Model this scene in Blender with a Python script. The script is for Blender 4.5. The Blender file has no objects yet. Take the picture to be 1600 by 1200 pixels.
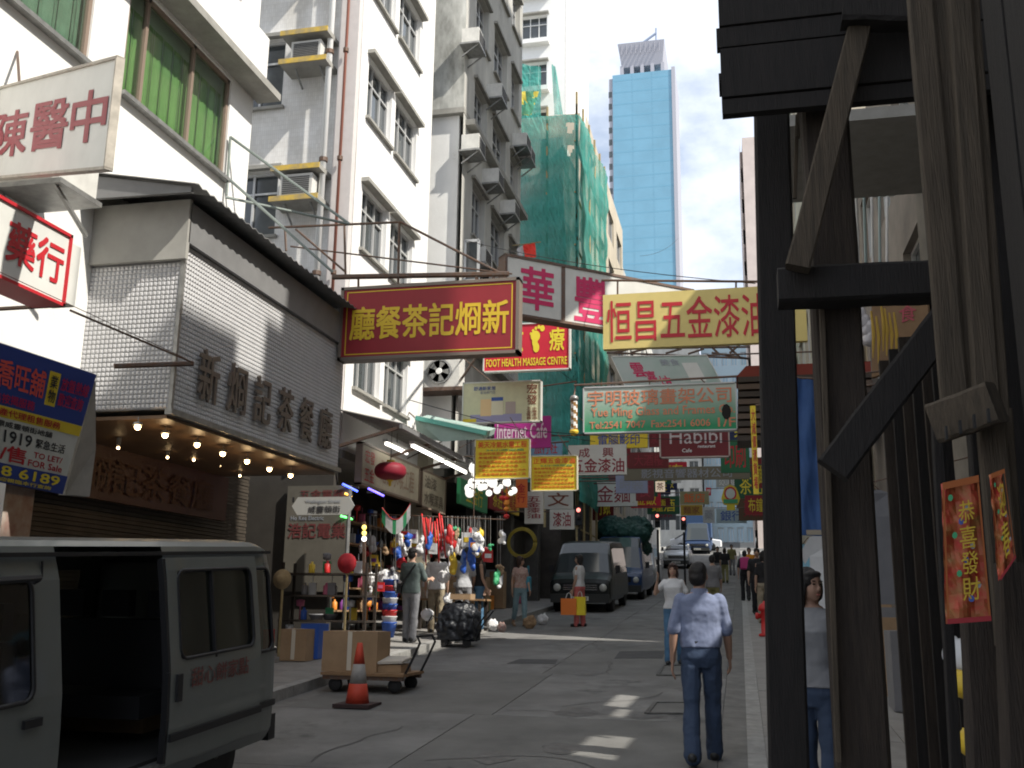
import bpy, bmesh, math, random
import numpy as np
from mathutils import Vector, Matrix
random.seed(7)
R = math.radians
ORD = ['first', 'second', 'third', 'fourth', 'fifth', 'sixth', 'seventh', 'eighth', 'ninth', 'tenth', 'eleventh', 'twelfth', 'thirteenth', 'fourteenth', 'fifteenth', 'sixteenth']
sc = bpy.context.scene
col = sc.collection

# ------------------------------------------------------------------ camera
F = 1550.0; CH = 1.83; S = 0.06
YAW, PITCH, ROLL = R(12.934), R(12.722), R(0.8)
def cam_axes():
    f = Vector((-math.sin(YAW)*math.cos(PITCH), math.cos(YAW)*math.cos(PITCH), math.sin(PITCH)))
    r = Vector((math.cos(YAW), math.sin(YAW), 0)); u = r.cross(f)
    r2 = math.cos(ROLL)*r + math.sin(ROLL)*u; u2 = -math.sin(ROLL)*r + math.cos(ROLL)*u
    return r2, u2, f
AX = cam_axes()
cd = bpy.data.cameras.new('camera'); cam = bpy.data.objects.new('camera', cd); col.objects.link(cam)
cam.matrix_world = Matrix(((AX[0].x, AX[1].x, -AX[2].x, 0), (AX[0].y, AX[1].y, -AX[2].y, 0), (AX[0].z, AX[1].z, -AX[2].z, CH), (0, 0, 0, 1)))
cd.sensor_width = 36; cd.lens = 36*F/1600; cd.clip_start = 0.05; cd.clip_end = 3000
sc.camera = cam
# ------------------------------------------------------------------ sun, sky, exposure
SUNV = Vector((-1, 0.38, -1.15)).normalized()          # travel direction of sunlight
sun_el = math.asin(-SUNV.z); sun_az = math.atan2(-SUNV.x, -SUNV.y)
ld = bpy.data.lights.new('sun', 'SUN'); ld.energy = 5.0; ld.angle = R(0.8); ld.color = (1.0, 0.95, 0.86)
sun = bpy.data.objects.new('sun', ld); col.objects.link(sun)
sun.rotation_euler = SUNV.to_track_quat('-Z', 'Y').to_euler()
w = bpy.data.worlds.new('World'); sc.world = w; w.use_nodes = True
nt = w.node_tree; N = nt.nodes; L = nt.links; bg = N['Background']
sky = N.new('ShaderNodeTexSky'); sky.sky_type = 'NISHITA'; sky.sun_disc = False
sky.sun_elevation = sun_el; sky.sun_rotation = sun_az; sky.air_density = 1.2; sky.dust_density = 1.0; sky.ozone_density = 1.6
tc = N.new('ShaderNodeTexCoord'); mp = N.new('ShaderNodeMapping'); mp.inputs['Scale'].default_value = (1.6, 1.6, 2.6); mp.inputs['Location'].default_value = (1.3, 0.2, 0.13)
cn = N.new('ShaderNodeTexNoise'); cn.inputs['Scale'].default_value = 1.9; cn.inputs['Detail'].default_value = 9; cn.inputs['Roughness'].default_value = 0.56
cr = N.new('ShaderNodeValToRGB'); cr.color_ramp.elements[0].position = 0.30; cr.color_ramp.elements[1].position = 0.45
mx = N.new('ShaderNodeMixRGB'); mx.inputs['Color2'].default_value = (6.0, 6.5, 7.4, 1)
L.new(tc.outputs['Generated'], mp.inputs['Vector']); L.new(mp.outputs['Vector'], cn.inputs['Vector'])
L.new(cn.outputs['Fac'], cr.inputs['Fac']); L.new(cr.outputs['Color'], mx.inputs['Fac'])
L.new(sky.outputs['Color'], mx.inputs['Color1']); L.new(mx.outputs['Color'], bg.inputs['Color'])
bg.inputs['Strength'].default_value = 0.13
vs = sc.view_settings; vs.view_transform = 'Standard'; vs.look = 'None'; vs.gamma = 1; vs.use_curve_mapping = False; vs.exposure = 0.38
sc.cycles.use_denoising = True
sc.cycles.max_bounces = 6; sc.cycles.diffuse_bounces = 3; sc.cycles.glossy_bounces = 3; sc.cycles.transparent_max_bounces = 8
sc.cycles.filter_width = 1.9
sc.cycles.sample_clamp_indirect = 6

# ------------------------------------------------------------------ pixel helpers (directions only; distances come from ground/walls)
CAM = Vector((0, 0, CH))
def ray(x, y): return AX[0]*((x-800)/F) + AX[1]*((600-y)/F) + AX[2]
def PXc(x, y, X): d = ray(x, y); return CAM + d*(X/d.x)
def PY(x, y, Y): d = ray(x, y); return CAM + d*(Y/d.y)
def gz(y):                                   # street profile: steady climb, steeper at the far end
    z = S*y
    if y > 45: z += 0.032*(y-45)
    if y > 66: z += 0.012*(y-66)
    return z
def G(x, y, off=0.0):                        # where the ray through a pixel meets the street surface
    d = ray(x, y); lo, hi = 1.0, 120.0
    for _ in range(60):
        t = (lo+hi)/2; p = CAM + d*t
        if p.z > gz(p.y)+off: lo = t
        else: hi = t
    return CAM + d*lo
def PZ(x, y, z): d = ray(x, y); return CAM + d*((z-CH)/d.z)
def GY(x, Y, off=0.0):                       # point on the ground at depth Y under image column x (near horizon)
    d = ray(x, 860); p = CAM + d*(Y/d.y); return Vector((p.x, Y, gz(Y)+off))

# ------------------------------------------------------------------ materials
MATS = {}
def mat(name, c, rough=0.7, metal=0.0, var=0.0, scale=6.0, bump=0.0, bscale=40.0, c2=None, emit=None, estr=0.0, spec=0.4, stretch=None, coat=0.0, dirt=None):
    if name in MATS: return MATS[name]
    m = bpy.data.materials.new(name); m.use_nodes = True; nt = m.node_tree; n = nt.nodes; l = nt.links
    b = n['Principled BSDF']
    b.inputs['Base Color'].default_value = (*c, 1); b.inputs['Roughness'].default_value = rough; b.inputs['Metallic'].default_value = metal
    b.inputs['Specular IOR Level'].default_value = spec; b.inputs['Coat Weight'].default_value = coat
    t = None
    if var or bump or c2 or dirt:
        t = n.new('ShaderNodeTexCoord'); mpp = n.new('ShaderNodeMapping'); l.new(t.outputs['Object'], mpp.inputs['Vector'])
        if stretch: mpp.inputs['Scale'].default_value = stretch
    if var or c2:
        ns = n.new('ShaderNodeTexNoise'); ns.inputs['Scale'].default_value = scale; ns.inputs['Detail'].default_value = 8; ns.inputs['Roughness'].default_value = 0.62
        l.new(mpp.outputs['Vector'], ns.inputs['Vector'])
        rp = n.new('ShaderNodeValToRGB'); e = rp.color_ramp.elements
        e[0].position = 0.32; e[1].position = 0.68
        k = 1-var
        e[0].color = (c[0]*k, c[1]*k, c[2]*k, 1) if c2 is None else (*c2, 1)
        e[1].color = (min(1, c[0]*(1+var*0.5)), min(1, c[1]*(1+var*0.5)), min(1, c[2]*(1+var*0.5)), 1)
        l.new(ns.outputs['Fac'], rp.inputs['Fac']); out = rp.outputs['Color']
        if dirt:                              # second, sparse layer of stains: (colour, scale, threshold)
            n2 = n.new('ShaderNodeTexNoise'); n2.inputs['Scale'].default_value = dirt[1]; n2.inputs['Detail'].default_value = 10; n2.inputs['Roughness'].default_value = 0.7
            l.new(mpp.outputs['Vector'], n2.inputs['Vector'])
            r2 = n.new('ShaderNodeValToRGB'); r2.color_ramp.elements[0].position = dirt[2]; r2.color_ramp.elements[1].position = dirt[2]+0.12
            l.new(n2.outputs['Fac'], r2.inputs['Fac'])
            mm = n.new('ShaderNodeMixRGB'); mm.inputs['Color2'].default_value = (*dirt[0], 1); l.new(r2.outputs['Color'], mm.inputs['Fac']); l.new(out, mm.inputs['Color1']); out = mm.outputs['Color']
        l.new(out, b.inputs['Base Color'])
    if bump:
        nb = n.new('ShaderNodeTexNoise'); nb.inputs['Scale'].default_value = bscale; nb.inputs['Detail'].default_value = 5
        l.new(mpp.outputs['Vector'], nb.inputs['Vector'])
        bp = n.new('ShaderNodeBump'); bp.inputs['Strength'].default_value = bump; bp.inputs['Distance'].default_value = 0.02
        l.new(nb.outputs['Fac'], bp.inputs['Height']); l.new(bp.outputs['Normal'], b.inputs['Normal'])
    if emit: b.inputs['Emission Color'].default_value = (*emit, 1); b.inputs['Emission Strength'].default_value = estr
    MATS[name] = m; return m
def tile_mat(name, c, grout, sx, sz, rough=0.35, var=0.1):
    m = mat(name, c, rough); nt = m.node_tree; n = nt.nodes; l = nt.links; b = n['Principled BSDF']
    t = n.new('ShaderNodeTexCoord'); br = n.new('ShaderNodeTexBrick'); br.offset = 0; br.inputs['Scale'].default_value = 1
    br.inputs['Brick Width'].default_value = sx; br.inputs['Row Height'].default_value = sz; br.inputs['Mortar Size'].default_value = sx*0.06
    br.inputs['Color1'].default_value = (*c, 1); br.inputs['Color2'].default_value = (c[0]*(1-var), c[1]*(1-var), c[2]*(1-var), 1); br.inputs['Mortar'].default_value = (*grout, 1)
    sp = n.new('ShaderNodeSeparateXYZ'); cb = n.new('ShaderNodeCombineXYZ'); ad = n.new('ShaderNodeMath')
    l.new(t.outputs['Object'], sp.inputs[0]); l.new(sp.outputs['X'], ad.inputs[0]); l.new(sp.outputs['Y'], ad.inputs[1]); l.new(ad.outputs[0], cb.inputs['X']); l.new(sp.outputs['Z'], cb.inputs['Y'])
    l.new(cb.outputs[0], br.inputs['Vector'])
    ns = n.new('ShaderNodeTexNoise'); ns.inputs['Scale'].default_value = 1.3; ns.inputs['Detail'].default_value = 8; l.new(t.outputs['Object'], ns.inputs['Vector'])
    rp = n.new('ShaderNodeValToRGB'); rp.color_ramp.elements[0].position = 0.35; rp.color_ramp.elements[0].color = (0.78, 0.76, 0.72, 1); rp.color_ramp.elements[1].position = 0.6
    l.new(ns.outputs['Fac'], rp.inputs['Fac']); mm = n.new('ShaderNodeMixRGB'); mm.blend_type = 'MULTIPLY'; mm.inputs['Fac'].default_value = 1
    l.new(br.outputs['Color'], mm.inputs['Color1']); l.new(rp.outputs['Color'], mm.inputs['Color2']); l.new(mm.outputs['Color'], b.inputs['Base Color'])
    return m
def glass_mat(name, tint, alpha, rough=0.05):
    if name in MATS: return MATS[name]
    m = bpy.data.materials.new(name); m.use_nodes = True; nt = m.node_tree; n = nt.nodes; l = nt.links
    n.remove(n['Principled BSDF']); o = n['Material Output']
    gl = n.new('ShaderNodeBsdfGlossy'); gl.inputs['Roughness'].default_value = rough; tr = n.new('ShaderNodeBsdfTransparent'); tr.inputs['Color'].default_value = (*tint, 1)
    lw = n.new('ShaderNodeLayerWeight'); lw.inputs['Blend'].default_value = 0.5; pw = n.new('ShaderNodeMath'); pw.operation = 'POWER'; pw.inputs[1].default_value = 3.0
    fr = n.new('ShaderNodeMath'); fr.operation = 'MULTIPLY_ADD'; fr.inputs[1].default_value = 0.8; fr.inputs[2].default_value = 0.05; ms = n.new('ShaderNodeMixShader')
    l.new(lw.outputs['Facing'], pw.inputs[0]); l.new(pw.outputs[0], fr.inputs[0]); l.new(fr.outputs[0], ms.inputs['Fac']); l.new(tr.outputs[0], ms.inputs[1]); l.new(gl.outputs[0], ms.inputs[2]); l.new(ms.outputs[0], o.inputs['Surface'])
    MATS[name] = m; return m
M_white = mat('white painted render', (0.80, 0.79, 0.76), 0.8, var=0.08, scale=1.2, bump=0.15, bscale=30, dirt=((0.45, 0.42, 0.36), 1.4, 0.64))
M_white2 = mat('white paint', (0.78, 0.78, 0.76), 0.6, var=0.05, scale=3)
M_grey = mat('grey weathered render', (0.52, 0.51, 0.47), 0.85, var=0.25, scale=1.5, bump=0.2, dirt=((0.16, 0.15, 0.13), 0.9, 0.6), stretch=(1, 1, 0.35))
M_stain = mat('mould stained render', (0.62, 0.62, 0.58), 0.9, c2=(0.2, 0.2, 0.18), scale=2.2, bump=0.25, stretch=(1, 1, 0.4))
M_conc = mat('concrete', (0.33, 0.32, 0.29), 0.9, var=0.2, scale=4, bump=0.25)
M_tile = tile_mat('pale mosaic tile', (0.84, 0.83, 0.81), (0.66, 0.64, 0.61), 0.045, 0.095)
M_dark = mat('dark opening', (0.02, 0.019, 0.017), 0.9)
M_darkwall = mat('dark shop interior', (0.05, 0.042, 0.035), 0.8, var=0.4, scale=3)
M_glassd = mat('dark window glass', (0.06, 0.07, 0.075), 0.08, spec=0.8, var=0.4, scale=1.5)
M_alu = mat('aluminium frame', (0.55, 0.55, 0.54), 0.4, 0.3)
M_brownframe = mat('brown steel frame', (0.24, 0.18, 0.14), 0.5)
M_steel = mat('rusty steel', (0.10, 0.085, 0.075), 0.6, 0.4, var=0.5, scale=20, c2=(0.14, 0.07, 0.04))
M_galv = mat('galvanised steel', (0.32, 0.32, 0.31), 0.45, 0.6, var=0.3, scale=8)
M_black = mat('black rubber', (0.015, 0.015, 0.016), 0.7)
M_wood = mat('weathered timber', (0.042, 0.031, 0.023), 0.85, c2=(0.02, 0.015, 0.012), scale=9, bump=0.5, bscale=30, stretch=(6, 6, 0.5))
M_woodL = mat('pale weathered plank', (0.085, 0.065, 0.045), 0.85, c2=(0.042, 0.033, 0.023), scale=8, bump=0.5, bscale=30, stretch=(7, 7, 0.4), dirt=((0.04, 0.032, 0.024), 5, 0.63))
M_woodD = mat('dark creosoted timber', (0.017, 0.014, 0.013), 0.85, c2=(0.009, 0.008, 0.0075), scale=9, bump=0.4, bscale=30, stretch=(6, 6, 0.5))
M_card = mat('brown cardboard', (0.36, 0.24, 0.14), 0.85, var=0.15, scale=4, bump=0.1)
M_tape = mat('packing tape', (0.62, 0.56, 0.46), 0.3)
M_red = mat('red plastic', (0.55, 0.03, 0.03), 0.45)
M_blue = mat('blue plastic', (0.03, 0.10, 0.42), 0.45)
M_green = mat('green plastic', (0.05, 0.32, 0.14), 0.45)
M_yellow = mat('yellow plastic', (0.75, 0.52, 0.05), 0.45)
M_netting = None

# ------------------------------------------------------------------ mesh builder and object helpers
class MB:
    def __init__(s): s.v = []; s.f = []
    def add(s, vs, fs):
        b = len(s.v); s.v += [tuple(v) for v in vs]; s.f += [tuple(b+i for i in f) for f in fs]; return s
    def box(s, a, b):
        x0, y0, z0 = [min(a[i], b[i]) for i in range(3)]; x1, y1, z1 = [max(a[i], b[i]) for i in range(3)]
        return s.add([(x0, y0, z0), (x1, y0, z0), (x1, y1, z0), (x0, y1, z0), (x0, y0, z1), (x1, y0, z1), (x1, y1, z1), (x0, y1, z1)],
                     [(0, 3, 2, 1), (4, 5, 6, 7), (0, 1, 5, 4), (1, 2, 6, 5), (2, 3, 7, 6), (3, 0, 4, 7)])
    def bar(s, p, q, w, d, up=(0, 1, 0)):      # rectangular bar from p to q, w across, d along "up"
        p, q = Vector(p), Vector(q); a = (q-p).normalized(); u = Vector(up); u = (u-a*u.dot(a))
        if u.length < 1e-4: u = Vector((1, 0, 0)); u = u-a*u.dot(a)
        u.normalize(); r = a.cross(u)
        vs = []
        for e in (p, q):
            for (i, j) in ((-1, -1), (1, -1), (1, 1), (-1, 1)): vs.append(e + r*(i*w/2) + u*(j*d/2))
        return s.add(vs, [(0, 1, 2, 3), (7, 6, 5, 4), (0, 4, 5, 1), (1, 5, 6, 2), (2, 6, 7, 3), (3, 7, 4, 0)])
    def tube(s, pts, r, n=8, caps=True):
        pts = [Vector(p) for p in pts]; rs = r if isinstance(r, (list, tuple)) else [r]*len(pts)
        rings = []; ref = None
        for i, p in enumerate(pts):
            a = (pts[min(i+1, len(pts)-1)]-pts[max(i-1, 0)]).normalized()
            if ref is None: ref = Vector((0, 0, 1)) if abs(a.z) < 0.9 else Vector((1, 0, 0))
            u = (ref-a*ref.dot(a)).normalized(); ref = u; v = a.cross(u)
            rings.append([p + (u*math.cos(2*math.pi*k/n)+v*math.sin(2*math.pi*k/n))*rs[i] for k in range(n)])
        vs = [v for g in rings for v in g]; fs = []
        for i in range(len(pts)-1):
            for k in range(n): fs.append((i*n+k, i*n+(k+1) % n, (i+1)*n+(k+1) % n, (i+1)*n+k))
        if caps: fs.append(tuple(range(n-1, -1, -1))); fs.append(tuple((len(pts)-1)*n+k for k in range(n)))
        return s.add(vs, fs)
    def lathe(s, c, prof, n=14, axis='z'):     # prof: (radius, height)
        vs = []; fs = []
        for (r, h) in prof:
            for k in range(n):
                a = 2*math.pi*k/n
                o = {'z': (r*math.cos(a), r*math.sin(a), h), 'x': (h, r*math.cos(a), r*math.sin(a)), 'y': (r*math.cos(a), h, r*math.sin(a))}[axis]
                vs.append((c[0]+o[0], c[1]+o[1], c[2]+o[2]))
        for i in range(len(prof)-1):
            for k in range(n): fs.append((i*n+k, i*n+(k+1) % n, (i+1)*n+(k+1) % n, (i+1)*n+k))
        fs.append(tuple(range(n-1, -1, -1))); fs.append(tuple((len(prof)-1)*n+k for k in range(n)))
        return s.add(vs, fs)
    def ball(s, c, r, n=12, m=8):
        r = r if isinstance(r, (list, tuple)) else (r, r, r); vs = []; fs = []
        for i in range(m+1):
            t = math.pi*i/m
            for k in range(n):
                a = 2*math.pi*k/n; vs.append((c[0]+r[0]*math.sin(t)*math.cos(a), c[1]+r[1]*math.sin(t)*math.sin(a), c[2]+r[2]*math.cos(t)))
        for i in range(m):
            for k in range(n): fs.append((i*n+k, (i+1)*n+k, (i+1)*n+(k+1) % n, i*n+(k+1) % n))
        return s.add(vs, fs)
    def quad(s, a, b, c, d): return s.add([a, b, c, d], [(0, 1, 2, 3)])
    def slab(s, pts, off):                     # polygon extruded by vector off
        n = len(pts); off = Vector(off); vs = [Vector(p) for p in pts]+[Vector(p)+off for p in pts]
        return s.add(vs, [tuple(range(n-1, -1, -1)), tuple(range(n, 2*n))]+[(i, (i+1) % n, n+(i+1) % n, n+i) for i in range(n)])
    def mesh(s, name, m=None, smooth=False, o=(0, 0, 0)):
        me = bpy.data.meshes.new(name); o = Vector(o)
        me.from_pydata([tuple(Vector(v)-o) for v in s.v], [], s.f); me.update()
        bm = bmesh.new(); bm.from_mesh(me); bmesh.ops.recalc_face_normals(bm, faces=bm.faces); bm.to_mesh(me); bm.free()
        if m: me.materials.append(m)
        if smooth:
            for p in me.polygons: p.use_smooth = True
        return me
def link(name, data, parent=None, loc=(0, 0, 0)):
    o = bpy.data.objects.new(name, data); col.objects.link(o); o.location = loc
    if parent is not None: o.parent = parent
    return o
def tag(o, label=None, cat=None, group=None, kind=None):
    if label: o['label'] = label
    if cat: o['category'] = cat
    if group: o['group'] = group
    if kind: o['kind'] = kind
    return o
def thing(name, label, cat, loc=(0, 0, 0), group=None, rot=None):
    o = link(name, None, None, loc); o.empty_display_size = 0.1; tag(o, label, cat, group)
    if rot: o.rotation_euler = rot
    return o
def rootof(o):
    while o.parent: o = o.parent
    return o
def part(mb, name, m, parent, smooth=False, local=False, kind=None, label=None):
    """mesh in world coordinates under a thing whose root carries only a location (local=True: already local)"""
    o = (0, 0, 0) if local else rootof(parent).location
    if not local and parent.parent is not None:          # parents with own offset
        q = Vector((0, 0, 0)); pp = parent
        while pp: q += pp.location; pp = pp.parent
        o = q
    ob = link(name, mb.mesh(name, m, smooth, o), parent)
    if kind: ob['kind'] = kind
    if label: ob['label'] = label
    return ob
def single(mb, name, m, label, cat, group=None, smooth=False, kind=None, o=None):
    if o is None:
        a = np.array([tuple(v) for v in mb.v]); o = Vector(((a[:, 0].min()+a[:, 0].max())/2, (a[:, 1].min()+a[:, 1].max())/2, a[:, 2].min()))
    ob = link(name, mb.mesh(name, m, smooth, o), None, o); return tag(ob, label, cat, group, kind)
def structure(mb, name, m, smooth=False, kind='structure', label=None):
    ob = link(name, mb.mesh(name, m, smooth)); ob['kind'] = kind
    if label: ob['label'] = label
    return ob
def copy_tree(o, parent=None):
    c = o.copy(); col.objects.link(c); c.parent = parent
    for ch in list(o.children): copy_tree(ch, c)
    return c
TEXT_CACHE = {}
TMP = bpy.data.scenes.new('tmp')            # scratch scene: curves and remeshes are evaluated here, removed at the end
def evaluated_mesh(ob):
    TMP.collection.objects.link(ob); vl = TMP.view_layers[0]; vl.update()
    me = bpy.data.meshes.new_from_object(ob.evaluated_get(vl.depsgraph)); bpy.data.objects.remove(ob); return me
def text_data(s):
    k = s
    if k in TEXT_CACHE: return TEXT_CACHE[k]
    cu = bpy.data.curves.new('t', 'FONT'); cu.body = s; cu.size = 1; cu.resolution_u = 2; cu.fill_mode = 'FRONT'
    me = evaluated_mesh(bpy.data.objects.new('t', cu))
    v = np.array([x.co[:2] for x in me.vertices]) if len(me.vertices) else np.zeros((1, 2))
    f = [tuple(p.vertices) for p in me.polygons]
    bpy.data.curves.remove(cu); bpy.data.meshes.remove(me)
    mn = v.min(0); ext = np.maximum(v.max(0)-mn, 1e-4)
    TEXT_CACHE[k] = ((v-mn)/ext, f, ext); return TEXT_CACHE[k]
def quadmap(C, u, v, off=0.0):                 # C = TL, TR, BR, BL ; v measured from top
    TL, TR, BR, BL = C; p = TL*(1-u)*(1-v)+TR*u*(1-v)+BR*u*v+BL*(1-u)*v
    n = (BL-TL).cross(TR-TL).normalized()
    return p + n*off
def text_mb(s, C, box, off, bold=0.015, vertical=False, depth=0.0):
    """flat lettering fitted to the box (u0,v0,u1,v1) of the quad C, lying off metres in front of it"""
    mb = MB(); u0, v0, u1, v1 = box
    items = [(s, box)]
    if vertical:
        n = len(s); items = [(ch, (u0, v0+(v1-v0)*(i+0.06)/n, u1, v0+(v1-v0)*(i+0.94)/n)) for i, ch in enumerate(s)]
    for ch, (a, b, c, d) in items:
        if not ch.strip(): continue
        V, Fc, ext = text_data(ch); e = bold*0.55
        for q, (sx, sy) in enumerate(((0, 0), (1, 1), (-1, 1), (1, -1), (-1, -1)) if e > 0 else ((0, 0),)):     # heavier strokes: shifted copies, each a hair in front
            base = len(mb.v); mb.v += [tuple(quadmap(C, a+(c-a)*(x+sx*e/ext[0]), d+(b-d)*(y+sy*e/ext[1]), off+0.0006*q)) for x, y in V]; mb.f += [tuple(base+i for i in f) for f in Fc]
        if depth:
            Q = [quadmap(C, a+(c-a)*x, d+(b-d)*y, off-depth) for x, y in V]; e = {}
            for f in Fc:
                for i in range(len(f)):
                    k = (f[i], f[(i+1) % len(f)]); e[k] = 1
            b2 = len(mb.v); mb.v += [tuple(p) for p in Q]
            for (i, j) in e:
                if (j, i) not in e: mb.f.append((base+i, base+j, b2+j, b2+i))
    return mb
def text_part(s, C, box, m, parent, off=0.006, bold=0.015, vertical=False, name='lettering', depth=0.0):
    mb = text_mb(s, C, box, off, bold, vertical, depth)
    o = Vector((0, 0, 0)); pp = parent
    while pp: o += pp.location; pp = pp.parent
    me = bpy.data.meshes.new(name); me.from_pydata([tuple(Vector(v)-o) for v in mb.v], [], mb.f); me.update(); me.materials.append(m)
    return link(name, me, parent)
def rect_px(x0, y0, x1, y1, Y):
    a, b = PY(x0, y0, Y), PY(x1, y1, Y); return [Vector((a.x, Y, a.z)), Vector((b.x, Y, a.z)), Vector((b.x, Y, b.z)), Vector((a.x, Y, b.z))]
def quad_px(pts, Y): return [PY(x, y, Y) for x, y in pts]
def sign(name, label, C, m, th=0.12, frame=None, fw=0.03, texts=(), group=None, cat='sign', rods=None):
    C = [Vector(c) for c in C]; cen = sum(C, Vector())/4; lo = Vector((cen.x, cen.y, min(c.z for c in C)))
    r = thing(name, label, cat, lo, group)
    n = (C[3]-C[0]).cross(C[1]-C[0]).normalized()        # towards the viewer
    p = MB(); p.slab([c - n*th for c in C], n*th); part(p, 'panel', m, r)
    if frame:
        f = MB()
        for i in range(4):
            a, b = C[i], C[(i+1) % 4]; d = (b-a).normalized()*fw*0.5
            f.bar(a-d-n*(th/2-0.004), b+d-n*(th/2-0.004), fw, th+0.03, up=n)
        part(f, 'frame', frame, r)
    for t in texts:
        s, box, tm = t[:3]; kw = t[3] if len(t) > 3 else {}
        text_part(s, C, box, tm, r, **kw)
    if rods:
        q = MB()
        for (a, b, rad) in rods: q.tube([a, b], rad, 6)
        part(q, 'hanger', M_steel, r)
    return r
def stripe(C, box, m, parent, name, off=0.004):
    u0, v0, u1, v1 = box; q = MB().quad(*[quadmap(C, u, v, off) for u, v in ((u0, v0), (u1, v0), (u1, v1), (u0, v1))]); return part(q, name, m, parent)

# wall with real openings: plane at const, spanning a (horizontal axis) and z
def wall_mb(axis, const, a0, a1, z0, z1, openings, depth, inward):
    """axis 'x': plane x=const, a=y.  axis 'y': plane y=const, a=x. inward: +-1 direction of the reveal"""
    mb = MB(); A = sorted({a0, a1, *[v for o in openings for v in o[:2] if a0 < v < a1]}); Z = sorted({z0, z1, *[v for o in openings for v in o[2:4] if z0 < v < z1]})
    P = (lambda a, z, d=0: (const+inward*d, a, z)) if axis == 'x' else (lambda a, z, d=0: (a, const+inward*d, z))
    for i in range(len(A)-1):
        for j in range(len(Z)-1):
            ca, cz = (A[i]+A[i+1])/2, (Z[j]+Z[j+1])/2
            if any(o[0] < ca < o[1] and o[2] < cz < o[3] for o in openings): continue
            mb.quad(P(A[i], Z[j]), P(A[i+1], Z[j]), P(A[i+1], Z[j+1]), P(A[i], Z[j+1]))
    for o in openings:
        y0, y1, b, t = o[:4]
        for (p, q) in (((y0, b), (y1, b)), ((y1, b), (y1, t)), ((y1, t), (y0, t)), ((y0, t), (y0, b))):
            mb.quad(P(*p), P(*q), P(*q, depth), P(*p, depth))
    return mb
def window_set(parent, axis, const, inward, openings, frame_m, pane_m, depth=0.14, mull=(2, 1), hood=None, name='window'):
    cache = {}
    for o in openings:
        a0, a1, z0, z1 = o[:4]; W, H = a1-a0, z1-z0; k = (round(W, 3), round(H, 3))
        if k not in cache:
            fr = MB(); t = 0.055; e = -0.002
            def bx(mb, u0, u1, v0, v1, d0, d1):
                if axis == 'x': mb.box((inward*d0, u0, v0), (inward*d1, u1, v1))
                else: mb.box((u0, inward*d0, v0), (u1, inward*d1, v1))
            bx(fr, 0, W, 0, t, depth-0.05, depth); bx(fr, 0, W, H-t, H, depth-0.05, depth)
            bx(fr, 0, t, t, H-t, depth-0.05, depth); bx(fr, W-t, W, t, H-t, depth-0.05, depth)
            nx, nz = mull
            for i in range(1, nx+1):
                u = W*i/(nx+1); bx(fr, u-0.022, u+0.022, t, H-t, depth-0.045, depth-0.003)
            for j in range(1, nz+1):
                v = H*(0.68 if nz == 1 else j/(nz+1)); bx(fr, t, W-t, v-0.02, v+0.02, depth-0.042, depth-0.006)
            pn = MB(); bx(pn, 0, W, 0, H, depth+0.003, depth+0.02)
            hd = None
            if hood:
                hd = MB(); bx(hd, -0.1, W+0.1, H+0.02, H+0.1, -hood, 0.0)
                sl = MB(); bx(sl, -0.06, W+0.06, -0.07, -0.01, -0.08, 0.0)
            cache[k] = (fr.mesh('frame', frame_m), pn.mesh('pane', pane_m), (hd.mesh('hood', M_conc), sl.mesh('sill', M_conc)) if hd else None)
        fm, pm, hm = cache[k]; pl = Vector((0, 0, 0)); pp = parent
        while pp: pl += pp.location; pp = pp.parent
        loc = (Vector((const, a0, z0)) if axis == 'x' else Vector((a0, const, z0))) - pl
        wnd = link(name, fm, parent, loc); link('pane', pm, wnd)
        if hm: link('hood', hm[0], wnd); link('sill', hm[1], wnd)
    return

# ================================================================== GROUND
M_road = mat('worn concrete road', (0.19, 0.187, 0.18), 0.85, var=0.30, scale=1.3, bump=0.45, bscale=90, dirt=((0.085, 0.083, 0.08), 0.9, 0.56))
M_road2 = mat('darker road patch', (0.15, 0.148, 0.14), 0.85, var=0.25, scale=1.6, bump=0.25, bscale=60)
M_asph = mat('asphalt patch', (0.075, 0.075, 0.076), 0.9, var=0.25, scale=8, bump=0.3, bscale=90)
M_pave = mat('paving', (0.26, 0.25, 0.235), 0.85, var=0.2, scale=2.5, bump=0.2, bscale=50, dirt=((0.13, 0.125, 0.115), 1.7, 0.62))
M_kerb = mat('granite kerb', (0.30, 0.295, 0.28), 0.8, var=0.25, scale=8, bump=0.2)
XL, XR, FL, FR = -5.5, 0.0, -8.4, 2.2      # kerbs and frontage lines
ys = [-14, 45, 66, 130]
base = MB()
for a, b in zip(ys[:-1], ys[1:]):
    base.quad((-60, a, gz(a)-0.03), (60, a, gz(a)-0.03), (60, b, gz(b)-0.03), (-60, b, gz(b)-0.03))
base.quad((-400, -14, gz(-14)-0.05), (400, -14, gz(-14)-0.05), (400, -300, -6), (-400, -300, -6))
base.quad((-900, 130, gz(130)-0.04), (900, 130, gz(130)-0.04), (900, 1500, gz(130)-0.04), (-900, 1500, gz(130)-0.04))
structure(base, 'ground', M_conc)
road = MB()
for a, b in zip(ys[:-1], ys[1:]): road.quad((XL, a, gz(a)-0.02), (XR, a, gz(a)-0.02), (XR, b, gz(b)-0.02), (XL, b, gz(b)-0.02))
road.quad((-40, 84, gz(84)+0.004), (40, 84, gz(84)+0.004), (40, 91, gz(91)+0.004), (-40, 91, gz(91)+0.004))
rd = structure(road, 'road', mat('road joint filler', (0.11, 0.108, 0.104), 0.9))
rows = [(-14, -8), (-8, -2), (-2, 3.4), (3.4, 8.3), (8.3, 11.2), (11.2, 14.9), (14.9, 19.6), (19.6, 24.5), (24.5, 30), (30, 37), (37, 45), (45, 55), (55, 66), (66, 84)]
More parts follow.
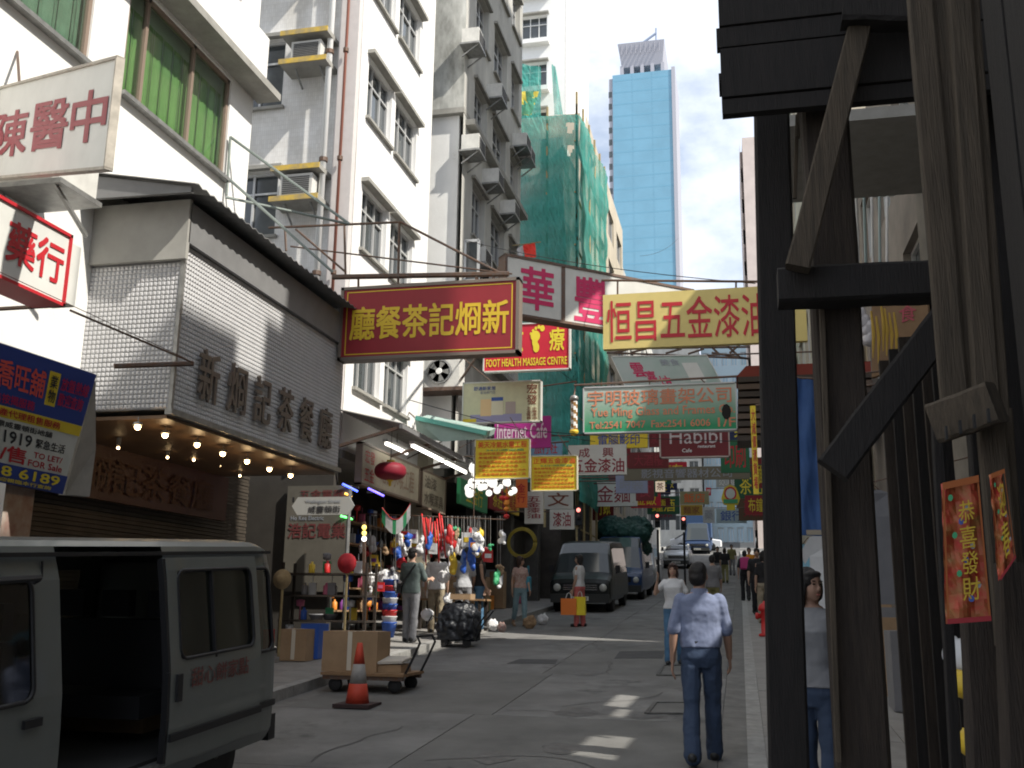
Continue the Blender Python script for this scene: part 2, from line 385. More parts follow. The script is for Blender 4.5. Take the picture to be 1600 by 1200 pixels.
for i, (a, b) in enumerate(rows):
    sp = [-2.95, -2.75, -2.9, -2.85][i % 4]
    for j, (x0, x1) in enumerate(((XL+0.25, sp), (sp, XR-0.25))):
        g = 0.006; mb = MB(); z = lambda y: gz(y)
        mb.slab([(x0+g, a+g, z(a)), (x1-g, a+g, z(a)), (x1-g, b-g, z(b)), (x0+g, b-g, z(b))], (0, 0, -0.018))
        link('concrete_slab', mb.mesh('concrete_slab', M_road2 if (i*2+j) in (9, 10, 13) else M_road), rd)
gut = mat('gutter channel', (0.17, 0.165, 0.155), 0.85, var=0.3, scale=4, bump=0.2)
for x0, x1 in ((XL, XL+0.25), (XR-0.25, XR)):
    mb = MB()
    for a, b in zip(ys[:-1], (45, 66, 84)): mb.quad((x0, a, gz(a)-0.004), (x1, a, gz(a)-0.004), (x1, b, gz(b)-0.004), (x0, b, gz(b)-0.004))
    link('gutter', mb.mesh('gutter', gut), rd)
# asphalt trench patches, manholes
def ground_patch(px, name, m, off=0.005):
    P = [G(x, y) for x, y in px]; mb = MB().slab([p+Vector((0, 0, off)) for p in P], (0, 0, -0.03)); return mb
for px in (((792, 1037), (868, 1037), (872, 1031), (812, 1030)), ((960, 1029), (1035, 1029), (1040, 1017), (968, 1018)), ((1046, 1117), (1072, 1117), (1072, 1106), (1050, 1106))):
    link('asphalt_patch', ground_patch(px, 'asphalt_patch', M_asph).mesh('asphalt_patch', M_asph), rd)
rs = random.Random(5); M_oil = mat('oil stain', (0.125, 0.122, 0.118), 0.6, var=0.4, scale=9)
for k in range(13):                                            # irregular stains and thin cracks on the carriageway
    cx, cy, rr = rs.uniform(-4.9, -0.5), rs.uniform(6.5, 24), rs.uniform(0.06, 0.26); n = 14
    mb = MB(); mb.add([(cx+rr*rs.uniform(0.6, 1.2)*math.cos(2*math.pi*q/n), cy+rr*1.4*rs.uniform(0.6, 1.2)*math.sin(2*math.pi*q/n), 0) for q in range(n)], [tuple(range(n))]); mb.v = [(x, y, gz(y)+0.0035+0.0001*k) for x, y, z in mb.v]
    link('oil_stain', mb.mesh('oil_stain', M_oil), rd)
for k in range(9):
    x, y = rs.uniform(-4.6, -0.6), rs.uniform(7.5, 20); ang = rs.uniform(-0.9, 0.9)+(1.5 if k % 2 else 0); pts = []
    for q in range(12): pts.append((x, y)); ang += rs.uniform(-0.5, 0.5); x += 0.17*math.cos(ang); y += 0.17*math.sin(ang)
    mb = MB()
    for (x0, y0), (x1, y1) in zip(pts[:-1], pts[1:]):
        if not (-5.2 < x1 < -0.3 and -5.2 < x0 < -0.3): continue
        d = Vector((y0-y1, x1-x0, 0)).normalized()*0.009; mb.quad((x0+d.x, y0+d.y, gz(y0)+0.006), (x1+d.x, y1+d.y, gz(y1)+0.006), (x1-d.x, y1-d.y, gz(y1)+0.006), (x0-d.x, y0-d.y, gz(y0)+0.006))
    if mb.v: link('crack', mb.mesh('crack', MATS['road joint filler']), rd)
M_iron = mat('cast iron cover', (0.12, 0.118, 0.112), 0.6, 0.5, var=0.3, scale=14, bump=0.4, bscale=80)
for k, (px, lab) in enumerate(((((1010, 1116), (1075, 1116), (1078, 1099), (1024, 1099)), 'square iron manhole cover in the road beside the man in blue shirt'),
                               (((1028, 1056), (1066, 1056), (1070, 1041), (1036, 1041)), 'square iron manhole cover just ahead of the man in blue shirt'))):
    P = [G(x, y) for x, y in px]; c = sum(P, Vector())/4; t = thing('manhole_cover', lab, 'manhole cover', c, 'manhole covers in the road')
    up = Vector((0, 0, 0.008)); part(MB().slab([p+up for p in P], (0, 0, -0.02)), 'plate', M_road2, t)
    f = MB()
    for i in range(4): f.bar(P[i]+up, P[(i+1) % 4]+up, 0.05, 0.022, up=(0, 0, 1))
    part(f, 'rim', M_iron, t)
# zebra crossing far up
M_paint = mat('worn road paint', (0.62, 0.6, 0.52), 0.8, var=0.25, scale=5)
for k in range(5):
    y = 61.5+k*1.15; mb = MB().slab([(-1.4, y, gz(y)+0.008), (-0.3, y, gz(y)+0.008), (-0.3, y+0.55, gz(y+0.55)+0.008), (-1.4, y+0.55, gz(y+0.55)+0.008)], (0, 0, -0.02))
    link('crossing_stripe', mb.mesh('crossing_stripe', M_paint), rd)
# pavements with kerb stones and slabs
KH = 0.13
for nm, x0, x1, kx0, kx1 in (('pavement_left', FL-1.5, XL-0.15, XL-0.15, XL), ('pavement_right', XR+0.15, FR+1.0, XR, XR+0.15)):
    pv = MB()
    for a, b in zip(ys[:-1], (45, 66, 84)):
        pv.slab([(x0, a, gz(a)+KH-0.012), (x1, a, gz(a)+KH-0.012), (x1, b, gz(b)+KH-0.012), (x0, b, gz(b)+KH-0.012)], (0, 0, -0.15))
    po = structure(pv, nm, mat('paving bed', (0.15, 0.145, 0.135), 0.9, var=0.2))
    y = -4.0
    while y < 40:
        mb = MB().slab([(kx0, y+0.006, gz(y)+KH), (kx1, y+0.006, gz(y)+KH), (kx1, y+0.994, gz(y+1)+KH), (kx0, y+0.994, gz(y+1)+KH)], (0, 0, -0.16))
        link('kerb_stone', mb.mesh('kerb_stone', M_kerb), po); y += 1
    mb = MB()
    for a, b in ((40, 45), (45, 66), (66, 84)): mb.slab([(kx0, a, gz(a)+KH), (kx1, a, gz(a)+KH), (kx1, b, gz(b)+KH), (kx0, b, gz(b)+KH)], (0, 0, -0.16))
    link('kerb', mb.mesh('kerb', M_kerb), po)
    step = 0.6; nx = int((x1-x0)/step)
    me = MB().slab([(0.004, 0.004, 0), (step-0.004, 0.004, 0), (step-0.004, step-0.004, S*step), (0.004, step-0.004, S*step)], (0, 0, -0.02)).mesh('paving_slab', M_pave)
    yr = (2.0, 14.6) if nm == 'pavement_right' else (9.2, 22)
    y = yr[0]; 
    while y < yr[1]:
        for i in range(min(nx, 6)):
            xx = x0+i*step if nm == 'pavement_right' else x1-(i+1)*step
            link('paving_slab', me, po, (xx, y, gz(y)+KH+random.uniform(-0.003, 0.003)))
        y += step
    mb = MB()
    for a, b in ((yr[1]+0.01, 45), (45, 66), (66, 84)): mb.quad((x0, a, gz(a)+KH), (x1, a, gz(a)+KH), (x1, b, gz(b)+KH), (x0, b, gz(b)+KH))
    link('paving', mb.mesh('paving', M_pave), po)

# ================================================================== LEFT BUILDINGS
def pillar(parent, x0, x1, y0, y1, z0, z1, m, name='pillar'):
    return part(MB().box((x0, y0, z0), (x1, y1, z1)), name, m, parent)
# --- A: white building with green-blind windows
A = thing('white_building', 'white building with green blinds behind its band of windows, nearest on the left', 'building', (-9, 7, 0.4))
opA = [(9.98, 12.6, 8.1, 9.72), (6.2, 9.32, 8.1, 9.72), (2.2, 5.6, 8.1, 9.72), (9.98, 12.6, 11.3, 12.8), (6.2, 9.32, 11.3, 12.8)]
part(wall_mb('x', -7.4, 0, 13.3, 4.2, 22, opA, 0.16, -1), 'wall', M_white, A)
part(MB().box((-11, 0.0, 4.2), (-7.62, 13.29, 22)).box((-11, 0, 0.2), (-9.1, 13.2, 4.2)), 'rear_block', M_white2, A)
for k, (a0, a1, z0, z1) in enumerate(opA):
    W = a1-a0; f = MB()
    for u in [0, W*0.16, W*0.6, W-0.06] if k == 0 else [0, W*0.5, W-0.06]:
        f.box((-7.49, a0+u, z0), (-7.43, a0+u+0.06, z1))
    f.box((-7.49, a0, z0), (-7.43, a1, z0+0.06)).box((-7.49, a0, z1-0.06), (-7.43, a1, z1))
    wd = part(f, 'window', M_brownframe, A); part(MB().box((-7.475, a0, z0), (-7.465, a1, z1)), 'pane', glass_mat('window glass', (0.78, 0.86, 0.8), 0), wd)
    n = 40; bl = MB()
    for i in range(n):
        ya, yb = a0+W*i/n, a0+W*(i+1)/n; d = 0.012*math.sin(i*1.7)
        bl.quad((-7.58+d, ya, z0), (-7.58-d, yb, z0), (-7.58-d, yb, z1-0.22), (-7.58+d, ya, z1-0.22))
    part(bl, 'blind', mat('green blind', (0.34, 0.50, 0.20), 0.9, var=0.12, scale=3) if k in (0,) else mat('grey green blind', (0.30, 0.38, 0.33), 0.9, var=0.2), wd)
    part(MB().box((-7.4, a0-0.05, z0-0.06), (-7.3, a1+0.05, z0-0.005)), 'sill', M_galv, wd)
part(MB().box((-7.4, 0, 9.78), (-7.0, 13.45, 9.9)).slab([(-7.4, 0, 9.9), (-7.4, 13.4, 9.9), (-7.02, 13.4, 9.9)][:3]+[(-7.02, 0, 9.9)], (0, 0, 0.02)), 'ledge', M_conc, A)
part(MB().box((-7.398, 0, 9.93), (-7.25, 13.4, 10.9)), 'parapet_panel', M_white, A)
# ground storey under A: piers, dark shop front
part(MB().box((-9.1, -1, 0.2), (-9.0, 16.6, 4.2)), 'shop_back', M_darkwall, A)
part(MB().box((-9.0, 0, 4.05), (-7.4, 13.3, 4.19)), 'soffit', M_conc, A)
for y0, y1, m in ((5.2, 5.6, M_conc), (8.35, 8.8, M_white2)):
    pillar(A, -7.75, -7.36, y0, y1, 0.2, 5.2, m)
sh = MB()
for k in range(52): sh.box((-8.6, 9.3, 0.95+k*0.06), (-8.57+0.012*(k % 2), 16.3, 1.0+k*0.06))
part(sh, 'shutter', mat('brown roller shutter', (0.085, 0.07, 0.055), 0.6, 0.3, var=0.3, scale=3), A, kind='stuff')
part(MB().box((-8.5, 9.0, 2.3), (-8.44, 10.6, 3.2)), 'poster', mat('faded poster', (0.34, 0.30, 0.26), 0.7, var=0.35, scale=5, c2=(0.28, 0.16, 0.13)), A)
# --- restaurant frontage
RQ = thing('restaurant_frontage', 'projecting restaurant front clad in studded metal tiles with brown Chinese characters', 'restaurant', (-6.8, 12.2, 3.9))
M_stud = mat('embossed metal tile', (0.60, 0.595, 0.60), 0.38, 0.25, var=0.08, scale=5)
M_band = mat('dark grey band', (0.20, 0.20, 0.20), 0.6, var=0.12, scale=3)
def studs(mb, org, u, v, n, nu, nv, sz):
    h = 0.012
    for i in range(nu):
        for j in range(nv):
            o = org+u*(i*sz)+v*(j*sz); b = len(mb.v); e = sz*0.03; q = sz*0.30
            c8 = [(e, e), (sz-e, e), (sz-e, sz-e), (e, sz-e)]; t4 = [(q, q), (sz-q, q), (sz-q, sz-q), (q, sz-q)]
            mb.v += [tuple(o+u*a+v*c) for a, c in c8]+[tuple(o+u*a+v*c+n*h) for a, c in t4]
            mb.f += [(b+4, b+5, b+6, b+7)]+[(b+k, b+(k+1) % 4, b+4+(k+1) % 4, b+4+k) for k in range(4)]
sz = 0.056
core = MB().box((-8.3, 9.82, 3.96), (-6.21, 14.72, 6.45)); part(core, 'core', M_band, RQ)
st = MB(); studs(st, Vector((-6.205, 9.8, 3.97)), Vector((0, 1, 0)), Vector((0, 0, 1)), Vector((1, 0, 0)), 87, 35, sz)
part(st, 'front_tiles', M_stud, RQ, kind='stuff')
st = MB(); studs(st, Vector((-8.3, 9.815, 3.97)), Vector((1, 0, 0)), Vector((0, 0, 1)), Vector((0, -1, 0)), 37, 31, sz*1.0)
part(st, 'side_tiles', M_stud, RQ, kind='stuff')
part(MB().box((-6.215, 9.795, 3.93), (-6.17, 9.84, 5.95)), 'corner_trim', M_galv, RQ)
part(MB().box((-6.25, 9.8, 3.90), (-6.16, 14.74, 3.965)), 'bottom_trim', M_galv, RQ)
part(MB().box((-6.2, 9.78, 5.93), (-6.13, 14.72, 6.42)), 'front_band', M_band, RQ)
part(MB().box((-8.3, 9.74, 5.72), (-6.13, 9.8, 6.45)), 'side_band', mat('grey painted panel', (0.36, 0.35, 0.32), 0.7, var=0.15, scale=2), RQ)
rf = MB(); nR = 62
for i in range(nR):                                        # corrugated roof sheet
    ya, yb = 9.4+5.4*i/nR, 9.4+5.4*(i+1)/nR; za, zb = 0.028*(i % 2), 0.028*((i+1) % 2)
    rf.slab([(-5.88, ya, 6.47+za), (-5.88, yb, 6.47+zb), (-8.4, yb, 6.95+zb), (-8.4, ya, 6.95+za)], (0, 0, 0.012))
part(rf, 'corrugated_roof', mat('grey corrugated sheet', (0.24, 0.24, 0.235), 0.6, 0.3, var=0.25, scale=4), RQ)
part(MB().slab([(-8.4, 9.45, 6.44), (-5.95, 9.45, 6.40), (-5.95, 9.45, 6.46), (-8.4, 9.45, 6.93)], (0, 0.05, 0)), 'gable_trim', M_band, RQ)
M_char = mat('brown metal characters', (0.17, 0.14, 0.115), 0.5, 0.2)
for k, ch in enumerate('新烱記茶餐廳'):
    y0 = 10.28+k*0.70; C = [Vector((-6.18, y0, 4.80)), Vector((-6.18, y0+0.46, 4.80)), Vector((-6.18, y0+0.46, 4.18)), Vector((-6.18, y0, 4.18))]
    text_part(ch, C, (0, 0, 1, 1), M_char, RQ, off=0.045, bold=0.02, name='character', depth=0.035)
soff = MB().box((-8.5, 9.85, 3.86), (-6.25, 14.7, 3.9)); part(soff, 'soffit', mat('brown soffit', (0.16, 0.10, 0.06), 0.5, var=0.2), RQ)
part(MB().box((-8.3, 9.9, 3.15), (-8.2, 14.9, 3.86)), 'inner_fascia', mat('dark brown fascia', (0.07, 0.03, 0.02), 0.5), RQ)
C = [Vector((-8.19, 9.9, 3.86)), Vector((-8.19, 14.9, 3.86)), Vector((-8.19, 14.9, 3.15)), Vector((-8.19, 9.9, 3.15))]
text_part('新烱記茶餐廳', C, (0.1, 0.2, 0.9, 0.85), mat('bronze lettering', (0.075, 0.03, 0.012), 0.6), RQ, off=0.02, bold=0.015)
M_bulb = mat('warm lamp', (1, 0.85, 0.6), 0.4, emit=(1.0, 0.68, 0.34), estr=14)
BULB = MB().ball((0, 0, -0.05), 0.035, 10, 6).mesh('bulb', M_bulb, True); CUP = MB().lathe((0, 0, 0), [(0.05, 0.0), (0.055, -0.03), (0.03, -0.035)], 10).mesh('lamp_cup', M_galv)
for k, (x, y) in enumerate(((258, 680), (308, 695), (348, 709), (386, 721), (421, 733), (454, 743), (215, 667))):
    p = PXc(x, y, -6.55); t = thing('canopy_lamp', ['first', 'second', 'third', 'fourth', 'fifth', 'sixth', 'seventh'][k if k < 6 else 6]+' glowing bulb under the restaurant canopy counted from the van side' if k < 6 else 'dim bulb under the restaurant canopy nearest the estate agent board', 'lamp', (p.x, p.y, p.z+0.05), 'bulbs under the restaurant canopy')
    link('lamp_cup', CUP, t); link('bulb', BULB, t)
    stem = MB().tube([(0, 0, 0), (0, 0, 3.87-p.z-0.05)], 0.008, 6); link('stem', stem.mesh('stem', M_galv), t)
    pl = bpy.data.lights.new('bulb_light', 'POINT'); pl.energy = 1.4; pl.color = (1, 0.66, 0.32); pl.shadow_soft_size = 0.04; lo = bpy.data.objects.new('bulb_light', pl); col.objects.link(lo); lo.parent = t; lo.location = (0, 0, -0.1)
for k, (x, y) in enumerate(((185, 697), (262, 712), (303, 716), (345, 724), (375, 741))):
    p = PXc(x, y, -7.6); t = thing('ceiling_spot', ORD[k]+' tiny ceiling spot deep under the restaurant canopy from the left', 'lamp', p, 'tiny ceiling spots under the canopy'); link('bulb', BULB, t).scale = (0.5, 0.5, 0.5)
    link('lamp_cup', MB().lathe((0, 0, 0), [(0.025, 0.0), (0.03, 3.87-p.z)], 8).mesh('lamp_cup', M_band), t)
# --- building B, tiled end wall towards us, windows on the street side
B = thing('tiled_building', 'tall white tiled building with yellow edged air conditioner ledges on its end wall', 'building', (-9, 19, 1.2))
opBe = [(-9.75, -8.66, 11.6, 13.1), (-9.75, -8.62, 8.85, 10.2), (-9.75, -8.66, 14.5, 16.0)]
part(wall_mb('y', 16.7, -12, -7.0, 4.6, 30, opBe, 0.15, 1), 'end_wall', M_tile, B)
window_set(B, 'y', 16.7, 1, opBe, M_alu, M_glassd, mull=(1, 1), hood=0.12)
opB = []
for zt in (7.18, 9.95, 12.74, 15.52, 18.3):
    opB += [(17.1, 18.5, zt-1.32, zt), (18.75, 20.2, zt-1.32, zt)]
part(wall_mb('x', -7.0, 16.7, 21.3, 4.6, 30, opB, 0.15, -1), 'street_wall', mat('white tile wall', (0.82, 0.81, 0.79), 0.6, var=0.05, scale=2, bump=0.05, dirt=((0.55, 0.5, 0.45), 0.9, 0.66), stretch=(1, 1, 0.3)), B)
window_set(B, 'x', -7.0, -1, opB, M_alu, M_glassd, mull=(2, 1), hood=0.16)
part(MB().box((-12, 16.9, 4.6), (-7.3, 21.3, 30)), 'core', M_white2, B)
part(MB().box((-7.42, 16.52, 4.6), (-7.02, 16.69, 30)), 'corner_pier', mat('pinkish tile', (0.66, 0.62, 0.60), 0.5, var=0.06), B)
for x, r, m in ((-7.56, 0.06, M_white2), (-7.22, 0.03, mat('red pipe', (0.35, 0.14, 0.1), 0.5))):
    pp = part(MB().tube([(x, 16.42, 4.6), (x, 16.42, 30)], r, 10), 'drain_pipe', m, B, True)
    cl = MB()
    for k in range(9): part(MB().lathe((x, 16.42, 5.6+k*2.3), [(r, -0.05), (r+0.025, -0.04), (r+0.025, 0.04), (r, 0.05)], 10), 'pipe_collar', M_steel, pp)
M_ledge = mat('yellow painted ledge', (0.62, 0.42, 0.06), 0.7, var=0.3, scale=6, c2=(0.35, 0.28, 0.16))
for zt in (12.88, 10.0, 15.8):
    for dz in (0.0, -0.62):
        lg = part(MB().box((-8.48, 16.12, zt+dz-0.1), (-7.50, 16.698, zt+dz)), 'ledge', M_conc, B)
        part(MB().box((-8.49, 16.10, zt+dz-0.1), (-7.49, 16.118, zt+dz+0.005)), 'ledge_edge', M_ledge, lg)
# --- air conditioner template
ACC = MB().box((0, 0, 0), (0.62, 0.5, 0.4)); M_ac = mat('air conditioner casing', (0.62, 0.61, 0.57), 0.6, var=0.15, scale=5)
ac_case = ACC.mesh('casing', M_ac); g = MB()
for k in range(9): g.box((0.05, -0.012, 0.04+k*0.036), (0.57, -0.002, 0.06+k*0.036))
ac_gr = g.mesh('grille', mat('dark grille', (0.1, 0.1, 0.1), 0.6)); g2 = MB().box((-0.03, -0.02, -0.05), (0.65, 0.55, -0.003)).bar((0.05, 0.5, -0.35), (0.05, 0.0, -0.03), 0.03, 0.03).bar((0.57, 0.5, -0.35), (0.57, 0.0, -0.03), 0.03, 0.03)
ac_br = g2.mesh('bracket', M_galv)
def aircon(loc, rz, label, group=None, s=(1, 1, 1)):
    t = thing('air_conditioner', label, 'air conditioner', loc, group); t.rotation_euler = (0, 0, rz); t.scale = s
    link('casing', ac_case, t); link('grille', ac_gr, t); link('bracket', ac_br, t); return t
aircon((-8.28, 16.2, 12.27), 0, 'boxed window air conditioner on the upper yellow edged ledge')
aircon((-8.30, 16.16, 9.39), 0, 'white air conditioner on the lower yellow edged ledge', s=(1.05, 1, 1.1))
aircon((-8.28, 16.2, 15.2), 0, 'air conditioner on the topmost ledge of the tiled end wall')
aircon((-7.45, 8.15, 6.05), 0, 'large air conditioner on white shelf above the medicine shop sign', s=(1.3, 1.2, 1.15))
# --- B ground floor shop
SH = thing('hardware_shop', 'open fronted hardware shop under a corrugated awning', 'shop', (-7.5, 19, 1.2))
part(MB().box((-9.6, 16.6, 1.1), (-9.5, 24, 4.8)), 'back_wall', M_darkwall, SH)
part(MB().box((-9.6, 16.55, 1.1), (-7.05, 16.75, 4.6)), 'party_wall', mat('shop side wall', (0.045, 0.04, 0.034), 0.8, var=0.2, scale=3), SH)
part(MB().box((-9.5, 16.7, 4.45), (-7.0, 21.3, 4.6)), 'ceiling', M_conc, SH)
part(MB().box((-7.15, 21.1, 1.2), (-6.75, 21.5, 5.2)), 'pillar', mat('cream tile pillar', (0.5, 0.46, 0.36), 0.5, var=0.2), SH)
aw = MB(); nA = 70
for i in range(nA):
    ya, yb = 16.4+5.6*i/nA, 16.4+5.6*(i+1)/nA; a_, b_ = 0.02*(i % 2), 0.02*((i+1) % 2)
    aw.slab([(-5.75, ya, 4.98+a_), (-5.75, yb, 4.98+b_), (-7.0, yb, 5.28+b_), (-7.0, ya, 5.28+a_)], (0, 0, 0.01))
awn = part(aw, 'awning', mat('grey awning sheet', (0.28, 0.27, 0.25), 0.6, var=0.25), SH)
part(MB().box((-5.8, 16.4, 4.90), (-5.74, 22.0, 4.975)), 'awning_edge', M_band, awn)
for y in (16.45, 18.3, 20.2, 21.9): part(MB().bar((-7.0, y, 4.6), (-5.8, y, 4.93), 0.05, 0.06), 'awning_arm', M_steel, awn)
C = [Vector((-6.62, 16.75, 4.72)), Vector((-6.62, 20.1, 4.72)), Vector((-6.62, 20.1, 3.98)), Vector((-6.62, 16.75, 3.98))]
M_cream = mat('cream sign panel', (0.52, 0.47, 0.36), 0.6, var=0.15, scale=4)
sign('shop_board', 'long cream shop board with faint red characters under the corrugated awning', C, M_cream, 0.1, M_brownframe, 0.04,
     [('宏發', (0.05, 0.12, 0.2, 0.45), M_red), ('五金', (0.05, 0.55, 0.2, 0.9), M_red), ('電器水喉工程', (0.3, 0.2, 0.9, 0.8), mat('faded brown print', (0.38, 0.27, 0.2), 0.7))])
C2 = [Vector((-6.6, 20.25, 4.70)), Vector((-6.6, 22.0, 4.70)), Vector((-6.6, 22.0, 3.92)), Vector((-6.6, 20.25, 3.92))]
sign('shop_board', 'second cream shop board with a brown framed text panel past the long one', C2, M_cream, 0.1, M_brownframe, 0.04, [('油漆', (0.1, 0.1, 0.6, 0.45), M_char), ('水喉潔具', (0.1, 0.55, 0.9, 0.9), M_char)])
M_tube = mat('lit tube', (1, 1, 1), 0.4, emit=(1, 0.97, 0.88), estr=3)
for k, (y0, y1, x, z) in enumerate(((17.6, 19.6, -5.95, 4.78), (19.8, 21.4, -5.95, 4.78), (17.4, 18.6, -6.4, 4.80))):
    t = thing('tube_lamp', ['bright fluorescent tube along the awning edge, nearer one', 'bright fluorescent tube along the awning edge, farther one', 'short yellowish tube lamp behind the awning edge'][k], 'lamp', (x, (y0+y1)/2, z))
    part(MB().tube([(x, y0, z), (x, y1, z)], 0.03, 8), 'tube', M_tube, t, True); part(MB().box((x-0.05, y0-0.05, z+0.035), (x+0.05, y1+0.05, z+0.09)), 'batten', M_white2, t)
    part(MB().tube([(x, (y0+y1)/2, z+0.09), (x, (y0+y1)/2, 5.1)], 0.008, 6), 'stem', M_steel, t)
# --- C: stained grey building
Cb = thing('stained_building', 'old grey building with a mould stained corner and rows of air conditioners', 'building', (-8, 26, 1.5))
part(wall_mb('y', 22.0, -9, -6.4, 14.15, 30, [], 0.1, 1), 'stained_end_wall', M_stain, Cb)
part(MB().box((-9, 22.15, 5), (-6.55, 22.3, 14.15)), 'lower_end_wall', M_white, Cb)
part(MB().box((-9, 21.99, 14.0), (-6.39, 22.6, 14.148)), 'end_ledge', M_conc, Cb)
opC = []
for r_ in range(7):
    zt = 6.9+r_*2.85
    for y0, y1 in ((23.0, 24.3), (25.0, 26.6), (27.2, 28.3)): opC.append((y0, y1, zt-1.45, zt))
part(wall_mb('x', -6.4, 22.0, 28.7, 4.8, 30, opC, 0.2, -1), 'street_wall', M_grey, Cb)
window_set(Cb, 'x', -6.4, -1, opC, M_alu, M_glassd, mull=(2, 1), depth=0.2, hood=0.10)
part(MB().box((-9, 22.35, 4.8), (-6.75, 28.7, 30)), 'core', M_grey, Cb)
for z in (8.05, 13.75): part(MB().box((-6.4, 22.2, z), (-6.15, 28.7, z+0.15)), 'string_course', M_conc, Cb)
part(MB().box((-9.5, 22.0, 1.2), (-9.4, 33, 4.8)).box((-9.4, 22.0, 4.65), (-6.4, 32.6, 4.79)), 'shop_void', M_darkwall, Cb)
for y in (24.9, 28.2, 32.2): pillar(Cb, -6.9, -6.45, y, y+0.4, 1.2, 4.8, mat('grimy pillar', (0.10, 0.095, 0.085), 0.7, var=0.3, scale=4))
pos = [(735, 45), (735, 210), (765, 262), (790, 310), (770, 130), (808, 205), (815, 225), (745, 385), (700, 590)]
words = ['highest box air conditioner at the corner of the stained building', 'air conditioner below the stained corner of the old grey building', 'air conditioner on a rod bracket left of its pair, grey building', 'air conditioner on a rod bracket right of its pair, grey building',
         'small air conditioner high and farther along the grey building', 'air conditioner high beside the green netting', 'air conditioner just under another beside the green netting', 'low air conditioner above the white open window']
for k, (x, y) in enumerate(pos[:8]):
    X = -5.95; p = PXc(x+18, y+18, X)
    aircon((X, p.y-0.3, p.z-0.2), R(90), words[k], s=(1.05, 0.9, 1.0))
t = thing('condenser_unit', 'fan condenser unit on a shelf beside the white tiled building', 'air conditioner', (-6.3, 21.75, 6.9))
c = PY(690, 580, 21.6); part(MB().box((c.x-0.42, 21.62, c.z-0.38), (c.x+0.42, 22.1, c.z+0.38)), 'casing', M_ac, t)
part(MB().lathe((c.x-0.06, 21.6, c.z), [(0.30, 0.0), (0.30, -0.015), (0.26, -0.02), (0.26, 0.0)], 20, 'y'), 'fan_guard', M_galv, t)
part(MB().lathe((c.x-0.06, 21.585, c.z), [(0.08, 0.0), (0.07, -0.02)], 12, 'y'), 'fan_hub', M_white2, t)
fb = MB()
for k in range(5):
    a = k*2*math.pi/5; fb.quad(*[(c.x-0.06+math.cos(a+da)*rr, 21.59, c.z+math.sin(a+da)*rr) for rr, da in ((0.08, -0.25), (0.25, -0.35), (0.25, 0.25), (0.08, 0.25))])
part(fb, 'fan_blades', mat('dark fan', (0.2, 0.2, 0.19), 0.6), t); part(MB().box((c.x-0.6, 21.55, c.z-0.47), (c.x+0.6, 22.2, c.z-0.385)), 'shelf', M_steel, t)
# open white windows on C (casements)
for k, (x0, y0, x1, y1) in enumerate(((727, 377, 747, 438), (752, 400, 766, 446))):
    C_ = rect_px(x0, y0, x1, y1, 22.4+k*1.2); t = thing('open_casement', ['white casement window standing open at the grey building corner, nearer leaf', 'white casement window standing open, farther smaller leaf'][k], 'window', sum(C_, Vector())/4)
    f = MB()
    for i in range(4): f.bar(C_[i], C_[(i+1) % 4], 0.07, 0.05)
    part(f, 'frame', M_white2, t); part(MB().slab(C_, (0, 0.01, 0)), 'pane', M_glassd, t)
# --- D: building wrapped in green netting with bamboo scaffold
Db = thing('netted_building', 'building under works wrapped in green scaffold netting', 'building', (-7, 36, 2))
part(MB().box((-9, 33.6, 6.2), (-5.9, 41, 19)), 'core', M_grey, Db); part(MB().box((-9, 33.65, 1.9), (-5.95, 41, 6.2)), 'shop_base', M_darkwall, Db); part(MB().box((-9.4, 28.75, 1.6), (-6.9, 33.5, 4.6)), 'shuttered_shop', mat('dark shutter', (0.06, 0.055, 0.05), 0.6, var=0.3), Db)
def net_mat():
    m = bpy.data.materials.new('green scaffold net'); m.use_nodes = True; nt = m.node_tree; n = nt.nodes; l = nt.links; b = n['Principled BSDF']
    b.inputs['Base Color'].default_value = (0.07, 0.36, 0.31, 1); b.inputs['Roughness'].default_value = 0.9
    tr = n.new('ShaderNodeBsdfTransparent'); tl = n.new('ShaderNodeBsdfTranslucent'); tl.inputs['Color'].default_value = (0.10, 0.5, 0.42, 1)
    a = n.new('ShaderNodeMixShader'); a.inputs['Fac'].default_value = 0.4; l.new(b.outputs[0], a.inputs[1]); l.new(tl.outputs[0], a.inputs[2])
    c = n.new('ShaderNodeMixShader'); t = n.new('ShaderNodeTexCoord'); ns = n.new('ShaderNodeTexNoise'); ns.inputs['Scale'].default_value = 0.7; ns.inputs['Detail'].default_value = 4
    rp = n.new('ShaderNodeValToRGB'); rp.color_ramp.elements[0].position = 0.3; rp.color_ramp.elements[0].color = (0.5,)*3+(1,); rp.color_ramp.elements[1].position = 0.6; rp.color_ramp.elements[1].color = (0.12,)*3+(1,)
    l.new(t.outputs['Object'], ns.inputs['Vector']); l.new(ns.outputs['Fac'], rp.inputs['Fac']); l.new(rp.outputs['Color'], c.inputs['Fac'])
    l.new(a.outputs[0], c.inputs[1]); l.new(tr.outputs[0], c.inputs[2]); l.new(c.outputs[0], n['Material Output'].inputs['Surface']); return m
M_net = net_mat()
def net_sheet(P, n, nu, nv, amp, hole=None):
    mb = MB(); rnd = random.Random(3); vs = []
    for i in range(nu+1):
        for j in range(nv+1):
            u, v = i/nu, j/nv; p = quadmap(P, u, v)
            d = amp*(math.sin(u*9+v*5)*0.5+math.sin(v*nv*1.05+u*3)*0.35+rnd.uniform(-0.35, 0.35)); vs.append(p+Vector(n)*d)
    fs = [(i*(nv+1)+j, (i+1)*(nv+1)+j, (i+1)*(nv+1)+j+1, i*(nv+1)+j+1) for i in range(nu) for j in range(nv) if not (hole and hole(i/nu, j/nv))]
    return mb.add(vs, fs)
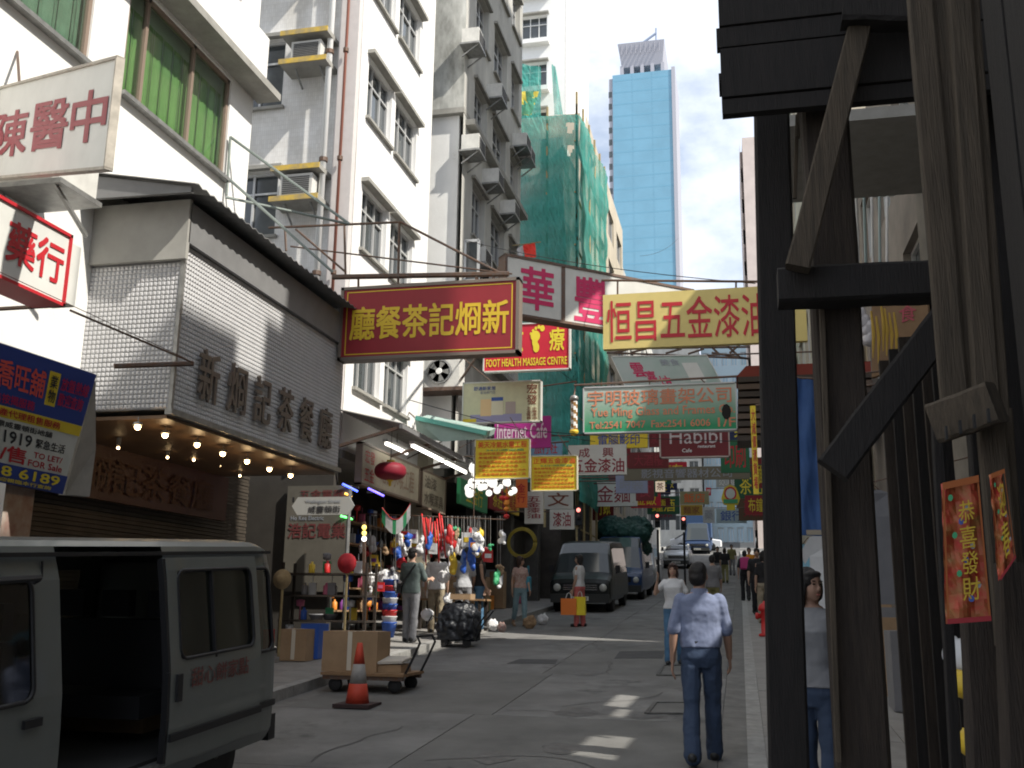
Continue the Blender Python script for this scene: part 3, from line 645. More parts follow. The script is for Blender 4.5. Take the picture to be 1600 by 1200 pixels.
torn = lambda u, v: (0.78 < u < 0.93 and 0.012 < v < 0.05 and abs(u-0.855) < 0.09-v*1.2) or (0.80 < u < 0.92 and 0.08 < v < 0.115 and (u-0.80) < 0.12-(v-0.08)*1.5)
part(net_sheet([Vector((-7.6, 33, 19.7)), Vector((-5.2, 33, 19.5)), Vector((-5.2, 33, 6.0)), Vector((-7.6, 33, 6.0))], (0, -1, 0), 40, 90, 0.10, torn), 'netting', M_net, Db)
part(net_sheet([Vector((-5.2, 33, 19.5)), Vector((-5.2, 41, 20.6)), Vector((-5.2, 41, 5.4)), Vector((-5.2, 33, 5.4))], (1, 0, 0), 40, 50, 0.12), 'netting', M_net, Db)
M_bam = mat('bamboo pole', (0.36, 0.28, 0.14), 0.7, var=0.3)
for k in range(6): part(MB().tube([(-5.3, 33.1+k*1.56, 2.2), (-5.3, 33.1+k*1.56, 20.5+k*0.12)], 0.045, 6), 'scaffold_pole', M_bam, Db)
for k in range(8): part(MB().tube([(-5.35, 33, 4.5+k*2.0), (-5.35, 41, 4.5+k*2.0)], 0.035, 6), 'scaffold_rail', M_bam, Db)
for k in range(3): part(MB().tube([(-7.5+k*1.1, 33.1, 4.5), (-7.5+k*1.1, 33.1, 20)], 0.045, 6), 'scaffold_pole', M_bam, Db)
# --- E: tall white block behind
Eb = thing('white_tower_block', 'tall white residential block rising behind the netted building', 'building', (-9.5, 50, 3))
ex0, ex1 = PY(805, 0, 46).x, PY(884, 0, 46).x
opE = []
for r_ in range(13):
    zz = 9+r_*2.75; opE.append((ex0+0.35, ex0+1.75, zz, zz+1.45))
part(wall_mb('y', 46, ex0-6, ex1, 3, 46, opE, 0.3, 1), 'wall', M_white2, Eb); part(MB().box((ex0-6, 46.35, 3), (ex1-0.01, 54, 46)).box((ex1-0.02, 46.0, 3), (ex1, 54, 46)), 'core', M_white2, Eb)
window_set(Eb, 'y', 46, 1, opE, M_white2, M_glassd, depth=0.2, mull=(2, 1), hood=0.25)
for r_ in range(12):
    zz = 9+r_*2.75; part(MB().box((ex0+0.2, 45.6, zz-0.35), (ex0+1.9, 46, zz-0.1)), 'balcony_ledge', M_white2, Eb)
SC = thing('scaffold', 'bamboo scaffold with torn green net and yellow sheet on the white tower block', 'scaffold', (ex0+1.2, 45, 20))
for k in range(5): part(MB().tube([(ex0+0.1+k*0.62, 45.1, 14), (ex0+0.1+k*0.62, 45.1, 26)], 0.04, 6), 'pole', M_bam, SC)
for k in range(8): part(MB().tube([(ex0, 45.05, 19.5+k*0.85), (ex1+0.1, 45.05, 19.5+k*0.85)], 0.035, 6), 'rail', M_bam, SC)
part(net_sheet([PY(812, 100, 45), PY(845, 105, 45), PY(845, 180, 45), PY(812, 180, 45)], (0, -1, 0), 10, 14, 0.1), 'netting', M_net, SC)
part(net_sheet([PY(862, 100, 45), PY(868, 105, 45), PY(880, 180, 45), PY(866, 180, 45)], (0, -1, 0), 8, 14, 0.1), 'netting', M_net, SC)
part(net_sheet([PY(812, 143, 45.02), PY(842, 143, 45.02), PY(830, 180, 45.02), PY(812, 180, 45.02)], (0, -1, 0), 8, 8, 0.05), 'yellow_sheet', mat('yellow tarpaulin', (0.6, 0.5, 0.08), 0.8), SC)

# --- far left row, end of the street
def plain_building(name, label, x0, x1, y0, y1, z0, z1, m, face, rows_, cols, wz=1.5, pane=None, fz=None):
    t = thing(name, label, 'building', ((x0+x1)/2, (y0+y1)/2, z0)); ops = []
    fz = fz or z0+4; pane = pane or M_glassd
    H = (z1-fz-0.8)/rows_
    if face == 'y':
        Wd = (x1-x0)/cols
        for r_ in range(rows_):
            for c_ in range(cols): ops.append((x0+c_*Wd+Wd*0.18, x0+c_*Wd+Wd*0.82, fz+r_*H+H*0.3, fz+r_*H+H*0.85))
        part(wall_mb('y', y0, x0, x1, z0, z1, ops, 0.2, 1), 'wall', m, t); part(MB().box((x0, y0+0.25, z0), (x1, y1, z1)), 'core', m, t)
        window_set(t, 'y', y0, 1, ops, M_alu, pane, depth=0.15, mull=(1, 0))
    else:
        X = x1 if face == '+x' else x0; inw = -1 if face == '+x' else 1; Wd = (y1-y0)/cols
        for r_ in range(rows_):
            for c_ in range(cols): ops.append((y0+c_*Wd+Wd*0.18, y0+c_*Wd+Wd*0.82, fz+r_*H+H*0.3, fz+r_*H+H*0.85))
        part(wall_mb('x', X, y0, y1, z0, z1, ops, 0.2, inw), 'wall', m, t)
        b = (x0, y0, z0), (x1-0.25, y1, z1)
        if inw == 1: b = (x0+0.25, y0, z0), (x1, y1, z1)
        part(MB().box(*b), 'core', m, t); window_set(t, 'x', X, inw, ops, M_alu, pane, depth=0.15, mull=(1, 0))
    return t
M_beige = mat('beige render', (0.52, 0.46, 0.36), 0.85, var=0.15, scale=0.8); M_pinkish = mat('pale pink tile', (0.55, 0.47, 0.43), 0.7, var=0.1, scale=1)
plain_building('beige_shophouse', 'beige shophouse just beyond the green netting', -12, -6.2, 41.2, 56, 2, 24, M_beige, '+x', 6, 4)
plain_building('grey_shophouse', 'grey shophouse at the upper end of the left side', -12, -6.3, 56.2, 82, 3, 22, M_grey, '+x', 5, 7)
plain_building('end_block', 'pale block closing the view up the street', -16, -3.6, 104, 112, 5, 29.5, M_grey, 'y', 7, 8, fz=9)
plain_building('glazed_block', 'low pale blue glazed block at the end of the street', -3.4, 1.6, 106, 112, 5, 30.2, mat('pale blue spandrel', (0.42, 0.55, 0.62), 0.3), 'y', 8, 5, pane=mat('pale blue glass', (0.30, 0.46, 0.56), 0.1, spec=0.9), fz=8)
# --- glass tower
TY = 230; a = PY(957, 118, TY); b = PY(1049, 115, TY); tz = a.z
TW = thing('glass_tower', 'slim blue glass office tower with a grey crown and roof crane', 'tower', ((a.x+b.x)/2, TY, 5))
M_tglass = mat('blue curtain wall', (0.15, 0.33, 0.45), 0.22, 0.0, spec=0.7, var=0.12, scale=0.12)
part(MB().box((a.x, TY, 5), (b.x, TY+16, tz)), 'curtain_wall', M_tglass, TW)
M_tline = mat('blue spandrel', (0.14, 0.315, 0.43), 0.3)
for k in range(40):
    z = tz-1.5-k*3.3; part(MB().box((a.x-0.01, TY-0.012, z-0.35), (b.x-0.02, TY+0.0, z)), 'floor_band', M_tline, TW)
for k in (4, 8):
    x = a.x+(b.x-a.x)*k/12; part(MB().box((x-0.05, TY-0.02, 60), (x+0.05, TY-0.013, tz)), 'mullion', M_tline, TW)
M_tstone = mat('pale grey cladding', (0.36, 0.36, 0.40), 0.7)
part(MB().box((b.x, TY-0.3, 5), (b.x+0.9, TY+16, tz+0.6)), 'side_pier', M_tstone, TW)
part(MB().box((a.x-1.0, TY+0.3, 5), (a.x-0.02, TY+16, tz-0.8)), 'side_bay', M_tstone, TW)
for k in range(34): z = tz-6-k*3.3; part(MB().box((a.x-1.08, TY+0.26, z), (a.x-0.25, TY+3, z+1.6)), 'side_window', M_glassd, TW)
c0, c1 = PY(971, 115, TY), PY(1035, 112, TY); d0, d1 = PY(965, 70, TY), PY(1038, 66, TY); zc = PY(1000, 100, TY).z
cr_ = MB(); cr_.add([(c0.x, TY+1, zc), (c1.x, TY+1, zc), (c1.x, TY+14, zc), (c0.x, TY+14, zc), (d0.x, TY-0.3, d0.z), (d1.x, TY-0.3, d0.z), (d1.x, TY+14, d0.z), (d0.x, TY+14, d0.z)], [(0, 1, 5, 4), (1, 2, 6, 5), (2, 3, 7, 6), (3, 0, 4, 7), (4, 5, 6, 7), (0, 3, 2, 1)])
part(cr_, 'crown', M_tstone, TW)
for k in range(5): x = c0.x+(c1.x-c0.x)*k/4; part(MB().box((x-0.45, TY+0.8, tz), (x+0.45, TY+2, zc+0.4)), 'crown_column', M_tstone, TW)
for k in range(9): x = d0.x+(d1.x-d0.x)*(k+0.9)/10; part(MB().box((x-0.06, TY-0.25, zc+3), (x+0.06, TY-0.05, d0.z-0.4)), 'crown_rib', M_tstone, TW)
part(MB().tube([PY(1003, 68, TY+4), PY(1025, 52, TY+4)], 0.35, 6).tube([PY(1025, 70, TY+4), PY(1025, 44, TY+4)], 0.2, 6), 'roof_crane', mat('grey blue steel', (0.25, 0.3, 0.4), 0.5), TW)

# ================================================================== RIGHT SIDE
# hidden street wall behind shoring; openings and stepped top shaped for the sun patches
OF = thing('shaped_frontage', 'street wall behind the timber shoring, its openings and top shaped for the sun patches', 'building', (2.5, 3, 0.2))
def back(p, X=2.2): t = (X-p.x)/(-SUNV.x)*1.0; return p - SUNV*t
lit = []
for px in (((858, 1178), (968, 1178), (968, 1150), (900, 1150)), ((925, 1147), (962, 1147), (962, 1137), (925, 1137)), ((938, 1120), (975, 1120), (975, 1108), (938, 1108)), ((940, 1104), (980, 1104), (980, 1086), (940, 1086))):
    q = [back(G(x, y)) for x, y in px]; lit.append((min(v.y for v in q)+0.02, max(v.y for v in q)-0.02, min(v.z for v in q), max(v.z for v in q)))
M_old = mat('old plaster', (0.20, 0.18, 0.15), 0.9, var=0.35, scale=1.5, bump=0.3)
part(wall_mb('x', 2.2, 4.7, 8.02, 0, 14.85, lit, 0.15, 1), 'wall', M_old, OF); part(wall_mb('x', 2.2, -9, 4.7, 0, 13.1, [], 0.15, 1), 'wall', M_old, OF); part(wall_mb('x', 2.35, -9, 8.02, 0, 13.1, lit, 0.05, 1), 'wall_back', M_old, OF)
for y0, y1, zt in ((8.02, 8.75, 14.45), (8.75, 9.22, 15.3), (9.22, 11.9, 17.4)):
    part(wall_mb('x', 2.2, y0, y1, 0, zt, [o for o in lit], 0.15, 1), 'wall', M_old, OF)
part(MB().box((0.42, 9.35, 6.5), (2.19, 11.3, 6.62)), 'balcony_slab', mat('grey soffit', (0.26, 0.255, 0.24), 0.9, var=0.15), OF)
part(MB().box((0.42, 9.3, 6.62), (0.5, 11.35, 7.6)).box((0.42, 11.3, 6.62), (2.19, 11.38, 7.6)), 'balcony_parapet', M_grey, OF)
plain_building('low_shophouse', 'low shophouse on the right beyond the shaped frontage', 2.26, 9, 11.82, 17.5, 0.6, 9.9, mat('dingy plaster', (0.22, 0.19, 0.16), 0.85, var=0.3, scale=1.5), '-x', 2, 3)
plain_building('tall_tenement', 'tall tenement on the right past the side lane', 2.2, 12, 18.95, 29.4, 1, 30, M_beige, '-x', 8, 4)
plain_building('mid_tenement', 'lower beige tenement next to the tall one on the right', 2.25, 12, 29.42, 44, 1.6, 20.5, M_beige, '-x', 5, 5)
plain_building('upper_tenement', 'grey tenement farther up the right side', 2.0, 12, 44.2, 74, 2.5, 26, M_grey, '-x', 6, 9)
plain_building('far_tower', 'pinkish slab block seen as a sliver beside the dark post', 1.35, 14, 92, 104, 4, 47, M_pinkish, '-x', 12, 5)
WT = thing('rooftop_shade_panel', 'rooftop billboard added unseen over the low right hand shophouse to shade the angled sign', 'billboard', (2.4, 15.5, 9.9))  # unseen panel on legs, added to keep sun off the angled sign
part(MB().box((2.33, 14.3, 13.5), (2.43, 16.7, 15.6)), 'panel', M_galv, WT)
for y in (14.5, 16.5): part(MB().box((2.44, y-0.05, 9.9), (2.54, y+0.05, 15.4)), 'leg', M_steel, WT)

# ================================================================== TIMBER SHORING (right foreground)
TS = thing('timber_shoring', 'dark timber shoring of posts, beams and braces over the right pavement', 'shoring', (0.6, 4.5, gz(4.5)+KH))
def timber(px0, px1, w_, d_, Y, m, name, Y1=None, jit=0.0):
    p, q = PY(*px0, Y), PY(*px1, Y if Y1 is None else Y1)
    mb = MB(); n = 7; a = (q-p).normalized(); fwd = Vector((0, 1, 0)); fwd = (fwd-a*fwd.dot(a)).normalized(); r = a.cross(fwd); rnd = random.Random(hash((px0, px1)) & 0xffff)
    vs = []; prof = ((-1, -0.8), (-0.85, -1), (0.85, -1), (1, -0.8), (1, 0.8), (0.85, 1), (-0.85, 1), (-1, 0.8)); k = len(prof)
    for i in range(n+1):
        c = p+(q-p)*(i/n); j = [1+rnd.uniform(-0.035, 0.035) for _ in range(k)]
        for e, (x, y) in enumerate(prof): vs.append(c+r*(x*w_/2*j[e])+fwd*(y*d_/2*j[e]))
    fs = [(i*k+e, i*k+(e+1) % k, (i+1)*k+(e+1) % k, (i+1)*k+e) for i in range(n) for e in range(k)]+[tuple(range(k-1, -1, -1)), tuple(n*k+e for e in range(k))]
    mb.add(vs, fs); return part(mb, name, m, TS)
def zfloor(px, Y): p = PY(*px, Y); return p
# posts reach the pavement below the frame
def post(xt, yt, xb, yb, w_, d_, Y, m, name='post'):
    p = PY(xt, yt, Y); q = PY(xb, yb, Y); a = (q-p); t = (gz(Y)+KH-0.005-p.z)/a.z; q = p+a*t
    mb = MB(); n = 9; rnd = random.Random(int(xt*7+Y*100)); vs = []; prof = ((-1, -0.82), (-0.87, -1), (0.87, -1), (1, -0.82), (1, 0.82), (0.87, 1), (-0.87, 1), (-1, 0.82)); k = 8
    for i in range(n+1):
        c = p+(q-p)*(i/n); j = [1+rnd.uniform(-0.03, 0.03) for _ in range(k)]
        for e, (x, y) in enumerate(prof): vs.append(c+Vector((x*w_/2*j[e], y*d_/2*j[e], 0)))
    fs = [(i*k+e, i*k+(e+1) % k, (i+1)*k+(e+1) % k, (i+1)*k+e) for i in range(n) for e in range(k)]+[tuple(range(k-1, -1, -1)), tuple(n*k+e for e in range(k))]
    mb.add(vs, fs); return part(mb, name, m, TS)
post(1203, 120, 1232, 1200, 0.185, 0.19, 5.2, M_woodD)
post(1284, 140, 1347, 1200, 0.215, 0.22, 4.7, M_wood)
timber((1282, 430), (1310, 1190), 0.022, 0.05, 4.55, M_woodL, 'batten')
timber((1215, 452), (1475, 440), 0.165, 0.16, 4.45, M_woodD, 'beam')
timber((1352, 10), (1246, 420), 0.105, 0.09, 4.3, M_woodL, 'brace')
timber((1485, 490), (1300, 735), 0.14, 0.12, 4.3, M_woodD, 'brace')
timber((1242, 310), (1246, 180), 0.02, 0.02, 4.9, M_woodL, 'batten')
timber((1252, 0), (1247, 215), 0.02, 0.03, 4.9, M_woodL, 'batten')
# fascia of the platform overhead: rough boards with uneven ends
zb = 183
for k, (y0, y1, xl) in enumerate(((-190, -105, 1112), (-105, -30, 1116), (-30, 45, 1121), (45, 78, 1119), (78, 156, 1125), (156, 182, 1128))):
    p0, p1, p2, p3 = PY(xl, y0+2, 4.42), PY(1445, y0+6, 4.42), PY(1450, y1+2, 4.42), PY(xl+1, y1, 4.42)
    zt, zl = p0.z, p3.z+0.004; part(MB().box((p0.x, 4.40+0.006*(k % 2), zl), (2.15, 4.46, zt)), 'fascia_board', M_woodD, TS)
pz = PY(1300, 100, 4.42).z
for k in range(2): part(MB().box((-0.02+0.01*(k % 3), 4.47+k*0.17, pz), (2.15, 4.63+k*0.17, pz+0.04)), 'deck_board', M_woodD, TS)
timber((1318, 5), (1445, 8), 0.22, 0.12, 4.25, M_woodD, 'beam')
# light planks at the right
def plank(xt, yt, xb, yb, w_, d_, Y, m=None, name='plank'): return timber((xt, yt), (xb, yb), w_, d_, Y, m or M_woodL, name)
plank(1432, -60, 1492, 640, 0.085, 0.05, 3.5); plank(1462, -60, 1516, 640, 0.075, 0.05, 3.52)
plank(1494, -60, 1542, 640, 0.075, 0.05, 3.45); plank(1512, -60, 1562, 640, 0.05, 0.05, 3.47)
plank(1478, -60, 1528, 660, 0.10, 0.05, 3.62, M_woodD)
timber((1463, 662), (1558, 628), 0.13, 0.08, 3.38, M_woodL, 'block', Y1=3.26)
plank(1546, 640, 1578, 1010, 0.08, 0.05, 3.4); plank(1566, 640, 1600, 1100, 0.05, 0.05, 3.44); plank(1530, 660, 1560, 1150, 0.075, 0.06, 3.6, M_woodD)
post(1532, 960, 1545, 1200, 0.115, 0.1, 3.55, M_wood); post(1590, 880, 1604, 1200, 0.12, 0.1, 3.3, M_wood)
post(1462, 640, 1482, 1000, 0.035, 0.05, 3.9, M_woodD)
for k in range(4):                                            # nails in the block
    a = PY(1478+k*22, 672-k*9, 3.28-0.03*k); part(MB().bar(a+Vector((0, 0.0, 0.012)), a+Vector((0, 0.0, -0.03)), 0.006, 0.02), 'nail', M_black, TS)
# hoarding behind the shoring
HO = thing('hoarding', 'dark upright board hoarding behind the right hand shoring', 'hoarding', (1.2, 5.5, gz(5.5)+KH))
for k in range(6):
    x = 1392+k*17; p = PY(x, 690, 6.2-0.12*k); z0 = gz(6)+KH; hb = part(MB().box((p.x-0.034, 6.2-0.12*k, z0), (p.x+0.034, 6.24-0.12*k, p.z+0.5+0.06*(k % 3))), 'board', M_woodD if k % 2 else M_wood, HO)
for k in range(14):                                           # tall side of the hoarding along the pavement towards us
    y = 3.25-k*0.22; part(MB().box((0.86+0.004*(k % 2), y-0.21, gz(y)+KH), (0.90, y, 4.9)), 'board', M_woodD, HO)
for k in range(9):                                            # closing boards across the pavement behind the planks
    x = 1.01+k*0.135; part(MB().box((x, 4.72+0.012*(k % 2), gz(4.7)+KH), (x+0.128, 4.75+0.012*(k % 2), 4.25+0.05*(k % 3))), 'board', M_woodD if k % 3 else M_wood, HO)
part(MB().box((0.905, 0.2, 2.2), (0.96, 3.2, 2.32)), 'rail', M_wood, HO)

# ================================================================== SIGNS
c_ = lambda n, c, **k: mat(n, c, 0.55, var=0.08, scale=3, **k)
S_white = mat('weathered white sign', (0.66, 0.66, 0.62), 0.6, var=0.08, scale=2.5, dirt=((0.38, 0.34, 0.28), 2.2, 0.66)); S_red = c_('sign red', (0.30, 0.022, 0.03)); S_crimson = c_('sign crimson', (0.62, 0.02, 0.045)); S_yel = c_('sign pale yellow', (0.70, 0.56, 0.20)); S_yel2 = c_('sign bright yellow', (0.80, 0.60, 0.04))
S_mag = c_('sign magenta', (0.48, 0.04, 0.30)); S_mar = c_('sign maroon', (0.16, 0.018, 0.022)); S_blue = c_('sign blue', (0.03, 0.06, 0.30)); S_teal = c_('sign teal', (0.10, 0.32, 0.22))
T_red = mat('red print', (0.50, 0.02, 0.03), 0.5); T_dred = mat('dark red print', (0.27, 0.025, 0.04), 0.5); T_gold = mat('gold print', (0.72, 0.48, 0.03), 0.5); T_pink = mat('crimson print', (0.52, 0.02, 0.10), 0.5); T_white = mat('white print', (0.8, 0.8, 0.78), 0.5); T_or = mat('orange print', (0.70, 0.26, 0.14), 0.5); T_blk = mat('black print', (0.03, 0.03, 0.035), 0.5); T_yel = mat('yellow print', (0.85, 0.68, 0.05), 0.5); T_orr = mat('orange red print', (0.72, 0.12, 0.02), 0.5); T_brown = mat('brown print', (0.22, 0.07, 0.04), 0.5); T_grey = mat('grey print', (0.3, 0.32, 0.36), 0.5); T_blue = mat('blue print', (0.05, 0.1, 0.35), 0.5)
B_ = dict(bold=0.03)
# medicine sign, hung out from building A and sagging
Cq = [PY(-75, 158, 9.0), PY(185, 90, 6.35), PY(176, 262, 6.35), PY(-75, 284, 9.0)]
Cq[3].x, Cq[3].y = Cq[0].x, Cq[0].y; Cq[2].x, Cq[2].y = Cq[1].x, Cq[1].y
def uq(px):                                                   # fraction along the sign seen at an image column
    lo_, hi_ = 0.0, 1.0
    for _ in range(40):
        u = (lo_+hi_)/2; v = quadmap(Cq, u, 0.5)-CAM; x = 800+F*v.dot(AX[0])/v.dot(AX[2])
        if x < px: lo_ = u
        else: hi_ = u
    return lo_
sign('medicine_sign', 'weathered white hanging sign with three large dark red characters at top left', Cq, S_white, 0.04, mat('dull pale rim', (0.42, 0.38, 0.32), 0.6, var=0.3, scale=8), 0.025,
     [('陳', (uq(-8), 0.30, uq(44), 0.78), T_dred, B_), ('醫', (uq(50), 0.28, uq(107), 0.76), T_dred, B_), ('中', (uq(113), 0.26, uq(167), 0.74), T_dred, B_)], rods=[(Cq[0]+Vector((0, 0, 0.0)), Vector((-7.4, 9.2, Cq[0].z)), 0.02), (Cq[0]*0.5+Cq[1]*0.5, Vector((-7.4, 8.2, 7.6)), 0.015)])
# pharmacy lightbox flat above the pavement
X0 = -6.0
def pxq(pts, X): return [PXc(x, y, X) for x, y in pts]
Cq = pxq(((-40, 283), (110, 372), (102, 476), (-40, 418)), X0)
z1 = (Cq[0].z+Cq[1].z)/2; z0 = (Cq[2].z+Cq[3].z)/2; y0, y1 = Cq[0].y, Cq[1].y
Cq = [Vector((X0, y0, z1)), Vector((X0, y1, z1)), Vector((X0, y1, z0)), Vector((X0, y0, z0))]
r_ = sign('pharmacy_sign', 'white lightbox with red rim and two red characters above the estate agent board', Cq, S_white, 0.3, T_red, 0.03, [('藥行', (0.36, 0.2, 0.95, 0.75), T_red, B_)], rods=[((-6.2, y1, z0), (-7.4, y1, z0), 0.02), ((-6.2, y0+0.3, z1), (-7.4, y0+0.3, z1), 0.02)])
part(MB().box((-6.28, y1+0.04, z0+0.05), (-6.04, y1+0.22, z1-0.03)), 'end_box', S_white, r_)
# estate agent board, tilted outwards
Cq = [PXc(-60, 516, -5.35), PXc(150, 585, -5.35), PXc(97, 772, -5.72), PXc(-60, 742, -5.72)]
r_ = sign('estate_agent_board', 'tilted blue, yellow and white estate agent board with phone numbers', Cq, S_white, 0.1, None, 0, [
    ('川喬旺舖', (0.12, 0.10, 0.60, 0.30), mat('coral print', (0.75, 0.10, 0.09), 0.5), dict(bold=0.03, off=0.012)), ('業物', (0.64, 0.10, 0.70, 0.32), T_blk, dict(vertical=True, off=0.014)), ('放盤熱線', (0.73, 0.10, 0.97, 0.20), T_pink, dict(off=0.012)), ('歡迎查詢', (0.73, 0.22, 0.95, 0.32), T_pink, dict(off=0.012)),
    ('物業租售按揭服務', (0.02, 0.34, 0.55, 0.41), T_pink, dict(off=0.012)),
    ('專業地產代理租售服務', (0.05, 0.445, 0.8, 0.50), T_red, dict(off=0.012)), ('中環威靈頓街地舖', (0.2, 0.535, 0.75, 0.58), T_blk), ('2543 1919', (-0.0, 0.60, 0.58, 0.69), T_blk, B_), ('緊急生活', (0.62, 0.61, 0.9, 0.68), T_blk),
    ('租/售', (0.12, 0.71, 0.55, 0.83), T_red, B_), ('TO LET/', (0.62, 0.715, 0.9, 0.76), T_red, dict(bold=0.02)), ('FOR Sale', (0.58, 0.78, 0.92, 0.83), T_red, dict(bold=0.02)),
    ('2118 6189', (0.02, 0.865, 0.92, 0.94), T_yel, dict(bold=0.03, off=0.012)), ('歡迎親臨本行查詢', (0.25, 0.955, 0.85, 0.985), T_yel, dict(off=0.012))],
    rods=[(PXc(110, 600, -5.5), Vector((-7.4, 8.3, 4.1)), 0.02)])
stripe(Cq, (0, 0, 1, 0.43), S_blue, r_, 'blue_band', 0.006); stripe(Cq, (0, 0.43, 1, 0.515), S_yel2, r_, 'yellow_band', 0.007); stripe(Cq, (0, 0.85, 1, 1), S_blue, r_, 'blue_band', 0.006); stripe(Cq, (0.625, 0.08, 0.715, 0.34), S_yel2, r_, 'yellow_tab', 0.009)
q = [PXc(150, 585, -5.35), PXc(152, 700, -5.6), PXc(140, 776, -5.72), PXc(100, 772, -5.75)]
part(MB().slab([q[0]+Vector((-0.02, 0.03, -0.05)), q[1]+Vector((-0.05, 0.05, 0)), q[2], q[3]+Vector((-0.02, 0.04, 0))], (-0.08, 0.02, 0)), 'end_flap', mat('grey metal flap', (0.42, 0.40, 0.37), 0.5, 0.2, var=0.15), r_)
# restaurant's red sign on its steel frame
Cq = rect_px(536, 452, 808, 549, 14.35); m_ = (Cq[0].z+Cq[1].z)/2
r_ = sign('restaurant_sign', 'large red hanging sign with six yellow characters', Cq, S_red, 0.22, mat('grey brown sign rim', (0.20, 0.16, 0.13), 0.5), 0.05, [('廳餐茶記烱新', (0.055, 0.28, 0.95, 0.74), T_gold, B_)])
for bx in ((0.028, 0.05, 0.972, 0.065), (0.028, 0.935, 0.972, 0.95), (0.028, 0.05, 0.034, 0.95), (0.966, 0.05, 0.972, 0.95)): stripe(Cq, bx, T_gold, r_, 'gold_line')
FRm = thing('steel_bracket', 'long steel lattice bracket carrying the red restaurant sign over the road', 'bracket', (-5, 14.5, 6.9))
def rod(a, b, r, parent, Ya, Yb=None, name='bar', m=None): part(MB().tube([PY(*a, Ya), PY(*b, Yb or Ya)], r, 6), name, m or M_steel, parent)
for a, b, r in (((520, 433), (795, 428), 0.045), ((420, 356), (626, 347), 0.022), ((626, 347), (792, 432), 0.02), ((445, 355), (447, 392), 0.02), ((538, 352), (540, 432), 0.02), ((624, 347), (622, 448), 0.022), ((454, 385), (800, 428), 0.014), ((462, 358), (540, 425), 0.018), ((612, 446), (760, 441), 0.03), ((745, 430), (745, 452), 0.03), ((560, 432), (560, 452), 0.02), ((640, 445), (640, 454), 0.02), ((790, 429), (790, 452), 0.025)): rod(a, b, r, FRm, 14.45)
FR2 = thing('roof_frame', 'thin green grey pipe frame standing on the corrugated restaurant roof', 'frame', (-6.6, 12, 6.9))
for a, b in (((360, 214), (354, 305)), ((360, 214), (546, 350)), ((356, 278), (520, 425)), ((352, 308), (455, 330)), ((455, 330), (545, 350))): rod(a, b, 0.022, FR2, 12.6, 13.2 if b[0] > 440 else 12.6, m=mat('grey green pipe', (0.22, 0.25, 0.23), 0.5, 0.3))
# pole across restaurant front
PO = thing('awning_pole', 'dark pole and stay wire slanting across the tiled restaurant corner', 'pole', (-5.9, 9.2, 4.3))
rod((178, 572), (302, 568), 0.03, PO, 9.3, 9.9, 'pole'); rod((110, 485), (300, 566), 0.012, PO, 7.8, 9.8, 'wire'); rod((0, 425), (290, 560), 0.004, PO, 6.6, 9.8, 'wire')
# angled two-panel sign
p0 = PY(790, 443, 17.0); dr = Vector((math.sin(R(50)), math.cos(R(50)), 0)); W_ = 4.3; top = PY(790, 398, 17.0).z; bot = PY(800, 488, 17.0).z
Cq = [Vector((p0.x, 17, top)), Vector((p0.x, 17, top))+dr*W_, Vector((p0.x, 17, bot))+dr*W_, Vector((p0.x, 17, bot))]
r_ = sign('angled_sign', 'pale slanting double sign with two big crimson characters behind the yellow sign', Cq, mat('dull white sign', (0.58, 0.57, 0.52), 0.6, var=0.1, scale=3), 0.25, M_steel, 0.05, [('華', (0.075, 0.14, 0.235, 0.86), T_pink, dict(bold=0.035)), ('豐', (0.345, 0.14, 0.51, 0.92), T_pink, dict(bold=0.035))], rods=[(Vector((p0.x, 17.05, top)), (-6.4, 22.5, top+0.3), 0.03), (Vector((p0.x, 17.05, bot)), (-6.4, 22.3, bot), 0.03)])
stripe(Cq, (0.275, 0, 0.295, 1), M_steel, r_, 'divider', 0.01)
# yellow paint-shop sign carried from the right
Cq = rect_px(942, 461, 1262, 532, 15.0)
r_ = sign('yellow_sign', 'long pale yellow sign with six red characters running behind the dark post', Cq, S_yel, 0.12, None, 0, [('恒昌五金漆油', (0.02, 0.12, 0.81, 0.88), T_red, dict(bold=0.012))], rods=[(PY(940, 438, 15.05), PY(1300, 441, 15.05), 0.02), (PY(965, 438, 15.05), PY(965, 460, 15.05), 0.015), (PY(1150, 440, 15.05), PY(1150, 460, 15.05), 0.015), (PY(1300, 441, 15.05), (2.2, 15.05, PY(1300, 441, 15.05).z), 0.02)])
# others
Cq = rect_px(757, 509, 890, 576, 20.0)
r_ = sign('massage_sign', 'bright red foot massage sign with a yellow footprint', Cq, S_crimson, 0.12, S_white, 0.03, [('京', (0.33, 0.12, 0.46, 0.60), T_yel, B_), ('療', (0.77, 0.12, 0.94, 0.60), T_yel, B_), ('FOOT HEALTH MASSAGE CENTRE', (0.03, 0.74, 0.97, 0.90), T_yel, dict(bold=0.03))], rods=[(PY(757, 509, 20.1), (-6.4, 22.6, PY(757, 509, 20).z), 0.02), (PY(880, 509, 20.1), (-6.4, 22.8, PY(757, 500, 20).z+0.5), 0.015)])
ft = MB(); 
def disc(mb, C, u, v, ru, rv, n=14, off=0.012):
    ps = [quadmap(C, u+ru*math.cos(2*math.pi*k/n), v+rv*math.sin(2*math.pi*k/n), off) for k in range(n)]; mb.add(ps, [tuple(range(n))])
disc(ft, Cq, 0.615, 0.52, 0.036, 0.11, off=0.010); disc(ft, Cq, 0.60, 0.40, 0.032, 0.13, off=0.011); disc(ft, Cq, 0.605, 0.28, 0.055, 0.12)
for k, (u, v, a_) in enumerate(((0.685, 0.12, 0.028), (0.645, 0.085, 0.018), (0.61, 0.11, 0.016), (0.578, 0.16, 0.015), (0.552, 0.225, 0.014))): disc(ft, Cq, u, v, a_, a_*2.4, off=0.009-0.001*k)
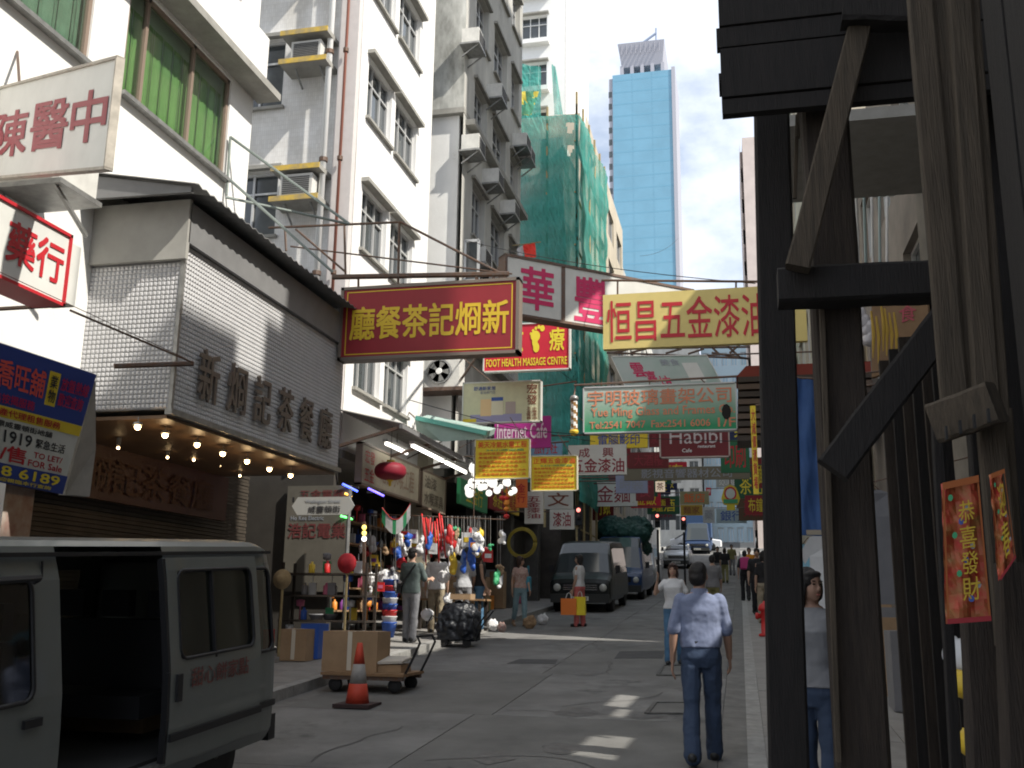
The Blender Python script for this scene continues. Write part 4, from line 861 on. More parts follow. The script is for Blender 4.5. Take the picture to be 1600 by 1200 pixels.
part(ft, 'footprint', T_yel, r_, kind='stuff')
Cq = rect_px(724, 599, 845, 658, 20.5); M_pale = mat('pale yellow advert', (0.62, 0.60, 0.40), 0.6, var=0.08)
r_ = sign('paint_advert', 'pale yellow advert sign picturing paint tins with brown vertical characters', Cq, M_pale, 0.1, S_white, 0.025, [('宏發', (0.82, 0.06, 0.95, 0.60), T_brown, dict(vertical=True, bold=0.02)), ('五金電器', (0.82, 0.64, 0.88, 0.95), T_brown, dict(vertical=True)), ('水喉漆油', (0.89, 0.64, 0.95, 0.95), T_brown, dict(vertical=True)), ('舒適新家居', (0.14, 0.10, 0.42, 0.20), T_blue), ('漆油專門店', (0.22, 0.22, 0.42, 0.29), T_grey)], rods=[(PY(724, 600, 20.6), (-6.4, 22.6, PY(724, 600, 20.6).z), 0.02), (PY(724, 560, 20.6), PY(770, 598, 20.6), 0.012)])
stripe(Cq, (0.10, 0.80, 0.76, 0.99), mat('lilac print', (0.32, 0.30, 0.48), 0.6), r_, 'advert_ground'); stripe(Cq, (0.23, 0.42, 0.37, 0.84), mat('tin orange', (0.75, 0.52, 0.28), 0.5), r_, 'tin_picture', 0.006); stripe(Cq, (0.37, 0.38, 0.52, 0.82), mat('tin cream', (0.70, 0.64, 0.48), 0.5), r_, 'tin_picture', 0.006); stripe(Cq, (0.37, 0.38, 0.52, 0.47), T_blue, r_, 'tin_lid', 0.008); stripe(Cq, (0.55, 0.5, 0.68, 0.8), mat('tin grey', (0.42, 0.34, 0.32), 0.5), r_, 'tin_picture', 0.006); stripe(Cq, (0.0, 0.90, 0.18, 0.98), S_yel2, r_, 'yellow_tab', 0.008)
Cq = rect_px(773, 652, 860, 699, 21.5)
sign('cafe_sign', 'magenta sign reading Internet Cafe', Cq, S_mag, 0.1, None, 0, [('Internet Cafe', (0.05, 0.22, 0.94, 0.70), mat('pale pink print', (0.80, 0.62, 0.75), 0.5), dict(bold=0.02)), ('上網中心', (0.35, 0.8, 0.75, 0.9), T_pink)], rods=[(PY(773, 655, 21.6), (-6.4, 22.8, PY(773, 655, 21.6).z), 0.02)])
for k, (x0, y0, x1, y1, Y, head, lab) in enumerate(((743, 687, 827, 747, 19.0, '美天冷氣水電工程', 'bright yellow sheet sign crammed with small red text, nearer and higher of two'), (830, 713, 902, 766, 20.0, '正輝五金漆油', 'duller yellow sheet sign with small text, lower right of its twin'))):
    Cq = rect_px(x0, y0, x1, y1, Y); tx = [(head, (0.05, 0.06, 0.95, 0.22), T_orr, B_)]
    rnd = random.Random(k); chars = '冷氣水喉電器安裝維修工程漆油五金潔具'
    for j in range(6): tx.append((''.join(rnd.choice(chars) for _ in range([11, 10, 12, 9, 12, 11][j])), (0.06, 0.33+j*0.105, 0.94 if j != 3 else 0.8, 0.40+j*0.105), T_orr))
    tx.append(('24小時服務', (0.2, 0.255, 0.9, 0.305), M_green))
    sign('yellow_notice', lab, Cq, S_yel2, 0.05, mat('pale sign rim', (0.7, 0.66, 0.5), 0.6), 0.02, tx, rods=[(PY(x0, y0, Y+0.05), (-6.4, 22.4, PY(x0, y0, Y).z+0.4), 0.012), (PY(x1-8, y0, Y+0.05), PY(x1-30, y0-35, Y+0.6), 0.01)])
Cq = rect_px(888, 696, 979, 741, 22.0)
sign('paint_shop_sign', 'greyish white sign with two rows of red characters beside the yellow notices', Cq, S_white, 0.1, None, 0, [('成　興', (0.18, 0.1, 0.78, 0.42), T_dred, dict(bold=0.01)), ('五金漆油', (0.05, 0.46, 0.96, 0.92), T_dred, dict(bold=0.02))], rods=[(PY(888, 690, 22.1), (-6.4, 24, PY(888, 690, 22.1).z+0.2), 0.02), (PY(970, 696, 22.1), PY(900, 650, 22.5), 0.012)])
# green glass-and-frames sign with vertical gradient
Cq = rect_px(912, 606, 1152, 671, 18.0)
mg = mat('green gradient sign', (0.1, 0.4, 0.25), 0.5); nt2 = mg.node_tree; tcn = nt2.nodes.new('ShaderNodeTexCoord'); spn = nt2.nodes.new('ShaderNodeSeparateXYZ'); rpn = nt2.nodes.new('ShaderNodeValToRGB')
nt2.links.new(tcn.outputs['Generated'], spn.inputs[0]); nt2.links.new(spn.outputs['Z'], rpn.inputs['Fac']); nt2.links.new(rpn.outputs['Color'], nt2.nodes['Principled BSDF'].inputs['Base Color'])
rpn.color_ramp.elements[0].position = 0.1; rpn.color_ramp.elements[0].color = (0.03, 0.30, 0.13, 1); rpn.color_ramp.elements[1].position = 0.9; rpn.color_ramp.elements[1].color = (0.50, 0.56, 0.50, 1)
r_ = sign('glass_shop_sign', 'green and white graded sign for a glass and frames shop', Cq, mg, 0.14, M_alu, 0.025, [('宇明玻璃畫架公司', (0.03, 0.08, 0.97, 0.42), T_or, dict(bold=0.015)), ('Yue Ming Glass and Frames Co.', (0.05, 0.46, 0.99, 0.70), T_or, dict(bold=0.02)), ('Tel:2541 7047', (0.04, 0.76, 0.41, 0.91), T_or, dict(bold=0.02)), ('Fax:2541 6006', (0.45, 0.76, 0.83, 0.91), T_or, dict(bold=0.02)), ('1/F', (0.88, 0.74, 0.99, 0.93), T_or, dict(bold=0.02))], rods=[(PY(897, 602, 18.1), PY(1150, 588, 18.1), 0.022), (PY(1150, 588, 18.1), (2.2, 18.1, PY(1150, 588, 18.1).z+0.1), 0.022), (PY(1015, 597, 18.1), PY(1015, 606, 18.1), 0.012), (PY(1095, 592, 18.1), PY(1110, 606, 18.1), 0.012)])
hl = MB(); disc(hl, Cq, 0.935, 0.62, 0.03, 0.17, 9, 0.012); part(hl, 'torn_hole', M_dark, r_)
# slanted pale green sign with pink characters
Cq = quad_px(((955, 557), (1104, 555), (1132, 606), (980, 610)), 23.0)
mb_ = mat('pale green sign', (0.30, 0.42, 0.36), 0.6, c2=(0.46, 0.5, 0.48), scale=0.8)
r_ = sign('slanted_sign', 'pale green slanted sign with magenta characters above the green glass shop sign', Cq, mb_, 0.1, S_white, 0.02, [('雲', (0.15, 0.2, 0.28, 0.62), T_pink, B_), ('嘉', (0.27, 0.45, 0.37, 0.78), T_pink, B_), ('坊', (0.38, 0.6, 0.5, 0.98), T_pink, B_), ('美食', (0.48, 0.1, 0.68, 0.3), T_grey)], rods=[(PY(1104, 555, 23.1), (2.2, 23.1, PY(1104, 555, 23).z), 0.02)])
stripe(Cq, (0.70, 0.22, 0.86, 0.78), S_white, r_, 'white_patch')
Cq = rect_px(1031, 668, 1140, 713, 22.0)
sign('maroon_sign', 'maroon sign with slanting pale script reading Habibi', Cq, S_mar, 0.12, mat('pale rim', (0.45, 0.38, 0.34), 0.5), 0.03, [('Habibi', (0.14, 0.06, 0.90, 0.56), mat('pale script', (0.55, 0.50, 0.50), 0.5), dict(bold=-0.01)), ('restaurant', (0.55, 0.62, 0.80, 0.70), T_white), ('Cafe', (0.32, 0.72, 0.46, 0.84), T_white)], rods=[(PY(1140, 668, 22.1), (2.2, 22.1, PY(1140, 668, 22.1).z), 0.02)])
# plain coloured boards farther along (kept as real boards with print)
far = [('yellow_blue_sign', 'yellow sign with blue arrow shapes under the green glass sign', (922, 676, 1012, 699), 25, S_yel2, '電腦影印', T_blue), ('dark_red_sign', 'dark red sign left of the maroon script sign', (1014, 672, 1030, 698), 25, S_mar, '茶', T_dred), ('long_maroon_sign', 'long low maroon sign behind the white paint shop sign', (982, 707, 1045, 731), 27, S_mar, '大酒樓', T_dred),
       ('dark_green_sign', 'dark green sign with red marks left of the yellow vertical banner', (1125, 688, 1172, 738), 27, mat('dark green sign', (0.02, 0.14, 0.06), 0.6), '印刷', T_red), ('olive_board', 'long olive grey awning board low across the street', (975, 731, 1172, 748), 29, mat('olive board', (0.19, 0.17, 0.12), 0.7), '影視音響器材公司', T_grey), ('pale_blue_sign', 'pale lilac sign just above the parked vans', (962, 743, 1012, 770), 31, mat('lilac board', (0.30, 0.33, 0.45), 0.6), '時裝', T_grey), ('small_maroon_sign', 'small maroon sign with white edge above the parked blue truck', (993, 748, 1022, 782), 33, S_mar, '食', T_dred),
       ('orange_sign', 'orange sign with darker characters hanging by the bulbs', (806, 748, 823, 793), 24, mat('orange sign', (0.72, 0.17, 0.04), 0.6), '金行', T_red), ('white_vertical_sign', 'tall white vertical sign with red characters below the yellow notices', (820, 768, 848, 818), 24.5, S_white, '五金漆油', T_dred), ('white_paint_sign', 'small white sign with two red characters right of the vertical one', (859, 796, 897, 827), 25.5, S_white, '漆油', T_dred), ('beige_sign', 'beige board with brown marks behind the vertical white sign', (850, 766, 895, 795), 27, S_white, '文', T_brown),
       ('lit_box_sign', 'small cream lit box sign in the shade up the street', (1024, 752, 1039, 768), 36, mat('cream lit box', (0.7, 0.55, 0.4), 0.5, emit=(1, 0.8, 0.6), estr=0.3), '茶', T_brown), ('olive_orange_sign', 'olive sign with orange centre far up the street', (1062, 768, 1108, 788), 48, mat('olive sign', (0.28, 0.26, 0.14), 0.6), '飯店', T_orr), ('ochre_sign', 'ochre sign below the olive and orange one', (1063, 789, 1098, 805), 50, mat('ochre sign', (0.45, 0.30, 0.04), 0.6), '麵家', T_brown), ('pale_grey_sign', 'pale grey sign beside the blue truck far up', (1098, 792, 1117, 817), 52, mat('pale grey board', (0.5, 0.53, 0.55), 0.6), '藥', T_grey), ('wide_blue_sign', 'wide pale blue grey sign under the yellow emblem sign', (1119, 795, 1167, 817), 54, mat('blue grey board', (0.36, 0.46, 0.5), 0.6), '銀行', T_blue), ('square_sign', 'grey sign reading SQUARE above the yellow emblem sign', (1119, 748, 1153, 761), 56, mat('grey board', (0.42, 0.45, 0.44), 0.6), 'SQUARE', T_white), ('red_tag_sign', 'tiny red sign far up the street', (1103, 762, 1111, 774), 50, S_crimson, '押', T_white), ('red_column_sign', 'narrow red sign right of the yellow emblem sign', (1153, 752, 1158, 772), 55, S_crimson, '酒', T_white), ('blue_cloth_sign', 'light blue sign behind the magenta cafe sign', (828, 690, 878, 712), 25, mat('light blue board', (0.20, 0.36, 0.50), 0.6), '旅行社', T_red)]
for nm, lab, bx, Y, m_, tx, tm in far:
    Cq = rect_px(*bx, Y); vert = (bx[3]-bx[1]) > (bx[2]-bx[0])*1.3; xs = -6.3 if Cq[0].x < -2.6 else 2.2
    e = Cq[0] if xs < 0 else Cq[1]
    sign(nm, lab, Cq, m_, 0.1, None, 0, [(tx, (0.14, 0.15, 0.86, 0.85), tm, dict(vertical=vert, bold=0.015))], rods=[(e+Vector((0, 0.05, -0.05)), Vector((xs, Y+0.05, e.z-0.05)), 0.02)])
# vertical yellow banner by the dark post, yellow emblem sign, barber pole
Cq = rect_px(1172, 634, 1186, 772, 13.5); sign('vertical_banner', 'narrow vertical yellow banner with red characters beside the dark post', Cq, S_yel2, 0.04, None, 0, [('大減價清貨場', (0.15, 0.03, 0.85, 0.95), T_red, dict(vertical=True, bold=0.02))], rods=[(Cq[1], Vector((2.2, 13.5, Cq[1].z+0.3)), 0.015)])
EM = thing('emblem_sign', 'yellow rimmed shield shaped sign with white disc hanging far up the street', 'sign', PY(1141, 800, 42))
Cq = rect_px(1126, 757, 1157, 797, 42); sh_ = MB(); sil = [(0.1, 0.3), (0.2, 0.12), (0.5, 0.0), (0.8, 0.12), (0.9, 0.3), (1, 0.55), (0.88, 0.78), (0.72, 0.8), (0.72, 1), (0.28, 1), (0.28, 0.8), (0.12, 0.78), (0, 0.55)]
sh_.slab([quadmap(Cq, u, v) for u, v in sil], (0, 0.12, 0)); part(sh_, 'panel', S_yel2, EM)
d_ = MB(); disc(d_, Cq, 0.5, 0.36, 0.33, 0.27); part(d_, 'red_ring', S_crimson, EM); d_ = MB(); disc(d_, Cq, 0.5, 0.36, 0.25, 0.2, 14, 0.02); part(d_, 'white_disc', S_white, EM); stripe(Cq, (0.12, 0.58, 0.88, 0.74), M_green, EM, 'green_band', 0.03); part(MB().tube([quadmap(Cq, 0.5, 0), quadmap(Cq, 0.5, 0)+Vector((0, 0.05, 0.8)), Vector((2.2, 42.05, quadmap(Cq, 0.5, 0).z+0.8))], 0.03, 6), 'hanger', M_steel, EM)
BP = thing('barber_pole', 'gold and white spiral barber pole left of the green glass shop sign', 'barber pole', PY(898, 676, 21))
a, b = PY(897, 626, 21), PY(898, 672, 21); rr = 0.075; nseg = 60
for k, m_ in enumerate((T_white, mat('brown gold stripe', (0.30, 0.16, 0.05), 0.4))):
    mb = MB(); H_ = a.z-b.z
    for i in range(nseg):
        for j in range(8):
            if (j+i//4) % 4 in ((0, 1) if k == 0 else (2, 3)):
                A0, A1 = 2*math.pi*j/8, 2*math.pi*(j+1)/8; z0_, z1_ = b.z+H_*i/nseg, b.z+H_*(i+1)/nseg; tw = 0.0
                mb.quad(*[(a.x+rr*math.cos(q_), 21+rr*math.sin(q_), z_) for q_, z_ in ((A0, z0_), (A1, z0_), (A1, z1_), (A0, z1_))])
    part(mb, 'white_spiral' if k == 0 else 'gold_spiral', m_, BP, kind='stuff')
part(MB().lathe((a.x, 21, a.z), [(0.09, 0), (0.1, 0.05), (0.08, 0.1), (0.03, 0.12)], 12), 'cap', M_galv, BP, True); part(MB().lathe((a.x, 21, b.z), [(0.03, -0.12), (0.07, -0.1), (0.1, -0.04), (0.09, 0)], 12), 'base', M_yellow, BP, True)
part(MB().tube([(a.x, 21, a.z+0.1), (a.x, 21.3, a.z+0.5), (-6.4, 23, a.z+0.6)], 0.02, 6), 'bracket', M_steel, BP)
# teal awning blade, lattice boom across the street, overhead wires
TA = thing('teal_awning', 'small teal folding awning jutting out above the bulb stall', 'awning', PY(700, 690, 19.8))
q = [PY(648, 654, 19.6), PY(758, 676, 19.2), PY(755, 686, 19.2), PY(690, 690, 19.4), PY(652, 682, 19.8)]
part(MB().slab(q, (0, 0.9, 0.25)), 'cloth', mat('pale teal cloth', (0.30, 0.40, 0.36), 0.8, var=0.1), TA); part(MB().bar(PY(650, 653, 19.55), PY(760, 677, 19.15), 0.09, 0.06), 'valance', mat('teal trim', (0.15, 0.48, 0.40), 0.6), TA); part(MB().tube([PY(690, 690, 19.5), (-7, 20.4, PY(690, 690, 19.5).z-0.2)], 0.015, 6).tube([PY(650, 654, 19.6), (-7, 20.4, PY(650, 654, 19.6).z+0.3)], 0.015, 6), 'arms', M_steel, TA)
LB = thing('lattice_boom', 'dark steel lattice boom crossing above the pale green slanted sign', 'bracket', PY(1090, 545, 26))
for a, b in (((948, 545), (1172, 542)), ((948, 551), (1172, 560)), ((1112, 551), (1172, 561)), ((1130, 534), (1158, 560)), ((1165, 530), (1140, 552)), ((960, 551), (985, 545)), ((985, 551), (1010, 545)), ((1040, 552), (1065, 545)), ((1075, 553), (1100, 545)), ((1112, 542), (1125, 555))): rod(a, b, 0.03, LB, 26)
WI = thing('overhead_wires', 'thin black wires strung across the street between the signs', 'wires', (-2, 20, 8))
for (a, Ya), (b, Yb) in ((((728, 376), 22), ((1180, 443), 15.5)), (((700, 660), 20), ((1180, 690), 21)), (((640, 625), 18), ((930, 690), 24)), (((745, 480), 22), ((960, 640), 26)), (((1000, 400), 40), ((1060, 372), 60)), (((940, 510), 24), ((1170, 540), 24))):
    p, q = PY(*a, Ya), PY(*b, Yb); pts = [p+(q-p)*t+Vector((0, 0, -0.25*4*t*(1-t)*(p-q).length*0.05)) for t in [i/10 for i in range(11)]]; part(MB().tube(pts, 0.008, 5), 'wire', M_black, WI)
# white arrow street sign on pole by the restaurant
AS = thing('direction_sign', 'white double pointed direction sign with faint lettering in front of the shutter', 'sign', G(505, 1020, KH))
Cq = rect_px(457, 777, 553, 804, 16.0); part(MB().slab([quadmap(Cq, u, v) for u, v in ((0.0, 0.5), (0.09, 0), (0.91, 0), (1.0, 0.5), (0.91, 1), (0.09, 1))], (0, 0.02, 0)), 'blade', mat('grey white enamel', (0.42, 0.42, 0.40), 0.4), AS)
stripe(Cq, (0.0, 0.0, 0.035, 0.3), M_black, AS, 'tip'); text_part('Wellington Street', Cq, (0.22, 0.14, 0.78, 0.38), T_grey, AS); text_part('威靈頓街', Cq, (0.27, 0.5, 0.78, 0.88), T_blk, AS)
pc = quadmap(Cq, 0.9, 0.5); part(MB().tube([(pc.x, 16.06, gz(16)+KH), (pc.x, 16.06, pc.z+0.3)], 0.035, 8), 'post', M_galv, AS)
Cq = rect_px(452, 760, 542, 925, 16.5); Cq[0].y = Cq[1].y = Cq[2].y = Cq[3].y = 16.45
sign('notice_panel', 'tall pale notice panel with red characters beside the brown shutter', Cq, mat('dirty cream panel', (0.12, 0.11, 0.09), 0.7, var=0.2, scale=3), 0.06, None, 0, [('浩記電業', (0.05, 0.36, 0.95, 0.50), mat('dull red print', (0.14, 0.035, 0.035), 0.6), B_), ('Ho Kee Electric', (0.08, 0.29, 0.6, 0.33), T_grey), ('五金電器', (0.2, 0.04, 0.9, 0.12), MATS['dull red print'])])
# small dark boards crowding the far street
rf_ = random.Random(21); fc_ = [S_mar, S_red, mat('deep green board', (0.02, 0.10, 0.05), 0.6), mat('navy board', (0.02, 0.03, 0.10), 0.6), S_yel2, mat('brown sign board', (0.12, 0.07, 0.04), 0.6), mat('slate board', (0.12, 0.13, 0.15), 0.6), S_white, S_crimson]
fn_ = ['maroon', 'red', 'deep green', 'navy', 'yellow', 'brown', 'slate', 'white', 'crimson']; ws_ = '茶金行藥酒店麵飯鞋布鐘錶'
for k in range(34):
    Y = 36+k*1.15; left = k % 3 != 0; i = rf_.randrange(9); wv = rf_.uniform(0.8, 2.0); hv = rf_.uniform(0.5, 1.3); xc = (-6.1+wv/2+rf_.uniform(0.1, 1.2)) if left else (1.9-wv/2-rf_.uniform(0.0, 0.8)); zc = gz(Y)+rf_.uniform(3.0, 6.5)
    Cq = [Vector((xc-wv/2, Y, zc+hv/2)), Vector((xc+wv/2, Y, zc+hv/2)), Vector((xc+wv/2, Y, zc-hv/2)), Vector((xc-wv/2, Y, zc-hv/2))]
    xs = -6.3 if left else 2.2; sign('far_sign', fn_[i]+' hanging sign reading '+ws_[k % 12]+ws_[(k*5+1+k//12) % 12]+' over the '+('left' if left else 'right')+' side of the far street, '+('nearer' if k < 17 else 'farther'), Cq, fc_[i], 0.1, None, 0, [(ws_[k % 12]+ws_[(k*5+1+k//12) % 12], (0.15, 0.15, 0.85, 0.85), T_yel if i in (0, 1, 2, 3, 8) else T_dred, dict(bold=0.01))], group='signs crowding the far street', rods=[(Cq[0 if left else 1], Vector((xs, Y, zc+hv/2+0.05)), 0.02)])

CLOUD = bpy.data.textures.new('wrinkle', 'CLOUDS'); CLOUD.noise_scale = 0.13; CLOUD.noise_depth = 2
def remeshed(mb, name, m, voxel, smooth=4, wrinkle=0.0):
    me = mb.mesh(name, m); ob = bpy.data.objects.new('r', me)
    md = ob.modifiers.new('r', 'REMESH'); md.mode = 'VOXEL'; md.voxel_size = voxel; md.use_smooth_shade = True
    sm_ = ob.modifiers.new('s', 'SMOOTH'); sm_.factor = 0.5; sm_.iterations = smooth
    if wrinkle:
        dp = ob.modifiers.new('d', 'DISPLACE'); dp.texture = CLOUD; dp.strength = wrinkle; dp.mid_level = 0.5
    out = evaluated_mesh(ob); out.name = name
    if not out.materials: out.materials.append(m)
    else: out.materials[0] = m
    return out
# ================================================================== VEHICLES
M_van = mat('silver grey van paint', (0.175, 0.19, 0.18), 0.33, 0.2, var=0.06, scale=3, coat=0.4, dirt=((0.20, 0.20, 0.19), 1.2, 0.66)); M_trim = mat('black trim', (0.02, 0.02, 0.022), 0.5); M_vglass = glass_mat('tinted vehicle glass', (0.30, 0.34, 0.32), 0)
M_dkvan = mat('dark green black paint', (0.010, 0.013, 0.012), 0.35, 0.0, coat=0.1, spec=0.3); M_bltruck = mat('blue truck paint', (0.02, 0.05, 0.14), 0.3, coat=0.4); M_chrome = mat('chrome', (0.6, 0.6, 0.6), 0.15, 1.0); M_head = mat('headlamp glass', (0.55, 0.55, 0.5), 0.1, spec=0.8); M_wind = mat('windscreen', (0.04, 0.05, 0.055), 0.06, spec=0.6)
M_tail = mat('tail lamp', (0.4, 0.02, 0.02), 0.2); M_plate = mat('number plate', (0.65, 0.65, 0.6), 0.5); M_rim = mat('wheel rim', (0.35, 0.35, 0.35), 0.35, 0.8); M_silver = mat('silver paint', (0.5, 0.52, 0.55), 0.3, 0.4, coat=0.4)
def shell(stations, hw, levels, classify):
    """stations (y, zb, zt, k): ring of points from level fractions; hw(z) half width; k narrows the ends. returns dict kind->MB"""
    rings = []
    for (y, zb, zt, k) in stations:
        pts = []
        for f in levels:
            z = zb+(zt-zb)*f if f <= 1 else zt; z = min(z, zt-0.10) if f <= 1 else z; pts.append((hw(z)*k, z))
        wt = hw(zt-0.1)*k; pts += [(wt-0.03, zt-0.045), (wt-0.10, zt-0.01), (wt*0.55, zt+0.012), (0, zt+0.018)]
        full = pts+[(-x, z) for x, z in pts[-2::-1]]; rings.append([(x, y, z) for x, z in full])
    out = {}; n = len(rings[0])
    for i in range(len(rings)-1):
        for j in range(n-1):
            q = [rings[i][j], rings[i][j+1], rings[i+1][j+1], rings[i+1][j]]; c = [sum(p[e] for p in q)/4 for e in range(3)]
            kd = classify(c, i, j)
            if kd: out.setdefault(kd, MB()).quad(*q)
    for i in (0, len(rings)-1): out['body'].add(rings[i], [tuple(range(n))])
    return out
def wheel(parent, x, y, r=0.32, w_=0.2):
    s_ = 1 if x > 0 else -1
    tr = link('wheel', MB().lathe((0, 0, 0), [(r*0.62, -w_/2), (r*0.95, -w_/2), (r, -w_*0.35), (r, w_*0.35), (r*0.95, w_/2), (r*0.62, w_/2)], 24, 'x').mesh('tyre', M_black, True), parent, (x, y, r))
    link('rim', MB().lathe((s_*(w_/2-0.015), 0, 0), [(r*0.63, -0.03*s_), (r*0.58, 0.01*s_), (r*0.3, -0.02*s_), (r*0.12, 0.015*s_)], 20, 'x').mesh('rim', M_rim, True), tr)
def lp(mb, name, m, parent, smooth=False, **k): return part(mb, name, m, parent, smooth, local=True, **k)
SLOPE = math.atan(S)
# ---- near van: rear at Y 8.05, front towards us
VN = thing('parked_van', 'silver grey van with its side door slid open, nearest vehicle on the left', 'van', (-4.65, 8.0, gz(8.0)), rot=(SLOPE, 0, 0))
def hwv(z):
    xs = [(0.28, 0.79), (0.38, 0.835), (0.6, 0.85), (1.0, 0.845), (1.7, 0.765), (1.8, 0.74), (2.0, 0.68)]
    return float(np.interp(z, [a for a, b in xs], [b for a, b in xs]))
lev = [0.0, 0.05, 0.155, 0.29, 0.43, 0.455, 0.47, 0.62, 0.80, 0.852]          # fractions of 0.28..1.88
zf = lambda f: 0.28+1.60*f
ysn = [0.0, -0.03, -0.10, -0.2, -0.36, -0.42, -1.0, -1.38, -1.62, -1.66, -2.2, -2.74, -2.78, -2.9, -2.98, -3.6, -4.1, -4.4, -4.6, -4.75]
stn = [(y, 0.30 if y > -0.05 else 0.28, 1.88-(0.10 if y == 0 else 0.035 if y == -0.03 else 0.012 if y == -0.1 else 0)-(0.0 if y > -4 else (-4-y)*0.9), 0.965 if y == 0 else 0.985 if y == -0.03 else 0.995 if y == -0.1 else 1) for y in ysn]
def cls(c, i, j):
    x, y, z = c; side = x > 0.6; left = x < -0.6
    if side and -2.76 < y < -1.64 and 0.40 < z < 1.74: return None          # door opening
    if side and -0.38 < y < -0.09 and 1.0 < z < 1.66: return 'quarter_window'
    if side and -4.1 < y < -2.96 and 1.0 < z < 1.66: return 'door_window'
    if left and 1.0 < z < 1.66 and (-1.4 < y < -0.40 or -2.75 < y < -1.65): return 'far_window'
    return 'body'
sh_ = shell(stn, hwv, lev, cls)
for kd, mb in sh_.items(): lp(mb, {'body': 'body'}.get(kd, kd), M_van if kd == 'body' else M_vglass, VN, kd == 'body')
# inner liner, floor, seats
lp(MB().box((-0.80, -3.3, 0.36), (0.78, -0.1, 0.44)), 'floor', mat('dark van floor', (0.05, 0.05, 0.05), 0.8), VN)
lp(MB().box((-0.79, -0.14, 0.44), (0.76, -0.10, 1.7)), 'rear_liner', mat('grey liner', (0.20, 0.20, 0.19), 0.8), VN)
lp(MB().box((-0.80, -3.2, 0.44), (-0.775, -0.12, 0.99)), 'side_liner', mat('grey liner', (0.20, 0.20, 0.19), 0.8), VN)
M_seat = mat('dark seat cloth', (0.035, 0.035, 0.04), 0.9)
for y in (-1.1, -2.95):
    seat = lp(MB().box((-0.7, y-0.25, 0.62), (0.45, y+0.25, 0.78)).box((-0.7, y+0.18, 0.78), (0.45, y+0.30, 1.28)), 'seat', M_seat, VN)
    for x in (-0.5, -0.1, 0.3): lp(MB().box((x-0.12, y+0.2, 1.30), (x+0.12, y+0.29, 1.50)), 'headrest', M_seat, seat)
lp(MB().box((-0.5, -0.9, 0.44), (0.2, -0.4, 0.85)), 'parcel', M_card, VN)
# roof gutters, pillar seams, sill
for s_ in (1, -1): lp(MB().box((s_*0.755-0.012, -4.2, 1.775), (s_*0.755+0.022, -0.06, 1.80)), 'gutter_rail', M_trim, VN)
lp(MB().box((0.80, -2.76, 0.385), (0.865, -1.64, 0.42)), 'sill_plate', M_galv, VN)
# slid door panel standing proud of the body side
def off_panel(y0, y1, z0, z1, o, hole=None, ny=6, nz=12, th=0.03):
    mb = MB(); Y_ = sorted({y0+(y1-y0)*i/ny for i in range(ny+1)} | ({hole[0], hole[1]} if hole else set())); Z_ = sorted({z0+(z1-z0)*i/nz for i in range(nz+1)} | ({hole[2], hole[3]} if hole else set()))
    for a, b in zip(Y_[:-1], Y_[1:]):
        for c, d in zip(Z_[:-1], Z_[1:]):
            ym, zm = (a+b)/2, (c+d)/2
            if hole and hole[0] < ym < hole[1] and hole[2] < zm < hole[3]: continue
            mb.quad(*[(hwv(z)+o, y, z) for y, z in ((a, c), (b, c), (b, d), (a, d))])
    for (p, q) in (((y0, z0), (y1, z0)), ((y0, z1), (y1, z1))): mb.quad(*[(hwv(z)+e, y, z) for (y, z), e in ((p, o), (q, o), (q, o-th), (p, o-th))])
    for y in (y0, y1):
        for c, d in zip(Z_[:-1], Z_[1:]): mb.quad((hwv(c)+o, y, c), (hwv(d)+o, y, d), (hwv(d)+o-th, y, d), (hwv(c)+o-th, y, c))
    return mb
DR = lp(off_panel(-1.70, -0.40, 0.40, 1.76, 0.055, (-1.57, -0.50, 1.07, 1.67)), 'sliding_door', M_van, VN)
def win_loop(y0, y1, z0, z1, o, r, mb, rad=0.07, fill=None):          # rubber seal with rounded corners; fill: body-coloured corner gussets
    pts = []
    for (cy, cz, a0) in ((y1-rad, z0+rad, -90), (y1-rad, z1-rad, 0), (y0+rad, z1-rad, 90), (y0+rad, z0+rad, 180)):
        arc = [(cy+rad*math.cos(R(a0+q*18)), cz+rad*math.sin(R(a0+q*18))) for q in range(6)]; pts += arc
        if fill is not None:
            kx = (cy+rad*1.02*(1 if a0 in (-90, 0) else -1), cz+rad*1.02*(1 if a0 in (0, 90) else -1)); fill.add([(hwv(z)+o-0.006, y, z) for y, z in [kx]+arc], [tuple(range(7))])
    P3 = [(hwv(z)+o, y, z) for y, z in pts+pts[:1]]
    dense = []
    for a_, b_ in zip(P3[:-1], P3[1:]):
        dense += [tuple(a_[i]+(b_[i]-a_[i])*t_ for i in range(2))+(a_[2]+(b_[2]-a_[2])*t_,) for t_ in (0, 0.5)]
    dense = [(hwv(z)+o, y, z) for _, y, z in dense+dense[:1]]; mb.tube(dense, r, 6); return mb
def seal(y0, y1, z0, z1, o, parent, r=0.014):
    sl, fl = MB(), MB(); win_loop(y0, y1, z0, z1, o, r, sl, 0.08, fl); lp(sl, 'window_seal', M_trim, parent, True); lp(fl, 'window_corner', M_van, parent, kind='stuff')
lp(off_panel(-1.57, -0.50, 1.07, 1.67, 0.035, None, 4, 6, 0.004), 'door_window', M_vglass, DR); seal(-1.57, -0.50, 1.07, 1.67, 0.052, DR)
ed = MB()
for a_, b_ in zip((0.42, 0.7, 1.0, 1.3, 1.6), (0.7, 1.0, 1.3, 1.6, 1.75)): ed.bar((hwv(a_)+0.03, -1.715, a_), (hwv(b_)+0.03, -1.715, b_), 0.045, 0.03)
lp(ed, 'door_edge', M_trim, DR, kind='stuff')
lp(MB().bar((hwv(1.04)+0.045, -1.1, 1.04), (hwv(1.66)+0.045, -1.1, 1.66), 0.03, 0.02), 'window_divider', M_trim, DR)
